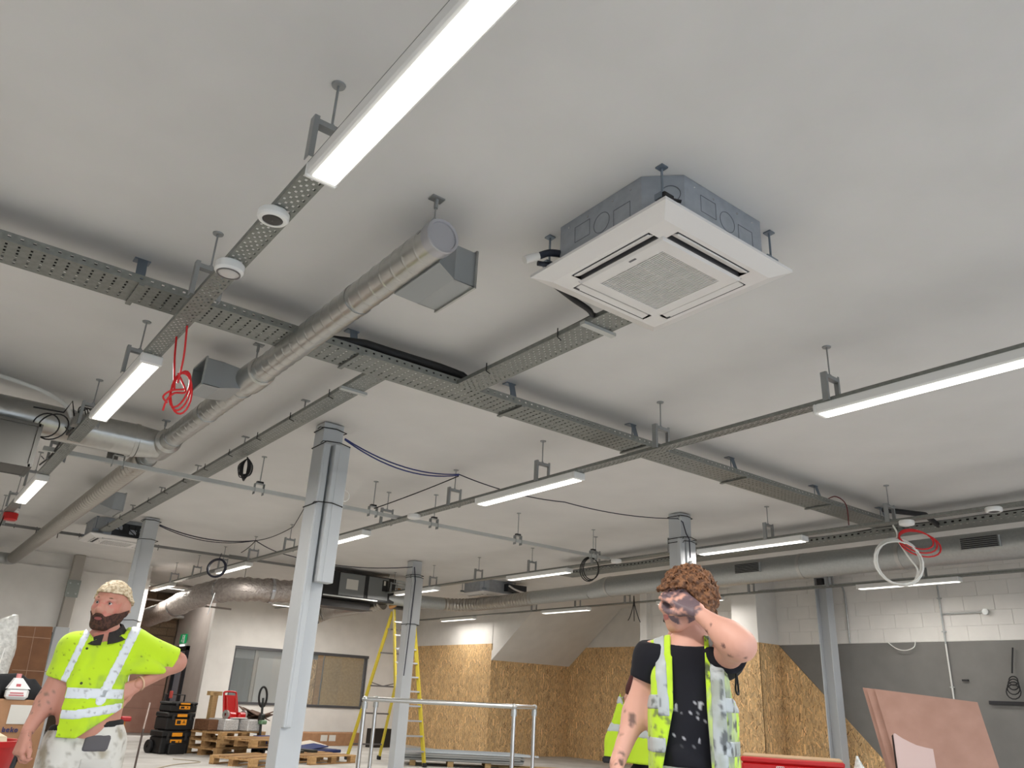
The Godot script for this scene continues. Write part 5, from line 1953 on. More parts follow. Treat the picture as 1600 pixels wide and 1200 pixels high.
func build_floor_things():
	var red := plain("barrow_red", Color(0.72, 0.05, 0.06), 0.4)
	# tool cases, lowest first
	var A := Vector3(5.08, 0, -17.5)
	tool_case("large black wheeled tool case with yellow badge, bottom of the stack", A, 0.3, 0.42, 0.62, true)
	tool_case("middle black tool case of the stack left of the pallets", A + Vector3(0.03, 0.42, 0), 0.3, 0.33, 0.60, false)
	tool_case("slim black tool case on top of the stack, with its handle up", A + Vector3(0.05, 0.75, 0), 0.3, 0.19, 0.58, false)
	var t := thing("trolley_handle", "black pull handle rising behind the stacked tool cases, with a red grip", "handle", A + Vector3(0.05, 0.94, -0.1), 0.3)
	var b := MB.new()
	b.tube([Vector3(-0.22, -0.6, -0.13), Vector3(-0.22, 0.12, -0.13), Vector3(0.22, 0.12, -0.13), Vector3(0.22, -0.6, -0.13)], 0.016, 8)
	part("frame", b, cable_black(), t)
	b = MB.new()
	b.cbox(Vector3(-0.12, 0.12, -0.1), Vector3(0.06, 0.14, 0.05), 0.01)
	part("red_grip", b, plain("faded_red", Color(0.74, 0.28, 0.24), 0.5), t)
	# pallet stack
	var P := Vector3(6.12, 0, -17.35)
	var p0 := pallet_proto("wooden pallet at the bottom of the stack under the red barrow", P, 0.42)
	copy(p0, "wooden pallet, middle of the stack under the red barrow", P + Vector3(0.04, 0.146, 0.02), 0.40, "wooden pallets")
	copy(p0, "wooden pallet, topmost of the stack under the red barrow", P + Vector3(0.02, 0.292, 0), 0.44, "wooden pallets")
	copy(p0, "wooden pallet lying flat in front of the raised one, left of the nearest column", Vector3(5.92, 0, -15.1), 0.5, "wooden pallets")
	copy(p0, "wooden pallet lifted on the pallet truck, beside the nearest column", Vector3(6.5, 0.22, -16.35), 0.3, "wooden pallets")
	copy(p0, "wooden pallet whose end shows right of the nearest column", Vector3(7.32, 0, -15.55), 0.35, "wooden pallets")
	# bundles on the stack
	var wrap := mottled("shrink_wrap_white", Color(0.66, 0.66, 0.66), Color(0.84, 0.84, 0.83), 2.0, 0.35, 0.0, 0.05, 2.0)
	var s1: Node3D
	for r in [[-0.12, "grey white wrapped pack below the red barrow"], [0.36, "grey white wrapped pack beside the pallet truck handle"]]:
		b = MB.new()
		b.cbox(Vector3(0, 0.11, 0), Vector3(0.38, 0.22, 0.5), 0.02)
		solo("wrapped_pack", r[1], "pack", b, wrap, P + Vector3(r[0], 0.44, 0.1), "wrapped packs on the pallet stack").rotation.y = 0.42
	b = MB.new()
	b.cbox(Vector3(0, 0.1, 0), Vector3(0.24, 0.2, 0.42), 0.01)
	solo("wooden_block", "brown timber block at the left end of the pallet stack", "timber", b, timber("brown_timber", Color(0.36, 0.24, 0.16), Color(0.48, 0.34, 0.23)), P + Vector3(-0.46, 0.44, 0.1)).rotation.y = 0.42
	b = MB.new()
	b.box(Vector3(0, 0.35, 0), Vector3(0.13, 0.7, 0.1))
	b.box(Vector3(0, 0.68, 0), Vector3(0.32, 0.08, 0.1))
	solo("timber_bracket", "pale T shaped timber offcut standing behind the pallet stack", "timber", b, timber("pale_timber", Color(0.66, 0.54, 0.36), Color(0.78, 0.66, 0.47)), P + Vector3(-0.25, 0.44, -0.35)).rotation.y = 0.42
	# red folding barrow lying on the packs
	t = thing("folding_barrow", "red folding sack barrow standing on the wrapped packs", "barrow", P + Vector3(0.05, 0.66, 0.0), 0.42)
	b = MB.new()
	b.tube(curve([Vector3(-0.19, 0.0, 0), Vector3(-0.17, 0.42, -0.12), Vector3(-0.13, 0.5, -0.14), Vector3(0.13, 0.5, -0.14), Vector3(0.17, 0.42, -0.12), Vector3(0.19, 0.0, 0)], 4), 0.02, 8)
	part("handle_frame", b, red, t)
	b = MB.new()
	b.hexa([Vector3(-0.16, 0.08, 0.0), Vector3(0.16, 0.08, 0.0), Vector3(0.16, 0.08, -0.05), Vector3(-0.16, 0.08, -0.05), Vector3(-0.14, 0.44, -0.1), Vector3(0.14, 0.44, -0.1), Vector3(0.14, 0.44, -0.14), Vector3(-0.14, 0.44, -0.14)])
	part("back_plate", b, red, t)
	for s in [-1, 1]:
		b = MB.new()
		b.tube(curve([Vector3(s * 0.12, 0.4, -0.08), Vector3(s * 0.12, 0.25, -0.04), Vector3(s * 0.1, 0.14, -0.02)], 3), 0.012, 6)
		part("rail", b, use("faded_red"), t)
		b = MB.new()
		b.cbox(Vector3(s * 0.13, 0.06, 0.12), Vector3(0.2, 0.13, 0.16), 0.03)
		part("wheel_guard", b, red, t)
		b = MB.new()
		b.lathe([Vector2(0.03, -0.02), Vector2(0.085, -0.02), Vector2(0.085, 0.02), Vector2(0.03, 0.02)], Vector3(s * 0.24, 0.08, 0.1), Basis(Vector3(0, 0, 1), Vector3(1, 0, 0), Vector3(0, 1, 0)), 16)
		part("wheel", b, plain("wheel_grey", Color(0.62, 0.60, 0.58), 0.6), t)
	b = MB.new()
	b.cbox(Vector3(0, 0.02, 0.16), Vector3(0.4, 0.02, 0.22), 0.005)
	part("toe_plate", b, use("white_plastic"), t)
	# pallet truck
	t = thing("pallet_truck", "hand pallet truck with a black loop handle, right of the pallet stack", "pallet truck", Vector3(6.72, 0, -17.0), 0.4)
	b = MB.new()
	b.tube(loop_ell(Vector3(0, 1.1, -0.1), 0.11, 0.2, Vector3(1, 0, 0), Vector3(0, 0.97, -0.1)), 0.022, 8)
	part("loop_handle", b, cable_black(), t)
	b = MB.new()
	b.tube([Vector3(0, 1.08, -0.09), Vector3(0, 0.2, 0.0)], 0.024, 8)
	b.cbox(Vector3(0, 0.7, -0.05), Vector3(0.12, 0.16, 0.1), 0.02)
	part("drawbar", b, plain("truck_dark", Color(0.13, 0.15, 0.14), 0.5), t)
	b = MB.new()
	b.cbox(Vector3(0, 0.62, 0.0), Vector3(0.16, 0.08, 0.12), 0.02)
	part("hydraulic_head", b, plain("green_grip", Color(0.40, 0.55, 0.42), 0.5), t)
	b = MB.new()
	b.cbox(Vector3(0, 0.25, 0.08), Vector3(0.46, 0.25, 0.2), 0.03)
	part("chassis", b, plain("truck_blue", Color(0.06, 0.14, 0.42), 0.4), t)
	for s in [-1, 1]:
		b = MB.new()
		b.cbox(Vector3(s * 0.19, 0.16, 0.75), Vector3(0.16, 0.06, 1.2), 0.01)
		part("fork", b, use("truck_dark"), t)
		b = MB.new()
		b.lathe([Vector2(0.03, -0.03), Vector2(0.09, -0.03), Vector2(0.09, 0.03), Vector2(0.03, 0.03)], Vector3(s * 0.08, 0.09, 0.0), Basis(Vector3(0, 0, 1), Vector3(1, 0, 0), Vector3(0, 1, 0)), 16)
		part("wheel", b, cable_black(), t)
	b = MB.new()
	var rb := RandomNumberGenerator.new()
	rb.seed = 5
	for i in 6:
		b.box(Vector3(rb.randf_range(-0.2, 0.2), 0.02 + i * 0.018, rb.randf_range(-0.1, 0.1)), Vector3(0.5, 0.014, 0.4), Basis.from_euler(Vector3(rb.randf_range(-0.3, 0.3), rb.randf_range(-0.6, 0.6), rb.randf_range(-0.35, 0.35))))
	solo("cardboard_scraps", "heap of torn brown cardboard on the pallets by the truck handle", "cardboard", b, plain("scrap_card", Color(0.38, 0.29, 0.24), 0.9), P + Vector3(0.62, 0.66, -0.25))
	# right of the nearest column
	b = MB.new()
	b.cbox(Vector3(0, 0.03, 0), Vector3(1.1, 0.06, 0.5), 0.01)
	b.box(Vector3(-0.1, 0.1, -0.1), Vector3(0.9, 0.02, 0.4), Basis.from_euler(Vector3(0.1, 0.2, 0.06)))
	solo("folded_tarpaulin", "flat blue and black folded sheet on the floor right of the nearest column", "sheet", b, plain("tarp_blue", Color(0.07, 0.15, 0.36), 0.5), Vector3(8.25, 0.02, -17.6)).rotation.y = 0.35
	b = MB.new()
	b.box(Vector3(0, 0, 0), Vector3(0.8, 0.02, 0.6), Basis.from_euler(Vector3(0.12, 0.3, 0.12)))
	solo("card_sheet", "bent pale card sheet lying between the nearest column and the long carton", "cardboard", b, plain("pale_card", Color(0.72, 0.69, 0.64), 0.9), Vector3(8.35, 0.1, -18.4))
	t = thing("long_carton", "long low brown carton under the back window, with white labels", "carton", Vector3(9.5, 0, -20.1), 0.16)
	b = MB.new()
	b.cbox(Vector3(0, 0.15, 0), Vector3(2.3, 0.3, 0.5), 0.006)
	part("carton", b, mottled("brown_card", Color(0.58, 0.43, 0.31), Color(0.66, 0.50, 0.37), 1.0, 0.9), t)
	for x in [-0.05, 0.2]:
		b = MB.new()
		b.box(Vector3(x, 0.18, 0.252), Vector3(0.2, 0.14, 0.004))
		part("label", b, use("paper"), t)
	b = MB.new()
	b.cbox(Vector3(0, 0.22, 0), Vector3(0.66, 0.44, 0.25), 0.006)
	solo("dark_panel", "dark brown panel stood on edge behind the stepladder", "panel", b, plain("dark_board", Color(0.11, 0.095, 0.085), 0.6), Vector3(10.9, 0, -19.6)).rotation.y = 0.3
	# stepladder
	build_stepladder()
	# plasterboard and metal track stack
	var S := Vector3(10.1, 0, -14.6)
	var yaw := -0.55
	for i in 3:
		b = MB.new()
		b.cbox(Vector3(0, 0.05, 0), Vector3(0.12, 0.1, 0.9), 0.004)
		solo("timber_bearer", "pale timber bearer under the board stack, %s from the left" % ORD[i], "timber", b, use("pale_timber"), S + Basis(Vector3.UP, yaw) * Vector3(-1.0 + i * 0.75, 0, 0), "bearers under the board stack").rotation.y = yaw
	for i in 9:
		b = MB.new()
		b.box(Vector3(0.015 * ((i * 7) % 5) - 0.03 * (i % 3), 0.1 + 0.006 + i * 0.0135, 0.02 * ((i * 3) % 4)), Vector3(2.4, 0.0125, 0.95))
		solo("plasterboard_sheet", "grey plasterboard sheet, %s from the bottom of the flat stack by the stepladder" % ORD[i], "plasterboard", b, plain("sheet_grey_%d" % (i % 3), Color(0.48 + 0.05 * (i % 3), 0.485 + 0.05 * (i % 3), 0.475 + 0.05 * (i % 3)), 0.85), S, "sheets in the flat stack").rotation.y = yaw + 0.015 * ((i * 5) % 3 - 1)
	for i in 7:
		b = MB.new()
		var zz := -0.38 + 0.115 * i
		var yy := 0.233
		b.box(Vector3(0, 0, 0), Vector3(2.5, 0.002, 0.07))
		b.box(Vector3(0, 0.016, 0.035), Vector3(2.5, 0.032, 0.002))
		b.box(Vector3(0, 0.016, -0.035), Vector3(2.5, 0.032, 0.002))
		solo("metal_track", "galvanised partition track on the board stack, %s one" % ORD[i], "metal track", b, galv(), S + Vector3(0, yy, 0) + Basis(Vector3.UP, yaw) * Vector3(0.08 * i - 0.2, 0, zz), "metal tracks on the board stack").rotation.y = yaw
	for i in 4:
		b = MB.new()
		b.box(Vector3.ZERO, Vector3(2.4, 0.045, 0.09))
		solo("timber_length", "loose length of pale timber on the floor before the strand board, %s one" % ORD[i], "timber", b, use("pale_timber"), Vector3(11.5 + 0.16 * i, 0.025, -13.7 + 0.26 * i), "timber lengths by the strand board").rotation.y = -0.6
	b = MB.new()
	b.tube(curve([Vector3(-1.2, 0.01, 1.8), Vector3(-0.5, 0.01, 0.8), Vector3(0.1, 0.01, 0.3), Vector3(-0.2, 0.01, -0.3)], 8), 0.008, 6)
	solo("floor_cable", "thin pale cable lying across the concrete in front of the tool cases", "cable", b, plain("pale_cable", Color(0.66, 0.62, 0.54), 0.6), Vector3(5.0, 0, -15.8))
	# tubular guard frame
	t = thing("guard_frame", "rectangular galvanised tube frame of a work platform before the strand board", "frame", Vector3(4.7, 0, -7.2))
	var o := Vector3(4.7, 0, -7.2)
	var c := [Vector3(4.03, 1.235, -7.60), Vector3(5.29, 1.235, -6.78), Vector3(5.98, 1.235, -7.30), Vector3(4.66, 1.235, -8.52)]
	for r in [[c[0], c[1]], [c[3], c[2]], [c[0], c[3]], [c[1], c[2]]]:
		b = MB.new(o)
		b.tube([r[0], r[1]], 0.021, 12)
		part("top_rail", b, bright_galv(), t)
	for q in c:
		b = MB.new(o)
		b.tube([q + Vector3(0, -0.02, 0), Vector3(q.x, 0.0, q.z)], 0.021, 12)
		part("upright", b, bright_galv(), t)
		b = MB.new(o)
		b.tube([q + Vector3(0, -0.09, 0), q + Vector3(0, -0.03, 0)], 0.03, 12)
		b.lathe([Vector2(0.001, -0.03), Vector2(0.026, -0.02), Vector2(0.033, 0), Vector2(0.026, 0.02), Vector2(0.001, 0.03)], q, Basis(), 12)
		part("clamp_fitting", b, galv(), t)
	b = MB.new(o)
	b.tube([Vector3(c[0].x, 0.35, c[0].z), Vector3(c[1].x, 0.35, c[1].z)], 0.021, 10)
	b.tube([Vector3(c[3].x, 0.35, c[3].z), Vector3(c[2].x, 0.35, c[2].z)], 0.021, 10)
	part("low_rail", b, bright_galv(), t)


func build_stepladder():
	var t := thing("stepladder", "tall yellow fibreglass stepladder standing open behind the slim column", "ladder", Vector3(8.75, 0, -15.1))
	var ye := plain("ladder_yellow", Color(0.74, 0.67, 0.20), 0.5)
	var al := plain("ladder_alloy", Color(0.66, 0.66, 0.66), 0.4, 0.7)
	# local frame: rear legs to -x/-z, front legs to +z
	var top := [Vector3(-0.16, 2.98, -0.25), Vector3(0.20, 2.98, -0.05)]
	var rear := [Vector3(-0.52, 0.0, -0.95), Vector3(0.22, 0.0, -0.93)]
	var front := [Vector3(-0.30, 0.0, 0.72), Vector3(0.30, 0.0, 0.75)]
	for s in 2:
		var b := MB.new()
		b.bar(front[s], top[s], 0.035, 0.085)
		part("front_rail", b, ye, t)
		b = MB.new()
		b.bar(rear[s], top[s] + Vector3(0, -0.05, -0.05), 0.035, 0.06)
		part("rear_rail", b, ye, t)
		for q in [front[s], rear[s]]:
			b = MB.new()
			b.cbox(q + Vector3(0, 0.04, 0), Vector3(0.06, 0.08, 0.1), 0.01)
			part("foot", b, cable_black(), t)
	for i in 10:
		var f := (i + 1) / 11.0
		var b := MB.new()
		b.bar(front[0].lerp(top[0], f), front[1].lerp(top[1], f), 0.09, 0.03)
		part("tread", b, al, t)
	for f in [0.1, 0.3, 0.48, 0.7, 0.86]:
		var b := MB.new()
		b.bar(rear[0].lerp(top[0], f), rear[1].lerp(top[1], f), 0.025, 0.03)
		part("rear_brace", b, plain("brace_grey", Color(0.36, 0.34, 0.33), 0.5, 0.4), t)
	var b := MB.new()
	b.bar(rear[0].lerp(top[0], 0.48) + Vector3(0, 0.07, 0), rear[0].lerp(rear[1], 0.5).lerp(top[0].lerp(top[1], 0.5), 0.48), 0.02, 0.02)
	b.bar(rear[1].lerp(top[1], 0.48) + Vector3(0, 0.07, 0), rear[0].lerp(rear[1], 0.5).lerp(top[0].lerp(top[1], 0.5), 0.48), 0.02, 0.02)
	part("spreader", b, use("brace_grey"), t)
	b = MB.new()
	b.cbox((top[0] + top[1]) / 2 + Vector3(0, 0.03, 0), Vector3(0.5, 0.07, 0.3), 0.02)
	part("top_cap", b, plain("cap_dark", Color(0.16, 0.15, 0.14), 0.5), t)


func build_left_things():
	var card := use("brown_card")
	var dark_card := mottled("dark_card", Color(0.40, 0.27, 0.18), Color(0.47, 0.33, 0.22), 1.0, 0.9)
	# carton with printed name at the lower left
	var o := Vector3(0.78, 0.0, -7.2)
	var t := thing("appliance_carton", "large brown carton with a blue printed name at the lower left edge", "carton", o, 0.02)
	var b := MB.new()
	b.cbox(Vector3(-0.05, 0.56, -0.3), Vector3(0.86, 1.12, 0.6), 0.008)
	part("carton", b, card, t)
	b = MB.new()
	b.box(Vector3(-0.05, 1.121, -0.3), Vector3(0.05, 0.003, 0.6))
	b.box(Vector3(-0.05, 1.05, 0.002), Vector3(0.05, 0.14, 0.003))
	part("tape", b, plain("parcel_tape", Color(0.52, 0.39, 0.27), 0.3), t)
	b = MB.new()
	b.box(Vector3(0.20, 1.02, 0.003), Vector3(0.14, 0.13, 0.003))
	part("label", b, use("paper"), t)
	var m := MeshInstance3D.new()
	m.name = "printed_name"
	m.mesh = text_mb("beko", 0.045)
	m.material_override = plain("print_blue", Color(0.16, 0.18, 0.36), 0.7)
	m.position = Vector3(0.165, 0.915, 0.004)
	t.add_child(m, true)
	# jacket on the carton
	o = Vector3(0.86, 1.12, -7.42)
	t = thing("jacket", "dark grey jacket thrown on top of the printed carton", "jacket", o)
	var s := Sdf.new(Vector3(-0.6, -0.05, -0.3), Vector3(0.45, 0.45, 0.3), 0.014, 60.0)
	s.cone(Vector3(-0.35, 0.05, 0), Vector3(0.2, 0.05, 0), 0.06, 0.06)
	s.cone(Vector3(-0.12, 0.11, 0), Vector3(0.06, 0.12, 0.02), 0.055, 0.06)
	s.cone(Vector3(0.08, 0.11, 0.05), Vector3(0.26, 0.02, 0.1), 0.05, 0.04)
	s.cone(Vector3(-0.2, 0.09, 0.05), Vector3(-0.4, 0.0, 0.12), 0.05, 0.045)
	for i in 7:
		s.cone(Vector3(-0.3 + i * 0.08, 0.13 - 0.01 * (i % 3), 0.05), Vector3(-0.33 + i * 0.1, 0.0, 0.11), 0.018, 0.015)
	s.done()
	b = MB.new()
	s.net(b)
	part("cloth", b, plain("jacket_grey", Color(0.10, 0.105, 0.115), 0.9), t)
	o = Vector3(0.93, 1.12, -7.22)
	t = thing("bleach_bottle", "white plastic bottle with pink lettering leaning on the dark jacket", "bottle", o, 0.1)
	b = MB.new()
	b.cbox(Vector3(0, 0.04, 0), Vector3(0.15, 0.08, 0.08), 0.02)
	b.hexa([Vector3(-0.075, 0.075, 0.04), Vector3(0.075, 0.075, 0.04), Vector3(0.075, 0.075, -0.04), Vector3(-0.075, 0.075, -0.04), Vector3(-0.04, 0.15, 0.025), Vector3(0.01, 0.15, 0.025), Vector3(0.01, 0.15, -0.025), Vector3(-0.04, 0.15, -0.025)])
	part("body", b, use("white_plastic"), t)
	b = MB.new()
	b.lathe([Vector2(0.018, 0), Vector2(0.018, 0.03), Vector2(0.001, 0.03)], Vector3(-0.015, 0.15, 0), Basis(), 12)
	part("cap", b, plain("pink_plastic", Color(0.80, 0.52, 0.52), 0.5), t)
	b = MB.new()
	b.box(Vector3(-0.01, 0.03, 0.041), Vector3(0.10, 0.008, 0.003))
	b.box(Vector3(-0.01, 0.046, 0.041), Vector3(0.09, 0.008, 0.003))
	b.box(Vector3(-0.01, 0.10, 0.036), Vector3(0.03, 0.018, 0.006))
	part("print", b, plain("print_pink", Color(0.72, 0.36, 0.38), 0.6), t)
	# tall carton and wrapped roll
	o = Vector3(1.20, 0, -8.95)
	b = MB.new()
	b.cbox(Vector3(0, 0.86, 0), Vector3(0.29, 1.72, 0.34), 0.006, Basis(Vector3(0, 0, 1), 0.06))
	var tc := thing("tall_carton", "tall brown carton standing by the white column, behind the printed one", "carton", o, -0.05)
	part("carton", b, dark_card, tc)
	b = MB.new()
	b.box(Vector3(0.0, 0.86, 0.172), Vector3(0.004, 1.7, 0.003), Basis(Vector3(0, 0, 1), 0.06))
	b.box(Vector3(-0.05, 1.62, 0.172), Vector3(0.29, 0.006, 0.003))
	b.box(Vector3(0.0, 1.33, 0.172), Vector3(0.29, 0.006, 0.003))
	part("strap", b, plain("strap_pale", Color(0.55, 0.43, 0.33), 0.4), tc)
	o = Vector3(2.5, 0, -14.5)
	b = MB.new()
	b.cbox(Vector3(0, 1.05, 0), Vector3(0.5, 2.0, 0.3), 0.01)
	solo("tall_carton", "dark brown carton seen past the bearded man's shoulder, right of the far column", "carton", b, dark_card, Vector3(3.2, 0, -16.2))
	o = Vector3(0.84, 0, -8.45)
	t = thing("wrapped_mattress", "tall bundle wrapped in clear white plastic at the left edge", "bundle", o)
	s = Sdf.new(Vector3(-0.45, -0.02, -0.25), Vector3(0.35, 1.95, 0.25), 0.03, 30.0)
	s.cone(Vector3(-0.05, 0.15, 0), Vector3(0.0, 1.5, 0), 0.2, 0.14)
	s.cone(Vector3(0.0, 1.5, 0), Vector3(0.08, 1.76, 0.02), 0.12, 0.03)
	s.cone(Vector3(-0.18, 0.15, 0.02), Vector3(-0.15, 1.55, 0), 0.18, 0.12)
	s.cone(Vector3(-0.15, 1.55, 0), Vector3(0.02, 1.68, 0), 0.08, 0.06)
	s.done()
	b = MB.new()
	s.net(b)
	part("wrap", b, mottled("crumpled_plastic", Color(0.68, 0.68, 0.66), Color(0.88, 0.88, 0.86), 1.5, 0.3, 0.0, 0.05, 5.0), t)
	b = MB.new()
	for i in 3:
		b.tube(curve([Vector3(-0.25 + 0.12 * i, 0.4, 0.19), Vector3(-0.18 + 0.1 * i, 1.0, 0.18), Vector3(-0.05 + 0.05 * i, 1.5, 0.14)], 5), 0.006, 5)
	part("fold", b, plain("plastic_fold", Color(0.90, 0.90, 0.88), 0.3), t)
	# buckets and dark sheet near the man
	o = Vector3(0.60, 0, -5.6)
	t = thing("red_tub", "red plastic tub with a pale cloth in it at the bottom left corner", "tub", o)
	b = MB.new()
	b.lathe([Vector2(0.001, 0.62), Vector2(0.15, 0.62), Vector2(0.2, 0.92), Vector2(0.212, 0.92), Vector2(0.212, 0.95), Vector2(0.19, 0.95), Vector2(0.18, 0.9)], Vector3.ZERO, Basis(), 24)
	part("tub", b, plain("tub_red", Color(0.72, 0.07, 0.08), 0.4), t)
	b = MB.new()
	b.hexa([Vector3(-0.15, 0.9, 0.12), Vector3(0.13, 0.9, 0.12), Vector3(0.13, 0.9, -0.12), Vector3(-0.15, 0.9, -0.12), Vector3(-0.1, 0.985, 0.08), Vector3(0.12, 0.97, 0.08), Vector3(0.1, 0.98, -0.1), Vector3(-0.1, 0.98, -0.1)])
	part("cloth", b, plain("cream_cloth", Color(0.76, 0.72, 0.62), 0.9), t)
	b = MB.new()
	b.cbox(Vector3(0, 0.3, 0), Vector3(0.5, 0.6, 0.5), 0.01)
	solo("step_box", "low box under the red tub, out of frame", "box", b, dark_card, o + Vector3(0, 0.02, 0))
	b = MB.new()
	b.cbox(Vector3(0, 0.5, 0), Vector3(0.3, 0.92, 0.3), 0.06)
	solo("blue_bag", "dark blue bag below the printed carton at the left edge", "bag", b, plain("bag_blue", Color(0.08, 0.10, 0.17), 0.8), Vector3(0.66, 0, -6.5))
	o = Vector3(1.28, 0, -6.6)
	b = MB.new()
	b.cbox(Vector3(0, 0.5, 0), Vector3(0.28, 1.05, 0.2), 0.02, Basis(Vector3(0, 0, 1), -0.3))
	solo("black_bag", "black bag standing behind the bearded man's hanging arm", "bag", b, plain("bag_black", Color(0.02, 0.02, 0.022), 0.7), o)
	# paint pole behind the man and small red item by the pink wall
	o = Vector3(4.1, 0, -14.0)
	t = thing("paint_pole", "thin pole standing right of the bearded man's hip", "pole", Vector3(1.80, 0, -7.0))
	b = MB.new()
	b.tube([Vector3(0, 0.0, 0), Vector3(0.02, 0.95, 0)], 0.008, 8)
	part("lower_tube", b, plain("pole_dark", Color(0.30, 0.25, 0.22), 0.5), t)
	b = MB.new()
	b.tube([Vector3(0.02, 0.95, 0), Vector3(0.03, 1.14, 0)], 0.006, 8)
	part("upper_tube", b, plain("pole_pale", Color(0.70, 0.62, 0.58), 0.5), t)
	t = thing("fire_point", "small red and orange fire point stand by the pink boards", "stand", Vector3(4.22, 0, -17.9))
	b = MB.new()
	b.cbox(Vector3(0, 0.27, 0), Vector3(0.13, 0.54, 0.12), 0.02)
	part("stand", b, plain("stand_orange", Color(0.75, 0.47, 0.18), 0.6), t)
	b = MB.new()
	b.cbox(Vector3(0.06, 0.58, 0), Vector3(0.2, 0.09, 0.14), 0.02)
	part("red_top", b, use("tub_red"), t)
	b = MB.new()
	b.box(Vector3(0, 0.04, 0), Vector3(1.6, 0.08, 0.7))
	solo("white_sheet", "white sheet material lying on the floor below the pink boards", "sheet", b, plain("sheet_white", Color(0.85, 0.84, 0.83), 0.8), Vector3(5.3, 0, -21.2))


func build_right_things():
	var pink := mottled("leaning_pink_board", Color(0.66, 0.515, 0.455), Color(0.71, 0.565, 0.505), 0.6, 0.85, 0.0, 0.02, 0.0, false)
	# stack of two pink plasterboards leaning, seen at the lower right
	var A := Vector3(10.48, 1.67, -5.85)
	var B := Vector3(10.99, 1.56, -4.81)
	var C := Vector3(10.62, -0.15, -5.55)
	var D := Vector3(11.12, -0.05, -4.58)
	var nrm := (B - A).cross(C - A).normalized()
	if nrm.dot(-A) < 0:
		nrm = -nrm
	for i in 3:
		var o := (C + D) / 2
		o.y = 0
		var b := MB.new(o)
		var sh := (A - B).normalized() * 0.05 * i - nrm * (0.06 * i)
		if i == 0:
			sh = -(A - B).normalized() * 0.05 - nrm * 0.0
		var lo0 := C.lerp(A, 0.1) + sh
		var lo1 := D.lerp(B, 0.1) + sh
		b.hexa([lo0, lo1, lo1 - nrm * 0.015, lo0 - nrm * 0.015, A + sh, B + sh, B + sh - nrm * 0.015, A + sh - nrm * 0.015])
		solo("pink_board", ["front pink plasterboard sheet leaning at the lower right", "second pink plasterboard sheet, its edge showing left of the front one", "rearmost pink plasterboard sheet of the leaning stack"][i], "plasterboard", b, pink, o, "leaning pink boards")
	var t := thing("torn_board", "torn pale offcut of board leaning on the front pink sheet", "plasterboard", Vector3(10.2, 0, -5.3))
	var ex := (Vector3(10.30, 0, -5.11) - Vector3(10.17, 0, -5.36)).normalized()
	var b := MB.new()
	var xf := Transform3D(Basis(ex, Vector3.UP, ex.cross(Vector3.UP)), Vector3(0, 0, 0))
	b.prism(PackedVector2Array([Vector2(-0.13, 0), Vector2(0.30, 0), Vector2(0.27, 1.0), Vector2(0.20, 1.01), Vector2(0.10, 1.03), Vector2(0.03, 1.06), Vector2(-0.05, 1.10), Vector2(-0.125, 1.15), Vector2(-0.145, 1.14)]), 0.015, xf)
	part("board", b, plain("pale_pink_board", Color(0.80, 0.71, 0.69), 0.85), t)
	b = MB.new()
	b.prism(PackedVector2Array([Vector2(-0.155, 0), Vector2(-0.13, 0), Vector2(-0.145, 1.14), Vector2(-0.165, 1.12)]), 0.02, xf)
	part("paper_edge", b, plain("dark_edge", Color(0.17, 0.12, 0.10), 0.9), t)
	# red site box
	var c0 := Vector3(7.17, 0, -5.44)
	var c1 := Vector3(7.70, 0, -4.66)
	t = thing("site_box", "red steel site box with a black and white emblem at the bottom edge", "tool box", (c0 + c1) / 2, atan2(-(c1 - c0).z, (c1 - c0).x))
	b = MB.new()
	b.cbox(Vector3(0, 0.42, -0.3), Vector3(0.96, 0.84, 0.58), 0.015)
	part("box", b, plain("site_red", Color(0.66, 0.035, 0.045), 0.4), t)
	b = MB.new()
	b.cbox(Vector3(0, 0.865, -0.3), Vector3(0.97, 0.05, 0.6), 0.012)
	part("lid", b, use("site_red"), t)
	b = MB.new()
	b.box(Vector3(0, 0.895, -0.3), Vector3(0.94, 0.012, 0.55))
	part("cardboard_top", b, plain("scrap_card_pale", Color(0.66, 0.55, 0.42), 0.9), t)
	var em := MB.new()
	for i in 9:
		em.lathe([Vector2(0.006, -0.001), Vector2(0.012, -0.001), Vector2(0.012, 0.001)], Vector3(-0.14 + 0.018 * (i % 5), 0.79 + 0.02 * (i / 5), -0.008), Basis(Vector3(1, 0, 0), Vector3(0, 0, 1), Vector3(0, -1, 0)), 8)
	em.box(Vector3(-0.10, 0.745, -0.008), Vector3(0.16, 0.05, 0.003))
	part("emblem", em, plain("emblem_white", Color(0.84, 0.82, 0.80), 0.5), t)
	em = MB.new()
	em.box(Vector3(-0.10, 0.765, -0.006), Vector3(0.11, 0.018, 0.003))
	em.lathe([Vector2(0.001, 0), Vector2(0.03, 0), Vector2(0.03, 0.003), Vector2(0.001, 0.003)], Vector3(-0.1, 0.735, -0.007), Basis(Vector3(1, 0, 0), Vector3(0, 0, 1), Vector3(0, -1, 0)), 16)
	part("emblem_dark", em, plain("emblem_black", Color(0.05, 0.05, 0.06), 0.5), t)
	# bag and grinder beside the box
	var s := Sdf.new(Vector3(-0.2, -0.05, -0.2), Vector3(0.25, 1.05, 0.2), 0.025, 35.0)
	s.cone(Vector3(0, 0.1, 0), Vector3(0, 0.75, 0), 0.14, 0.09)
	s.cone(Vector3(0.0, 0.7, 0), Vector3(-0.04, 0.95, 0), 0.06, 0.02)
	s.done()
	b = MB.new()
	s.net(b)
	solo("rubble_sack", "white plastic sack standing at the right end of the red box", "sack", b, use("crumpled_plastic"), Vector3(7.93, 0, -4.62))
	b = MB.new()
	b.tube([Vector3(0, 0.80, 0), Vector3(0.18, 0.83, 0.1)], [0.03, 0.05], 12)
	b.cbox(Vector3(0.1, 0.4, 0.05), Vector3(0.3, 0.76, 0.25), 0.02)
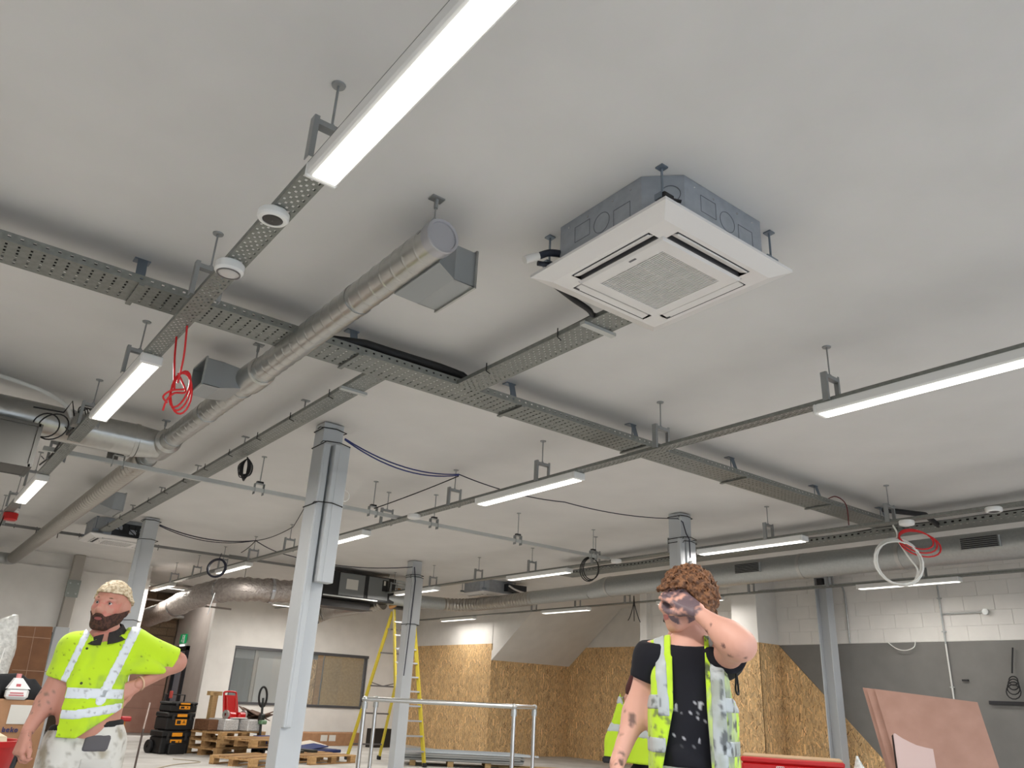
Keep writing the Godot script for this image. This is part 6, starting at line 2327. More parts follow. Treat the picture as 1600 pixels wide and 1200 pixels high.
	solo("vacuum_cleaner", "dark tool body peeping over the bottom edge right of the white sack", "tool", b, plain("tool_dark", Color(0.10, 0.10, 0.13), 0.5), Vector3(8.1, 0, -4.25))


# ---------------------------------------------------------------- people
func lin(r: float, g: float, b: float) -> Color:
	return Color(r, g, b).srgb_to_linear()


func vcol(key: String, rough: float, sheen := 0.0) -> StandardMaterial3D:
	var m := plain(key, Color.WHITE, rough)
	m.vertex_color_use_as_albedo = true
	if sheen > 0.0:
		m.rim_enabled = true
		m.rim = sheen
	return m


func seg_d(p: Vector2, a: Vector2, b: Vector2) -> float:
	var t := clampf((p - a).dot(b - a) / (b - a).length_squared(), 0.0, 1.0)
	return p.distance_to(a.lerp(b, t))


var blot: FastNoiseLite


func spots(p: Vector3, freq: float, cut: float, seed_ := 0.0) -> bool:
	return blot.get_noise_3d(p.x * freq + seed_, p.y * freq, p.z * freq) > cut


func amt(p: Vector3, freq: float, lo: float, hi: float, seed_ := 0.0) -> float:
	return smoothstep(lo, hi, blot.get_noise_3d(p.x * freq + seed_, p.y * freq, p.z * freq))


func head_sdf(c: Vector3, bs: Basis) -> Sdf:
	var s := Sdf.new(c - Vector3(0.14, 0.19, 0.14), c + Vector3(0.14, 0.16, 0.14), 0.004, 110.0)
	var at := func(x, y, z): return c + bs * Vector3(x, y, z)
	s.ell(at.call(0, 0.03, -0.012), Vector3(0.074, 0.088, 0.092), bs)
	s.ell(at.call(0, -0.035, 0.025), Vector3(0.060, 0.075, 0.066), bs)
	s.cone(at.call(-0.022, -0.098, 0.062), at.call(0.022, -0.098, 0.062), 0.019, 0.019)
	for q in [-1, 1]:
		s.cone(at.call(q * 0.052, -0.055, 0.0), at.call(q * 0.025, -0.09, 0.05), 0.020, 0.018)
		s.ell(at.call(q * 0.036, -0.018, 0.062), Vector3(0.024, 0.02, 0.018), bs)
		s.ell(at.call(q * 0.081, -0.004, -0.012), Vector3(0.011, 0.033, 0.021), bs * Basis(Vector3.UP, -q * 0.35))
		s.cone(at.call(q * 0.012, -0.031, 0.096), at.call(q * 0.010, -0.028, 0.088), 0.0095, 0.009)
		s.cone(at.call(q * 0.014, 0.027, 0.082), at.call(q * 0.045, 0.027, 0.066), 0.010, 0.008)
	s.cone(at.call(0, 0.02, 0.083), at.call(0, -0.024, 0.110), 0.009, 0.0135)
	s.cone(at.call(-0.02, -0.058, 0.080), at.call(0.02, -0.058, 0.080), 0.0085, 0.0085)
	s.cone(at.call(-0.016, -0.070, 0.080), at.call(0.016, -0.070, 0.080), 0.009, 0.009)
	s.cone(at.call(0, -0.05, -0.025), at.call(0, -0.17, -0.035), 0.058, 0.058)
	s.done()
	for q in [-1, 1]:
		s.carve(at.call(q * 0.031, 0.008, 0.094), 0.014)
	return s


func eyes(parent: Node3D, c: Vector3, bs: Basis, brow: Color):
	var white := plain("eye_white", Color(0.80, 0.78, 0.76), 0.2)
	var iris := plain("iris_dark", Color(0.10, 0.09, 0.09), 0.2)
	for q in [-1, 1]:
		var b := MB.new()
		var e: Vector3 = c + bs * Vector3(q * 0.031, 0.008, 0.077)
		b.lathe([Vector2(0.001, 0.0105), Vector2(0.006, 0.0085), Vector2(0.0105, 0.0), Vector2(0.006, -0.0085), Vector2(0.001, -0.0105)], e, bs, 12, true)
		var ey := part("eye", b, white, parent)
		b = MB.new()
		b.lathe([Vector2(0.0052, 0.0), Vector2(0.004, 0.0022), Vector2(0.0005, 0.003)], e + bs * Vector3(0, 0, 0.0088), bs * Basis(Vector3.RIGHT, PI / 2), 10)
		part("iris", b, iris, ey)
		b = MB.new()
		b.tube([c + bs * Vector3(q * 0.016, 0.030, 0.090), c + bs * Vector3(q * 0.032, 0.034, 0.084), c + bs * Vector3(q * 0.048, 0.028, 0.070)], [0.0035, 0.004, 0.002], 6)
		part("eyebrow", b, plain("brow_%d" % brow.to_rgba32(), brow, 0.9), parent)
		b = MB.new()
		b.tube([c + bs * Vector3(q * 0.019, 0.011, 0.085), c + bs * Vector3(q * 0.031, 0.0185, 0.0885), c + bs * Vector3(q * 0.043, 0.010, 0.080)], [0.002, 0.0025, 0.002], 6)
		part("eyelid", b, plain("lid_skin", Color(0.60, 0.40, 0.35), 0.6), ey)


func hand_sdf(w: Vector3, bs: Basis, curl: Array, thumb_out: float, side: float) -> Sdf:
	# w: wrist; bs: x to the thumb side, y along the fingers, z out of the palm
	var s := Sdf.new(w - Vector3.ONE * 0.21, w + Vector3.ONE * 0.21, 0.0042, 260.0)
	var base_x := [0.030, 0.010, -0.010, -0.029]
	var lens := [0.072, 0.080, 0.075, 0.058]
	var rad := [0.0098, 0.0102, 0.0096, 0.0084]
	for f in 4:
		var p: Vector3 = w + bs * Vector3(base_x[f] * 0.6, 0.0, 0.0)
		var k: Vector3 = w + bs * Vector3(base_x[f], 0.092 - 0.005 * absf(f - 1.0), 0.0)
		s.cone(p, k, 0.0165, 0.0125)
		var a := 0.0
		var splay: float = base_x[f] * 1.6
		var q := k
		for j in 3:
			a += curl[f] * [0.75, 1.0, 0.7][j]
			var l: float = lens[f] * [0.46, 0.31, 0.25][j]
			var d := bs * Vector3(splay * cos(a), cos(a), sin(a)).normalized()
			var e := q + d * l
			s.cone(q, e, rad[f] * (1.0 - 0.08 * j), rad[f] * (0.94 - 0.1 * j))
			q = e
	var t0 := w + bs * Vector3(0.018, 0.018, 0.006)
	var t1 := w + bs * Vector3(0.034 + 0.02 * thumb_out, 0.052, 0.016)
	var t2 := t1 + bs * Vector3(0.012 + 0.012 * thumb_out, 0.030, 0.008)
	var t3 := t2 + bs * Vector3(0.004 + 0.004 * thumb_out, 0.026, 0.006)
	s.chain([t0, t1, t2, t3], [0.017, 0.0135, 0.0112, 0.0088])
	s.cone(w - bs.y * 0.05, w + bs.y * 0.01, 0.025, 0.022, 0.75, bs.z)
	return s.done()


func build_people():
	blot = FastNoiseLite.new()
	blot.seed = 11
	blot.frequency = 1.0
	blot.fractal_octaves = 3
	bearded_man()
	young_man()
	third_person()


func facing(y: Vector3, z: Vector3) -> Basis:  # y along the fingers, z out of the palm
	y = y.normalized()
	var x := y.cross(z).normalized()
	return Basis(x, y, x.cross(y))


func bearded_man():
	var P := Vector3(0.985, 0, -4.98)
	var t := thing("person", "bearded man with short fair hair, lime polo with silver tape, hand on hip", "person", P, atan2(-P.x, -P.z))
	var skin := lin(0.71, 0.50, 0.43)
	var hc := Vector3(0.0, 1.675, 0.02)
	var hb := Basis(Vector3.UP, -0.42) * Basis(Vector3.BACK, -0.06) * Basis(Vector3.RIGHT, 0.02)
	hb = hb.scaled(Vector3.ONE * 1.1)
	# skeleton
	var shL := Vector3(-0.125, 1.44, 0.03)
	var elL := Vector3(-0.195, 1.17, 0.02)
	var wrL := Vector3(-0.245, 1.03, 0.09)
	var shR := Vector3(0.155, 1.495, -0.01)
	var elR := Vector3(0.405, 1.405, -0.06)
	var wrR := Vector3(0.222, 1.275, 0.05)
	var hipL := Vector3(-0.055, 0.97, 0)
	var hipR := Vector3(0.115, 0.97, 0)
	var s := Sdf.new(Vector3(-0.36, -0.02, -0.25), Vector3(0.5, 1.7, 0.3), 0.013, 55.0)
	s.cone(Vector3(0.035, 1.02, 0.0), Vector3(0.015, 1.22, 0.02), 0.145, 0.15, 0.8)
	s.cone(Vector3(0.015, 1.22, 0.02), Vector3(0.02, 1.42, 0.01), 0.15, 0.125, 0.75)
	s.cone(Vector3(-0.02, 1.15, 0.06), Vector3(0.02, 1.08, 0.06), 0.11, 0.10)
	s.cone(Vector3(0.02, 1.46, 0.0), Vector3(0.0, 1.60, 0.0), 0.066, 0.06)
	s.chain([Vector3(0.0, 1.44, 0), shL, elL, wrL], [0.075, 0.062, 0.046, 0.031])
	s.chain([Vector3(0.03, 1.45, 0), shR + Vector3(0, -0.012, 0), elR], [0.068, 0.062, 0.047])
	s.chain([elR, wrR], [0.047, 0.031])
	s.chain([hipL, Vector3(-0.10, 0.52, 0.04), Vector3(-0.12, 0.09, 0.0)], [0.095, 0.062, 0.045])
	s.chain([hipR, Vector3(0.145, 0.52, 0.03), Vector3(0.16, 0.09, 0.0)], [0.095, 0.062, 0.045])
	s.cone(Vector3(-0.12, 0.04, -0.02), Vector3(-0.15, 0.035, 0.16), 0.045, 0.04)
	s.cone(Vector3(0.16, 0.04, -0.02), Vector3(0.2, 0.035, 0.15), 0.045, 0.04)
	s.done()
	var b := MB.new()
	b.coloured = true
	var inv := hb.inverse()
	var tone := func(p: Vector3) -> Color:
		var c := skin
		var q: Vector3 = inv * (p - hc)
		if absf(q.x) < 0.026 and q.y < -0.052 and q.y > -0.076 and q.z > 0.07:
			return lin(0.55, 0.30, 0.28)
		if p.y > 1.5 and q.z > 0.03 and q.y < 0.02 and blot.get_noise_3d(p.x * 14, p.y * 14, p.z * 14) > -0.1:
			c = lin(0.72, 0.455, 0.40)
		if p.x < -0.16 and p.y < 1.25 and spots(p, 30, 0.35):
			c = lin(0.52, 0.40, 0.34)
		return c
	s.net(b, tone)
	var hs := head_sdf_scaled(hc, hb)
	hs.net(b, tone)
	var hbL := facing(Vector3(-0.12, -1.0, 0.28), Vector3(0.75, -0.1, -0.45))
	hand_sdf(wrL + Vector3(-0.004, -0.012, 0.004), hbL, [0.85, 0.9, 0.95, 1.0], 0.2, 1).net(b, tone)
	var hbR := facing(Vector3(-0.78, -0.42, 0.30), Vector3(-0.3, -0.2, -0.9))
	hand_sdf(wrR + Vector3(-0.008, -0.005, 0.004), hbR, [0.45, 0.5, 0.55, 0.6], 0.5, 1).net(b, tone)
	var body := part("body", b, vcol("skin", 0.55), t)
	eyes(t, hc, hb, Color(0.42, 0.32, 0.24))
	# hair: short, fair, brushed forward
	b = MB.new()
	b.coloured = true
	hs.shell(0.004, func(p): var q = inv * (p - hc); var line = 0.060 - 0.35 * maxf(0.0, 0.035 - q.z) - 1.3 * maxf(0.0, 0.0 - q.z) + 0.004 * blot.get_noise_3d(p.x * 60, p.y * 20, p.z * 60); return maxf(maxf(line - q.y, -0.095 - q.y), 0.034 - Vector2(q.z + 0.012, q.y + 0.004).length() if absf(q.x) > 0.05 else -1.0), func(p): return 0.007 + 0.007 * blot.get_noise_3d(p.x * 42, p.y * 30, p.z * 42)).net(b, func(p): return lin(0.80, 0.74, 0.63) if spots(p, 55, -0.05) else lin(0.66, 0.585, 0.47))
	part("hair", b, vcol("hair_fair", 0.7), t)
	b = MB.new()
	b.coloured = true
	hs.shell(0.0045, func(p): var q = inv * (p - hc); var m = maxf(q.y + 0.043 + 0.012 * smoothstep(0.012, 0.03, absf(q.x)) - 0.75 * maxf(0.0, absf(q.x) - 0.035), -0.125 - q.y); m = maxf(m, -0.012 - q.z + 0.0); return maxf(m, 0.0075 - Vector2(q.x * 0.38, q.y + 0.067).length() if q.z > 0.06 else -1.0)).net(b, func(p): return lin(0.30, 0.19, 0.14) if spots(p, 60, 0.0) else lin(0.20, 0.125, 0.10))
	part("beard", b, vcol("beard_brown", 0.85), t)
	# polo shirt
	var q := Sdf.new(Vector3(-0.32, 0.94, -0.26), Vector3(0.5, 1.62, 0.27), 0.0085, 60.0)
	q.cone(Vector3(0.03, 0.98, 0.0), Vector3(0.01, 1.22, 0.02), 0.158, 0.158, 0.82)
	q.cone(Vector3(0.01, 1.22, 0.02), Vector3(0.02, 1.43, 0.01), 0.158, 0.135, 0.78)
	q.cone(Vector3(-0.02, 1.13, 0.07), Vector3(0.02, 1.06, 0.07), 0.108, 0.098)
	q.cone(Vector3(0.02, 1.46, 0.0), Vector3(0.01, 1.53, 0.0), 0.085, 0.074)
	q.chain([Vector3(0.0, 1.45, 0), shL, shL.lerp(elL, 0.62)], [0.085, 0.078, 0.07])
	q.chain([Vector3(0.03, 1.455, 0), shR + Vector3(0, -0.012, 0), shR.lerp(elR, 0.98)], [0.088, 0.080, 0.074])
	q.cone(Vector3(-0.07, 1.0, 0.01), Vector3(-0.05, 1.16, 0.02), 0.095, 0.10)
	for i in 6:
		var fy := 1.02 + 0.045 * i
		q.cone(Vector3(-0.13 + 0.01 * i, fy, 0.10), Vector3(0.0 + 0.02 * i, fy - 0.03 + 0.006 * i, 0.155 - 0.004 * i), 0.012, 0.010)
	q.cone(Vector3(-0.06, 1.42, 0.10), Vector3(-0.09, 1.26, 0.125), 0.014, 0.010)
	q.cone(Vector3(0.06, 1.40, 0.10), Vector3(0.13, 1.26, 0.11), 0.014, 0.010)
	for i in 5:  # folds across the raised sleeve and the belly
		q.cone(Vector3(0.10 + 0.03 * i, 1.37 - 0.004 * i, 0.07), Vector3(0.22 + 0.03 * i, 1.40 - 0.012 * i, 0.045), 0.012, 0.01)
	for i in 4:
		q.cone(Vector3(0.14, 1.20 - 0.035 * i, 0.10), Vector3(0.04 - 0.02 * i, 1.13 - 0.04 * i, 0.165), 0.010, 0.009)
	q.done()
	var hem := func(p: Vector3) -> float:
		var y := 1.008 if p.x < -0.02 else 1.008 + (minf(p.x, 0.17) + 0.02) * 0.78
		var d: float = (y - p.y) * 0.75
		d = maxf(d, (p - elL.lerp(shL, 0.42)).dot((elL - shL).normalized()) if p.x < -0.12 and p.y < 1.34 else -1.0)
		d = maxf(d, (p - shR.lerp(elR, 0.93)).dot((elR - shR).normalized()))
		return maxf(d, 0.101 - Vector2(p.x - 0.012, p.z - 0.012).length() if p.y > 1.462 + maxf(0.0, -p.z) * 0.5 else -1.0)
	var lime := lin(0.70, 0.83, 0.10)
	var stain := func(p: Vector3) -> Color:
		var c: Color = lime.lerp(lin(0.55, 0.66, 0.26), 0.7 * amt(p, 7, -0.1, 0.5, 7.0) * (1.0 if p.x > 0.02 and p.y < 1.32 else 0.35))
		return c.lerp(lin(0.25, 0.28, 0.10), 0.75 * amt(p, 34, 0.48, 0.62))
	b = MB.new()
	b.coloured = true
	q.shell(0.0, hem).net(b, stain)
	var shirt := part("polo_shirt", b, vcol("lime_cloth", 0.85, 0.3), t)
	var silver := vcol("silver_tape", 0.5, 0.2)
	var grey := func(p: Vector3) -> Color: return lin(0.80, 0.82, 0.84).lerp(lin(0.46, 0.46, 0.44), 0.7 * amt(p, 26, 0.30, 0.55, 3.0))
	var tapes := [
		func(p): return maxf(seg_d(Vector2(p.x, p.y), Vector2(0.165, 1.60), Vector2(0.055, 1.19)) - 0.026, -p.z if p.y < 1.5 else -0.2 - p.z),
		func(p): return maxf(seg_d(Vector2(p.x, p.y), Vector2(-0.075, 1.56), Vector2(-0.155, 1.20)) - 0.018, -p.z + 0.0),
		func(p): return maxf(absf(p.y - 1.222 - 0.02 * p.x) - 0.027, maxf(-0.3 - p.z, p.x - 0.16 if p.y > 1.0 else 0.0)),
		func(p): return maxf(absf(p.y - 1.118 - 0.20 * maxf(0.0, p.x + 0.05)) - 0.024, -0.3 - p.z)]
	for i in 4:
		b = MB.new()
		b.coloured = true
		var reg: Callable = tapes[i]
		q.shell(0.0035, func(p): return maxf(reg.call(p), maxf(hem.call(p), absf(p.x + 0.005) - 0.17 if i > 1 else -1.0))).net(b, grey)
		part("reflective_band", b, silver, shirt)
	# collar and buttons
	b = MB.new()
	var cc := Vector3(0.012, 1.0, -0.002)
	for i in 26:
		var q0 := []
		for s1 in [i, i + 1]:
			var an := lerpf(-PI * 0.455, PI * 1.455, s1 / 26.0)
			var dv := Vector3(cos(an), 0, -sin(an))
			var hi: float = 1.540 + 0.028 * sin(an) + 0.020 * cos(an)
			q0.append([cc + dv * 0.066 + Vector3(0, hi - 1.0 + 0.02, 0), cc + dv * 0.078 + Vector3(0, hi - 1.0 + 0.018, 0), cc + dv * 0.120 + Vector3(0, hi - 1.0 - 0.040, 0.026), cc + dv * 0.106 + Vector3(0, hi - 1.0 - 0.046, 0.024)])
		b.hexa(q0[0] + q0[1])
	part("collar", b, plain("collar_charcoal", Color(0.17, 0.155, 0.15), 0.9), shirt)
	for y in [[-0.048, 1.475], [-0.065, 1.442], [-0.052, 1.27]]:
		b = MB.new()
		b.lathe([Vector2(0.001, 0.006), Vector2(0.006, 0.004), Vector2(0.007, 0)], Vector3(y[0], y[1], 0.118 + (0.058 if y[1] < 1.3 else 0.0)), Basis(Vector3.RIGHT, PI / 2), 10)
		part("button", b, plain("button_dark", Color(0.10, 0.11, 0.05), 0.5), shirt)
	# white trousers, stained, with grey pocket patch and black waistband
	var w := Sdf.new(Vector3(-0.26, 0.04, -0.24), Vector3(0.33, 1.16, 0.28), 0.0125, 50.0)
	w.cone(Vector3(0.035, 0.98, 0.0), Vector3(0.035, 1.06, 0.01), 0.152, 0.15, 0.85)
	w.chain([hipL, Vector3(-0.10, 0.52, 0.04), Vector3(-0.12, 0.10, 0.0)], [0.118, 0.09, 0.08])
	w.chain([hipR, Vector3(0.145, 0.52, 0.03), Vector3(0.16, 0.10, 0.0)], [0.118, 0.09, 0.08])
	w.done()
	b = MB.new()
	b.coloured = true
	var cut := func(p: Vector3) -> float: return maxf(p.y - 1.066 - 0.12 * (p.x - 0.03), 0.07 - p.y)
	w.shell(0.0, cut).net(b, func(p): return lin(0.78, 0.77, 0.74).lerp(lin(0.60, 0.57, 0.50), amt(p, 7, -0.05, 0.5, 4.0)).lerp(lin(0.45, 0.42, 0.37), 0.6 * amt(p, 19, 0.2, 0.5)))
	var tr := part("trousers", b, vcol("white_canvas", 0.9), t)
	b = MB.new()
	w.shell(0.004, func(p): return maxf(absf(p.y - 1.066 - 0.12 * (p.x - 0.03)) - 0.016, -0.3 - p.z)).net(b)
	part("waistband", b, plain("waistband_black", Color(0.09, 0.085, 0.085), 0.9), tr)
	b = MB.new()
	w.shell(0.006, func(p): return maxf(maxf(absf(p.x - 0.085 - 0.15 * (p.y - 1.0)) - 0.062, absf(p.y - 0.985) - 0.042), -p.z)).net(b)
	part("pocket_patch", b, plain("pocket_grey", Color(0.33, 0.32, 0.33), 0.9), tr)
	b = MB.new()
	w.shell(0.005, func(p): return maxf(maxf(absf(p.x - 0.10) - 0.075, absf(p.y - 0.83) - 0.085), -p.z)).net(b)
	part("thigh_pocket", b, plain("pocket_white", Color(0.74, 0.73, 0.70), 0.9), tr)
	for i in 2:
		b = MB.new()
		b.cbox([Vector3(-0.14, 0.05, 0.07), Vector3(0.185, 0.05, 0.07)][i], Vector3(0.10, 0.1, 0.30), 0.04)
		part("boot", b, plain("boot_tan", Color(0.30, 0.22, 0.15), 0.8), t)
	b = MB.new()
	b.tube(loop_pts(wrR + Vector3(0.012, 0.01, -0.006), 0.034, Vector3(0.5, -0.8, 0.3).normalized(), Vector3(0.3, 0.5, 0.8).normalized(), 18), 0.005, 6)
	part("bracelet", b, plain("bracelet_cream", Color(0.80, 0.66, 0.55), 0.5), t)
	# what he holds: a black handle with a flat grey tool
	var h := Vector3(-0.262, 0.952, 0.115)
	var o := P + Basis(Vector3.UP, atan2(-P.x, -P.z)) * h
	var d := thing("paint_tool", "black handled tool held low in the bearded man's left-hanging hand", "tool", o, atan2(-P.x, -P.z))
	b = MB.new()
	b.tube([Vector3(0.01, 0.03, -0.02), Vector3(-0.02, -0.16, 0.02)], 0.012, 10)
	part("handle", b, cable_black(), d)
	b = MB.new()
	b.box(Vector3(-0.03, -0.2, 0.03), Vector3(0.05, 0.1, 0.012), Basis(Vector3.BACK, -0.15))
	part("blade", b, plain("tool_grey", Color(0.5, 0.5, 0.5), 0.4, 0.5), d)


func head_sdf_scaled(c: Vector3, bs: Basis) -> Sdf:
	return head_sdf(c, bs)


func young_man():
	var P := Vector3(2.45, 0, -2.09)
	var t := thing("person", "curly haired man in black tee and paint smeared vest, forearm raised to his face", "person", P, atan2(-P.x, -P.z))
	var skin := lin(0.80, 0.60, 0.53)
	var hc := Vector3(0.012, 1.690, 0.0)
	var hb := Basis(Vector3.UP, -1.12) * Basis(Vector3.RIGHT, 0.04)
	hb = hb.scaled(Vector3.ONE * 0.98)
	var shL := Vector3(-0.125, 1.475, 0.0)
	var elL := Vector3(-0.195, 1.275, -0.02)
	var wrL := Vector3(-0.26, 1.10, 0.06)
	var shR := Vector3(0.135, 1.485, 0.0)
	var elR := Vector3(0.187, 1.515, 0.24)
	var wrR := Vector3(0.048, 1.632, 0.145)
	var s := Sdf.new(Vector3(-0.36, -0.02, -0.25), Vector3(0.33, 1.72, 0.36), 0.012, 55.0)
	s.cone(Vector3(-0.01, 1.0, 0.0), Vector3(0.0, 1.25, 0.0), 0.125, 0.13, 0.72)
	s.cone(Vector3(0.0, 1.25, 0.0), Vector3(0.008, 1.44, 0.0), 0.13, 0.115, 0.7)
	s.cone(Vector3(0.015, 1.48, -0.01), Vector3(0.022, 1.62, -0.005), 0.058, 0.054)
	s.chain([Vector3(0.0, 1.48, 0), shL, elL, wrL], [0.065, 0.052, 0.040, 0.028])
	s.chain([Vector3(0.02, 1.49, 0), shR, elR], [0.065, 0.054, 0.044])
	s.chain([elR, elR.lerp(wrR, 0.3), wrR], [0.043, 0.043, 0.028])
	s.chain([Vector3(-0.09, 0.94, 0), Vector3(-0.11, 0.5, 0.03), Vector3(-0.12, 0.09, 0)], [0.09, 0.058, 0.042])
	s.chain([Vector3(0.08, 0.94, 0), Vector3(0.11, 0.5, 0.03), Vector3(0.13, 0.09, 0)], [0.09, 0.058, 0.042])
	s.cone(Vector3(-0.12, 0.04, -0.02), Vector3(-0.14, 0.035, 0.16), 0.042, 0.038)
	s.cone(Vector3(0.13, 0.04, -0.02), Vector3(0.15, 0.035, 0.16), 0.042, 0.038)
	s.done()
	var inv := hb.inverse()
	var tone := func(p: Vector3) -> Color:
		var q: Vector3 = inv * (p - hc)
		if q.length() < 0.13 and absf(q.x) < 0.022 and q.y < -0.054 and q.y > -0.074 and q.z > 0.07:
			return lin(0.62, 0.36, 0.34)
		# dark paint over the back of the raised hand
		if p.distance_to(Vector3(-0.005, 1.685, 0.11)) < 0.10 and p.z > 0.06 and p.x < 0.055:
			return skin.lerp(lin(0.40, 0.33, 0.35), amt(p, 20, -0.45, 0.05, 2.0))
		# tattoos on both forearms
		if p.x < -0.17 and p.y < 1.30 and p.y > 1.10:
			return skin.lerp(lin(0.38, 0.29, 0.26), 0.9 * amt(p, 15, 0.12, 0.3, 5.0))
		if p.z > 0.12 and p.x > 0.06:
			return skin.lerp(lin(0.35, 0.24, 0.22), amt(p, 32, 0.44, 0.56, 9.0))
		return skin
	var b := MB.new()
	b.coloured = true
	s.net(b, tone)
	var hs := head_sdf(hc, hb)
	hs.net(b, tone)
	hand_sdf(wrL, facing(Vector3(-0.2, -1.0, 0.3), Vector3(0.9, -0.1, -0.3)), [0.35, 0.4, 0.4, 0.45], 0.3, 1).net(b, tone)
	hand_sdf(wrR + Vector3(-0.006, 0.008, -0.004), facing(Vector3(-0.70, 0.52, -0.48), Vector3(-0.45, -0.05, -0.88)), [0.16, 0.2, 0.22, 0.3], 0.3, 1).net(b, tone)
	part("body", b, vcol("skin", 0.55), t)
	eyes(t, hc, hb, Color(0.36, 0.24, 0.16))
	# curls
	b = MB.new()
	b.coloured = true
	hs.shell(0.012, func(p): var q = inv * (p - hc); var n = blot.get_noise_3d(p.x * 38, p.y * 38, p.z * 38); var line = 0.040 - 1.25 * maxf(0.0, 0.045 - q.z); return maxf(line - q.y + 0.012 * n, -0.078 - q.y), func(p): return 0.011 + 0.020 * blot.get_noise_3d(p.x * 34, p.y * 34, p.z * 34)).net(b, func(p): return lin(0.50, 0.34, 0.22) if spots(p, 44, 0.0) else lin(0.34, 0.22, 0.145))
	var hair := part("hair", b, vcol("hair_brown", 0.75), t)
	b = MB.new()
	var rr := RandomNumberGenerator.new()
	rr.seed = 21
	for i in 150:
		var dir := Vector3(rr.randfn(), absf(rr.randfn()) * 0.9 + 0.05, rr.randfn() - 0.1).normalized()
		if dir.z > 0.75 and dir.y < 0.5:
			continue
		var c: Vector3 = hc + hb * (Vector3(0, 0.03, -0.012) + dir * Vector3(0.092, 0.108, 0.110))
		var u := dir.cross(Vector3(rr.randfn(), rr.randfn(), rr.randfn())).normalized()
		var v := dir.cross(u)
		b.tube(loop_pts(c, rr.randf_range(0.006, 0.013), hb * u, hb * (v + dir * 0.4), 9, 0.0, TAU * rr.randf_range(0.5, 0.85)), 0.0034, 5)
	part("curl", b, plain("curl_brown", Color(0.47, 0.31, 0.19), 0.7), hair)
	# black tee
	var q := Sdf.new(Vector3(-0.26, 1.02, -0.22), Vector3(0.28, 1.62, 0.26), 0.0085, 70.0)
	q.cone(Vector3(-0.015, 1.05, 0.0), Vector3(0.0, 1.25, 0.0), 0.138, 0.138, 0.74)
	q.cone(Vector3(0.0, 1.25, 0.0), Vector3(0.008, 1.44, 0.0), 0.138, 0.122, 0.72)
	q.cone(Vector3(0.012, 1.48, -0.01), Vector3(0.016, 1.54, -0.01), 0.078, 0.066)
	q.chain([Vector3(0.0, 1.48, 0), shL, shL.lerp(elL, 0.5)], [0.075, 0.068, 0.062])
	q.chain([Vector3(0.02, 1.49, 0), shR, shR.lerp(elR, 0.45)], [0.075, 0.07, 0.068])
	for i in 4:
		q.cone(Vector3(-0.05 + 0.03 * i, 1.15 - 0.01 * i, 0.10), Vector3(-0.03 + 0.035 * i, 1.06, 0.105), 0.010, 0.008)
	q.done()
	b = MB.new()
	b.coloured = true
	var tee_cut := func(p: Vector3) -> float:
		var d: float = 1.108 - p.y
		d = maxf(d, (p - shL.lerp(elL, 0.42)).dot((elL - shL).normalized()) if p.x < -0.1 else -1.0)
		d = maxf(d, (p - shR.lerp(elR, 0.34)).dot((elR - shR).normalized()) if p.x > 0.08 else -1.0)
		return maxf(d, p.y - 1.545 + 0.25 * (p.z + 0.03))
	q.shell(0.0, tee_cut).net(b, func(p): return lin(0.045, 0.045, 0.055).lerp(lin(0.70, 0.70, 0.72), amt(p * Vector3(1, 0.5, 1), 40, 0.30, 0.45, 1.0) if p.z > 0.03 and absf(p.x) < 0.06 and (absf(p.y - 1.305) < 0.022 or absf(p.y - 1.195) < 0.018 or absf(p.y - 1.268) < 0.008) else 0.0))
	part("black_tee", b, vcol("black_cotton", 0.9), t)
	# vest: a shell over the tee, open down the front, with arm holes
	var k := Sdf.new(Vector3(-0.27, 1.02, -0.24), Vector3(0.29, 1.64, 0.26), 0.0075, 70.0)
	k.cone(Vector3(0.015, 1.04, 0.0), Vector3(0.015, 1.28, 0.0), 0.165, 0.158, 0.78)
	k.cone(Vector3(0.015, 1.28, 0.0), Vector3(0.01, 1.44, 0.0), 0.155, 0.132, 0.76)
	k.cone(Vector3(0.012, 1.49, -0.01), Vector3(0.016, 1.55, -0.015), 0.082, 0.07)
	k.chain([Vector3(0.0, 1.48, 0), shL * Vector3(0.92, 1, 1)], [0.082, 0.066])
	k.chain([Vector3(0.02, 1.49, 0), shR * Vector3(0.95, 1, 1)], [0.082, 0.068])
	k.cone(Vector3(0.10, 1.12, 0.09), Vector3(0.115, 1.40, 0.085), 0.05, 0.04)
	k.cone(Vector3(-0.085, 1.12, 0.085), Vector3(-0.095, 1.40, 0.08), 0.04, 0.036)
	k.done()
	var vest_cut := func(p: Vector3) -> float:
		var d: float = maxf(1.085 - p.y, 0.0)
		d = 1.085 - p.y
		d = maxf(d, p.y - 1.56)
		# front opening between two lines, running up round the neck
		var xl := lerpf(-0.095, -0.052, clampf((p.y - 1.10) / 0.2, 0, 1))
		if p.y > 1.48:
			xl = -0.056
		var xr := lerpf(0.075, 0.066, clampf((p.y - 1.10) / 0.2, 0, 1))
		if p.z > -0.01:
			d = maxf(d, minf(p.x - xl, xr - p.x))
		elif p.y > 1.515:
			d = maxf(d, 0.055 - absf(p.x - 0.01))
		# arm holes
		var aL := Vector3(p.x + 0.205, (p.y - 1.42) * 0.75, p.z)
		var aR := Vector3(p.x - 0.205, (p.y - 1.43) * 0.72, p.z - 0.03)
		d = maxf(d, 0.085 - aL.length())
		return maxf(d, 0.092 - aR.length())
	var vl := lin(0.70, 0.83, 0.16)
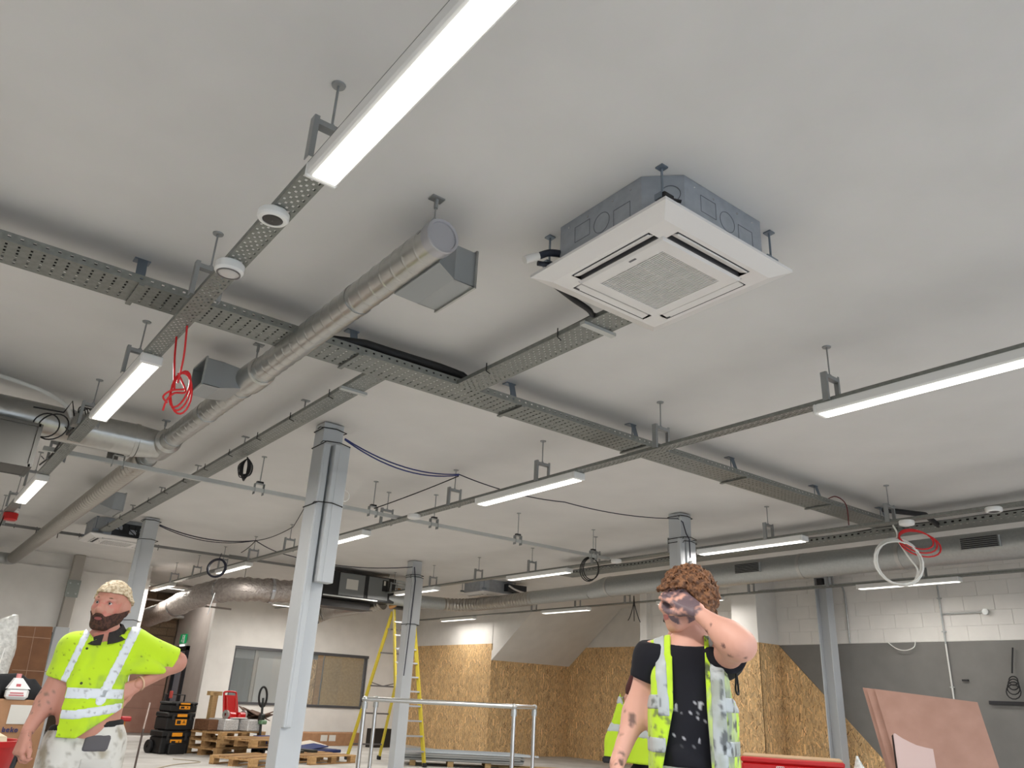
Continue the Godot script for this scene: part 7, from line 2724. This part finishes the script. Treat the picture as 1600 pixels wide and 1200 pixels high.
	var smear := func(p: Vector3) -> Color:
		if p.x > 0.04 and p.z > 0.0 and p.x < 0.17:
			var low := 1.0 - smoothstep(1.40, 1.47, p.y)
			var c: Color = vl.lerp(lin(0.66, 0.70, 0.55), 0.85 * amt(p * Vector3(1, 0.5, 1), 10, -0.35, 0.1, 6.0) * low)
			c = c.lerp(lin(0.48, 0.50, 0.48), 0.8 * amt(p * Vector3(1, 0.5, 1), 14, 0.0, 0.35, 8.0) * low)
			return c.lerp(lin(0.20, 0.21, 0.20), 0.9 * amt(p * Vector3(1, 0.55, 1), 27, 0.16, 0.36, 3.0))
		if p.z > 0.0 and p.y < 1.36:
			return vl.lerp(lin(0.38, 0.41, 0.26), 0.85 * amt(p, 22, 0.18, 0.42, 2.0))
		return vl
	b = MB.new()
	b.coloured = true
	k.shell(0.0, vest_cut).net(b, smear)
	var vest := part("hi_vis_vest", b, vcol("vest_cloth", 0.8, 0.3), t)
	var tape := func(p: Vector3) -> Color:
		var c := lin(0.66, 0.68, 0.68)
		if p.x > 0.0:
			c = c.lerp(lin(0.58, 0.60, 0.56), amt(p, 9, -0.2, 0.3, 6.0))
			return c.lerp(lin(0.24, 0.25, 0.25), 0.9 * amt(p * Vector3(1, 0.5, 1), 25, 0.10, 0.36, 3.0))
		return c.lerp(lin(0.33, 0.34, 0.32), 0.8 * amt(p, 22, 0.22, 0.45, 2.0)) if p.y < 1.38 else c
	var bands := [
		func(p): return maxf(absf(p.x + 0.092 + 0.06 * (p.y - 1.4)) - 0.021, maxf(-p.z, 1.27 - p.y)),
		func(p): return maxf(absf(p.x - 0.108) - 0.026, maxf(-p.z, 1.0 - p.y)),
		func(p): return maxf(absf(p.y - 1.318) - 0.026, 0.10 - absf(p.x - 0.02)),
		func(p): return maxf(absf(p.y - 1.175) - 0.026, 0.09 - absf(p.x - 0.01))]
	for i in 4:
		var reg: Callable = bands[i]
		b = MB.new()
		b.coloured = true
		k.shell(0.003, func(p): return maxf(reg.call(p), vest_cut.call(p))).net(b, tape)
		part("reflective_band", b, vcol("silver_tape", 0.5, 0.2), vest)
	b = MB.new()  # black piping round the right arm hole
	b.tube(curve([Vector3(0.168, 1.50, 0.06), Vector3(0.176, 1.44, 0.075), Vector3(0.172, 1.375, 0.05), Vector3(0.184, 1.36, 0.0), Vector3(0.186, 1.40, -0.04), Vector3(0.18, 1.47, -0.06)], 6), 0.004, 6)
	part("piping", b, plain("piping_black", Color(0.05, 0.05, 0.05), 0.8), vest)
	var w := Sdf.new(Vector3(-0.26, 0.04, -0.22), Vector3(0.27, 1.2, 0.26), 0.013, 50.0)
	w.cone(Vector3(-0.01, 0.96, 0.0), Vector3(-0.012, 1.08, 0.0), 0.138, 0.126, 0.8)
	w.chain([Vector3(-0.09, 0.94, 0), Vector3(-0.11, 0.5, 0.03), Vector3(-0.12, 0.10, 0)], [0.108, 0.082, 0.074])
	w.chain([Vector3(0.08, 0.94, 0), Vector3(0.11, 0.5, 0.03), Vector3(0.13, 0.10, 0)], [0.108, 0.082, 0.074])
	w.done()
	b = MB.new()
	w.shell(0.0, func(p): return maxf(p.y - 1.135, 0.07 - p.y)).net(b)
	part("trousers", b, plain("white_cotton", Color(0.80, 0.79, 0.76), 0.9), t)
	for x in [-0.135, 0.145]:
		b = MB.new()
		b.cbox(Vector3(x, 0.05, 0.07), Vector3(0.10, 0.1, 0.29), 0.04)
		part("boot", b, use("boot_tan"), t)


func third_person():
	var P := Vector3(3.05, 0, -3.0)
	var t := thing("person", "person mostly hidden behind the curly man, lime vest edge and bare forearm showing", "person", P, atan2(-P.x, -P.z))
	var skin := lin(0.74, 0.53, 0.46)
	var hc := Vector3(0.295, 1.715, -0.03)
	var hb := Basis(Vector3.UP, 0.6)
	var shL := Vector3(0.12, 1.50, 0.0)
	var elL := Vector3(0.01, 1.27, -0.02)
	var wrL := Vector3(0.10, 1.29, 0.12)
	var s := Sdf.new(Vector3(-0.15, -0.02, -0.25), Vector3(0.55, 1.74, 0.3), 0.014, 55.0)
	s.cone(Vector3(0.18, 1.0, 0.0), Vector3(0.22, 1.26, 0.0), 0.14, 0.14, 0.72)
	s.cone(Vector3(0.22, 1.26, 0.0), Vector3(0.24, 1.45, 0.0), 0.14, 0.12, 0.7)
	s.cone(Vector3(0.25, 1.48, -0.02), Vector3(0.27, 1.64, -0.03), 0.062, 0.058)
	s.chain([Vector3(0.23, 1.48, 0), shL, elL], [0.07, 0.058, 0.043])
	s.chain([elL, wrL], [0.043, 0.03])
	s.chain([Vector3(0.26, 1.48, 0), Vector3(0.38, 1.47, 0), Vector3(0.44, 1.2, -0.02), Vector3(0.42, 0.96, 0.05)], [0.07, 0.058, 0.043, 0.03])
	s.chain([Vector3(0.10, 0.94, 0), Vector3(0.09, 0.5, 0.03), Vector3(0.08, 0.09, 0)], [0.09, 0.06, 0.043])
	s.chain([Vector3(0.26, 0.94, 0), Vector3(0.28, 0.5, 0.03), Vector3(0.3, 0.09, 0)], [0.09, 0.06, 0.043])
	s.done()
	var tone := func(_p): return skin
	var b := MB.new()
	b.coloured = true
	s.net(b, tone)
	var hs := head_sdf(hc, hb)
	hs.net(b, tone)
	hand_sdf(wrL, facing(Vector3(0.5, -0.5, 0.6), Vector3(0.5, 0.6, -0.3)), [0.5, 0.5, 0.6, 0.6], 0.3, 1).net(b, tone)
	hand_sdf(Vector3(0.42, 0.95, 0.05), facing(Vector3(0, -1, 0.1), Vector3(-1, 0, 0)), [0.3, 0.35, 0.4, 0.4], 0.3, 1).net(b, tone)
	part("body", b, vcol("skin", 0.55), t)
	eyes(t, hc, hb, Color(0.2, 0.15, 0.12))
	var inv := hb.inverse()
	b = MB.new()
	hs.shell(0.010, func(p): var q = inv * (p - hc); return maxf(0.055 - 1.2 * maxf(0.0, 0.03 - q.z) - q.y, -0.005 - q.y)).net(b)
	part("hair", b, plain("hair_dark", Color(0.16, 0.12, 0.10), 0.8), t)
	var q := Sdf.new(Vector3(-0.12, 1.0, -0.22), Vector3(0.5, 1.62, 0.24), 0.012, 60.0)
	q.cone(Vector3(0.19, 1.03, 0.0), Vector3(0.22, 1.26, 0.0), 0.152, 0.15, 0.74)
	q.cone(Vector3(0.22, 1.26, 0.0), Vector3(0.24, 1.45, 0.0), 0.15, 0.13, 0.72)
	q.chain([Vector3(0.23, 1.48, 0), shL, shL.lerp(elL, 0.55)], [0.08, 0.07, 0.064])
	q.chain([Vector3(0.26, 1.48, 0), Vector3(0.38, 1.47, 0), Vector3(0.41, 1.33, 0)], [0.08, 0.07, 0.064])
	q.done()
	b = MB.new()
	q.shell(0.0, func(p): return maxf(1.02 - p.y, p.y - 1.54)).net(b)
	part("shirt", b, plain("maroon_cotton", Color(0.27, 0.10, 0.10), 0.9), t)
	# vest flaring out to the left, open at the front
	var k := Sdf.new(Vector3(-0.2, 0.98, -0.26), Vector3(0.52, 1.62, 0.28), 0.010, 55.0)
	k.cone(Vector3(0.16, 1.02, 0.0), Vector3(0.22, 1.26, 0.0), 0.185, 0.165, 0.8)
	k.cone(Vector3(0.22, 1.26, 0.0), Vector3(0.24, 1.47, 0.0), 0.165, 0.145, 0.78)
	k.chain([Vector3(0.23, 1.49, 0), shL + Vector3(0.02, 0.01, 0)], [0.088, 0.075])
	k.chain([Vector3(0.02, 1.36, 0.02), Vector3(-0.06, 1.14, 0.05), Vector3(-0.085, 1.03, 0.06)], [0.05, 0.035, 0.03], 0.5)
	k.done()
	var cut := func(p: Vector3) -> float:
		var d: float = 1.045 - p.y
		d = maxf(d, p.y - 1.57)
		return maxf(d, 0.085 - Vector3(p.x - 0.045, (p.y - 1.40) * 0.7, p.z - 0.05).length())
	b = MB.new()
	k.shell(0.0, cut).net(b)
	var vm := plain("lime_vest_plain", Color(0.68, 0.80, 0.14), 0.8)
	var vest := part("hi_vis_vest", b, vm, t)
	for y in [[1.31, 0.022], [1.18, 0.024]]:
		b = MB.new()
		var yy: float = y[0]
		var hw: float = y[1]
		k.shell(0.003, func(p): return maxf(absf(p.y - yy + 0.12 * (p.x - 0.08)) - hw, cut.call(p))).net(b)
		part("reflective_band", b, plain("silver_plain", Color(0.66, 0.68, 0.68), 0.5), vest)
	b = MB.new()
	b.cbox(Vector3(-0.09, 1.055, 0.065), Vector3(0.05, 0.03, 0.03), 0.008)
	part("hem_tab", b, cable_black(), vest)
	var w := Sdf.new(Vector3(-0.06, 0.04, -0.2), Vector3(0.44, 1.14, 0.22), 0.014, 50.0)
	w.cone(Vector3(0.18, 0.96, 0.0), Vector3(0.18, 1.06, 0.0), 0.14, 0.13, 0.8)
	w.chain([Vector3(0.10, 0.94, 0), Vector3(0.09, 0.5, 0.03), Vector3(0.08, 0.10, 0)], [0.108, 0.082, 0.074])
	w.chain([Vector3(0.26, 0.94, 0), Vector3(0.28, 0.5, 0.03), Vector3(0.3, 0.10, 0)], [0.108, 0.082, 0.074])
	w.done()
	b = MB.new()
	w.shell(0.0, func(p): return maxf(p.y - 1.09, 0.0 - p.y)).net(b)
	part("trousers", b, plain("navy_trousers", Color(0.10, 0.10, 0.13), 0.9), t)
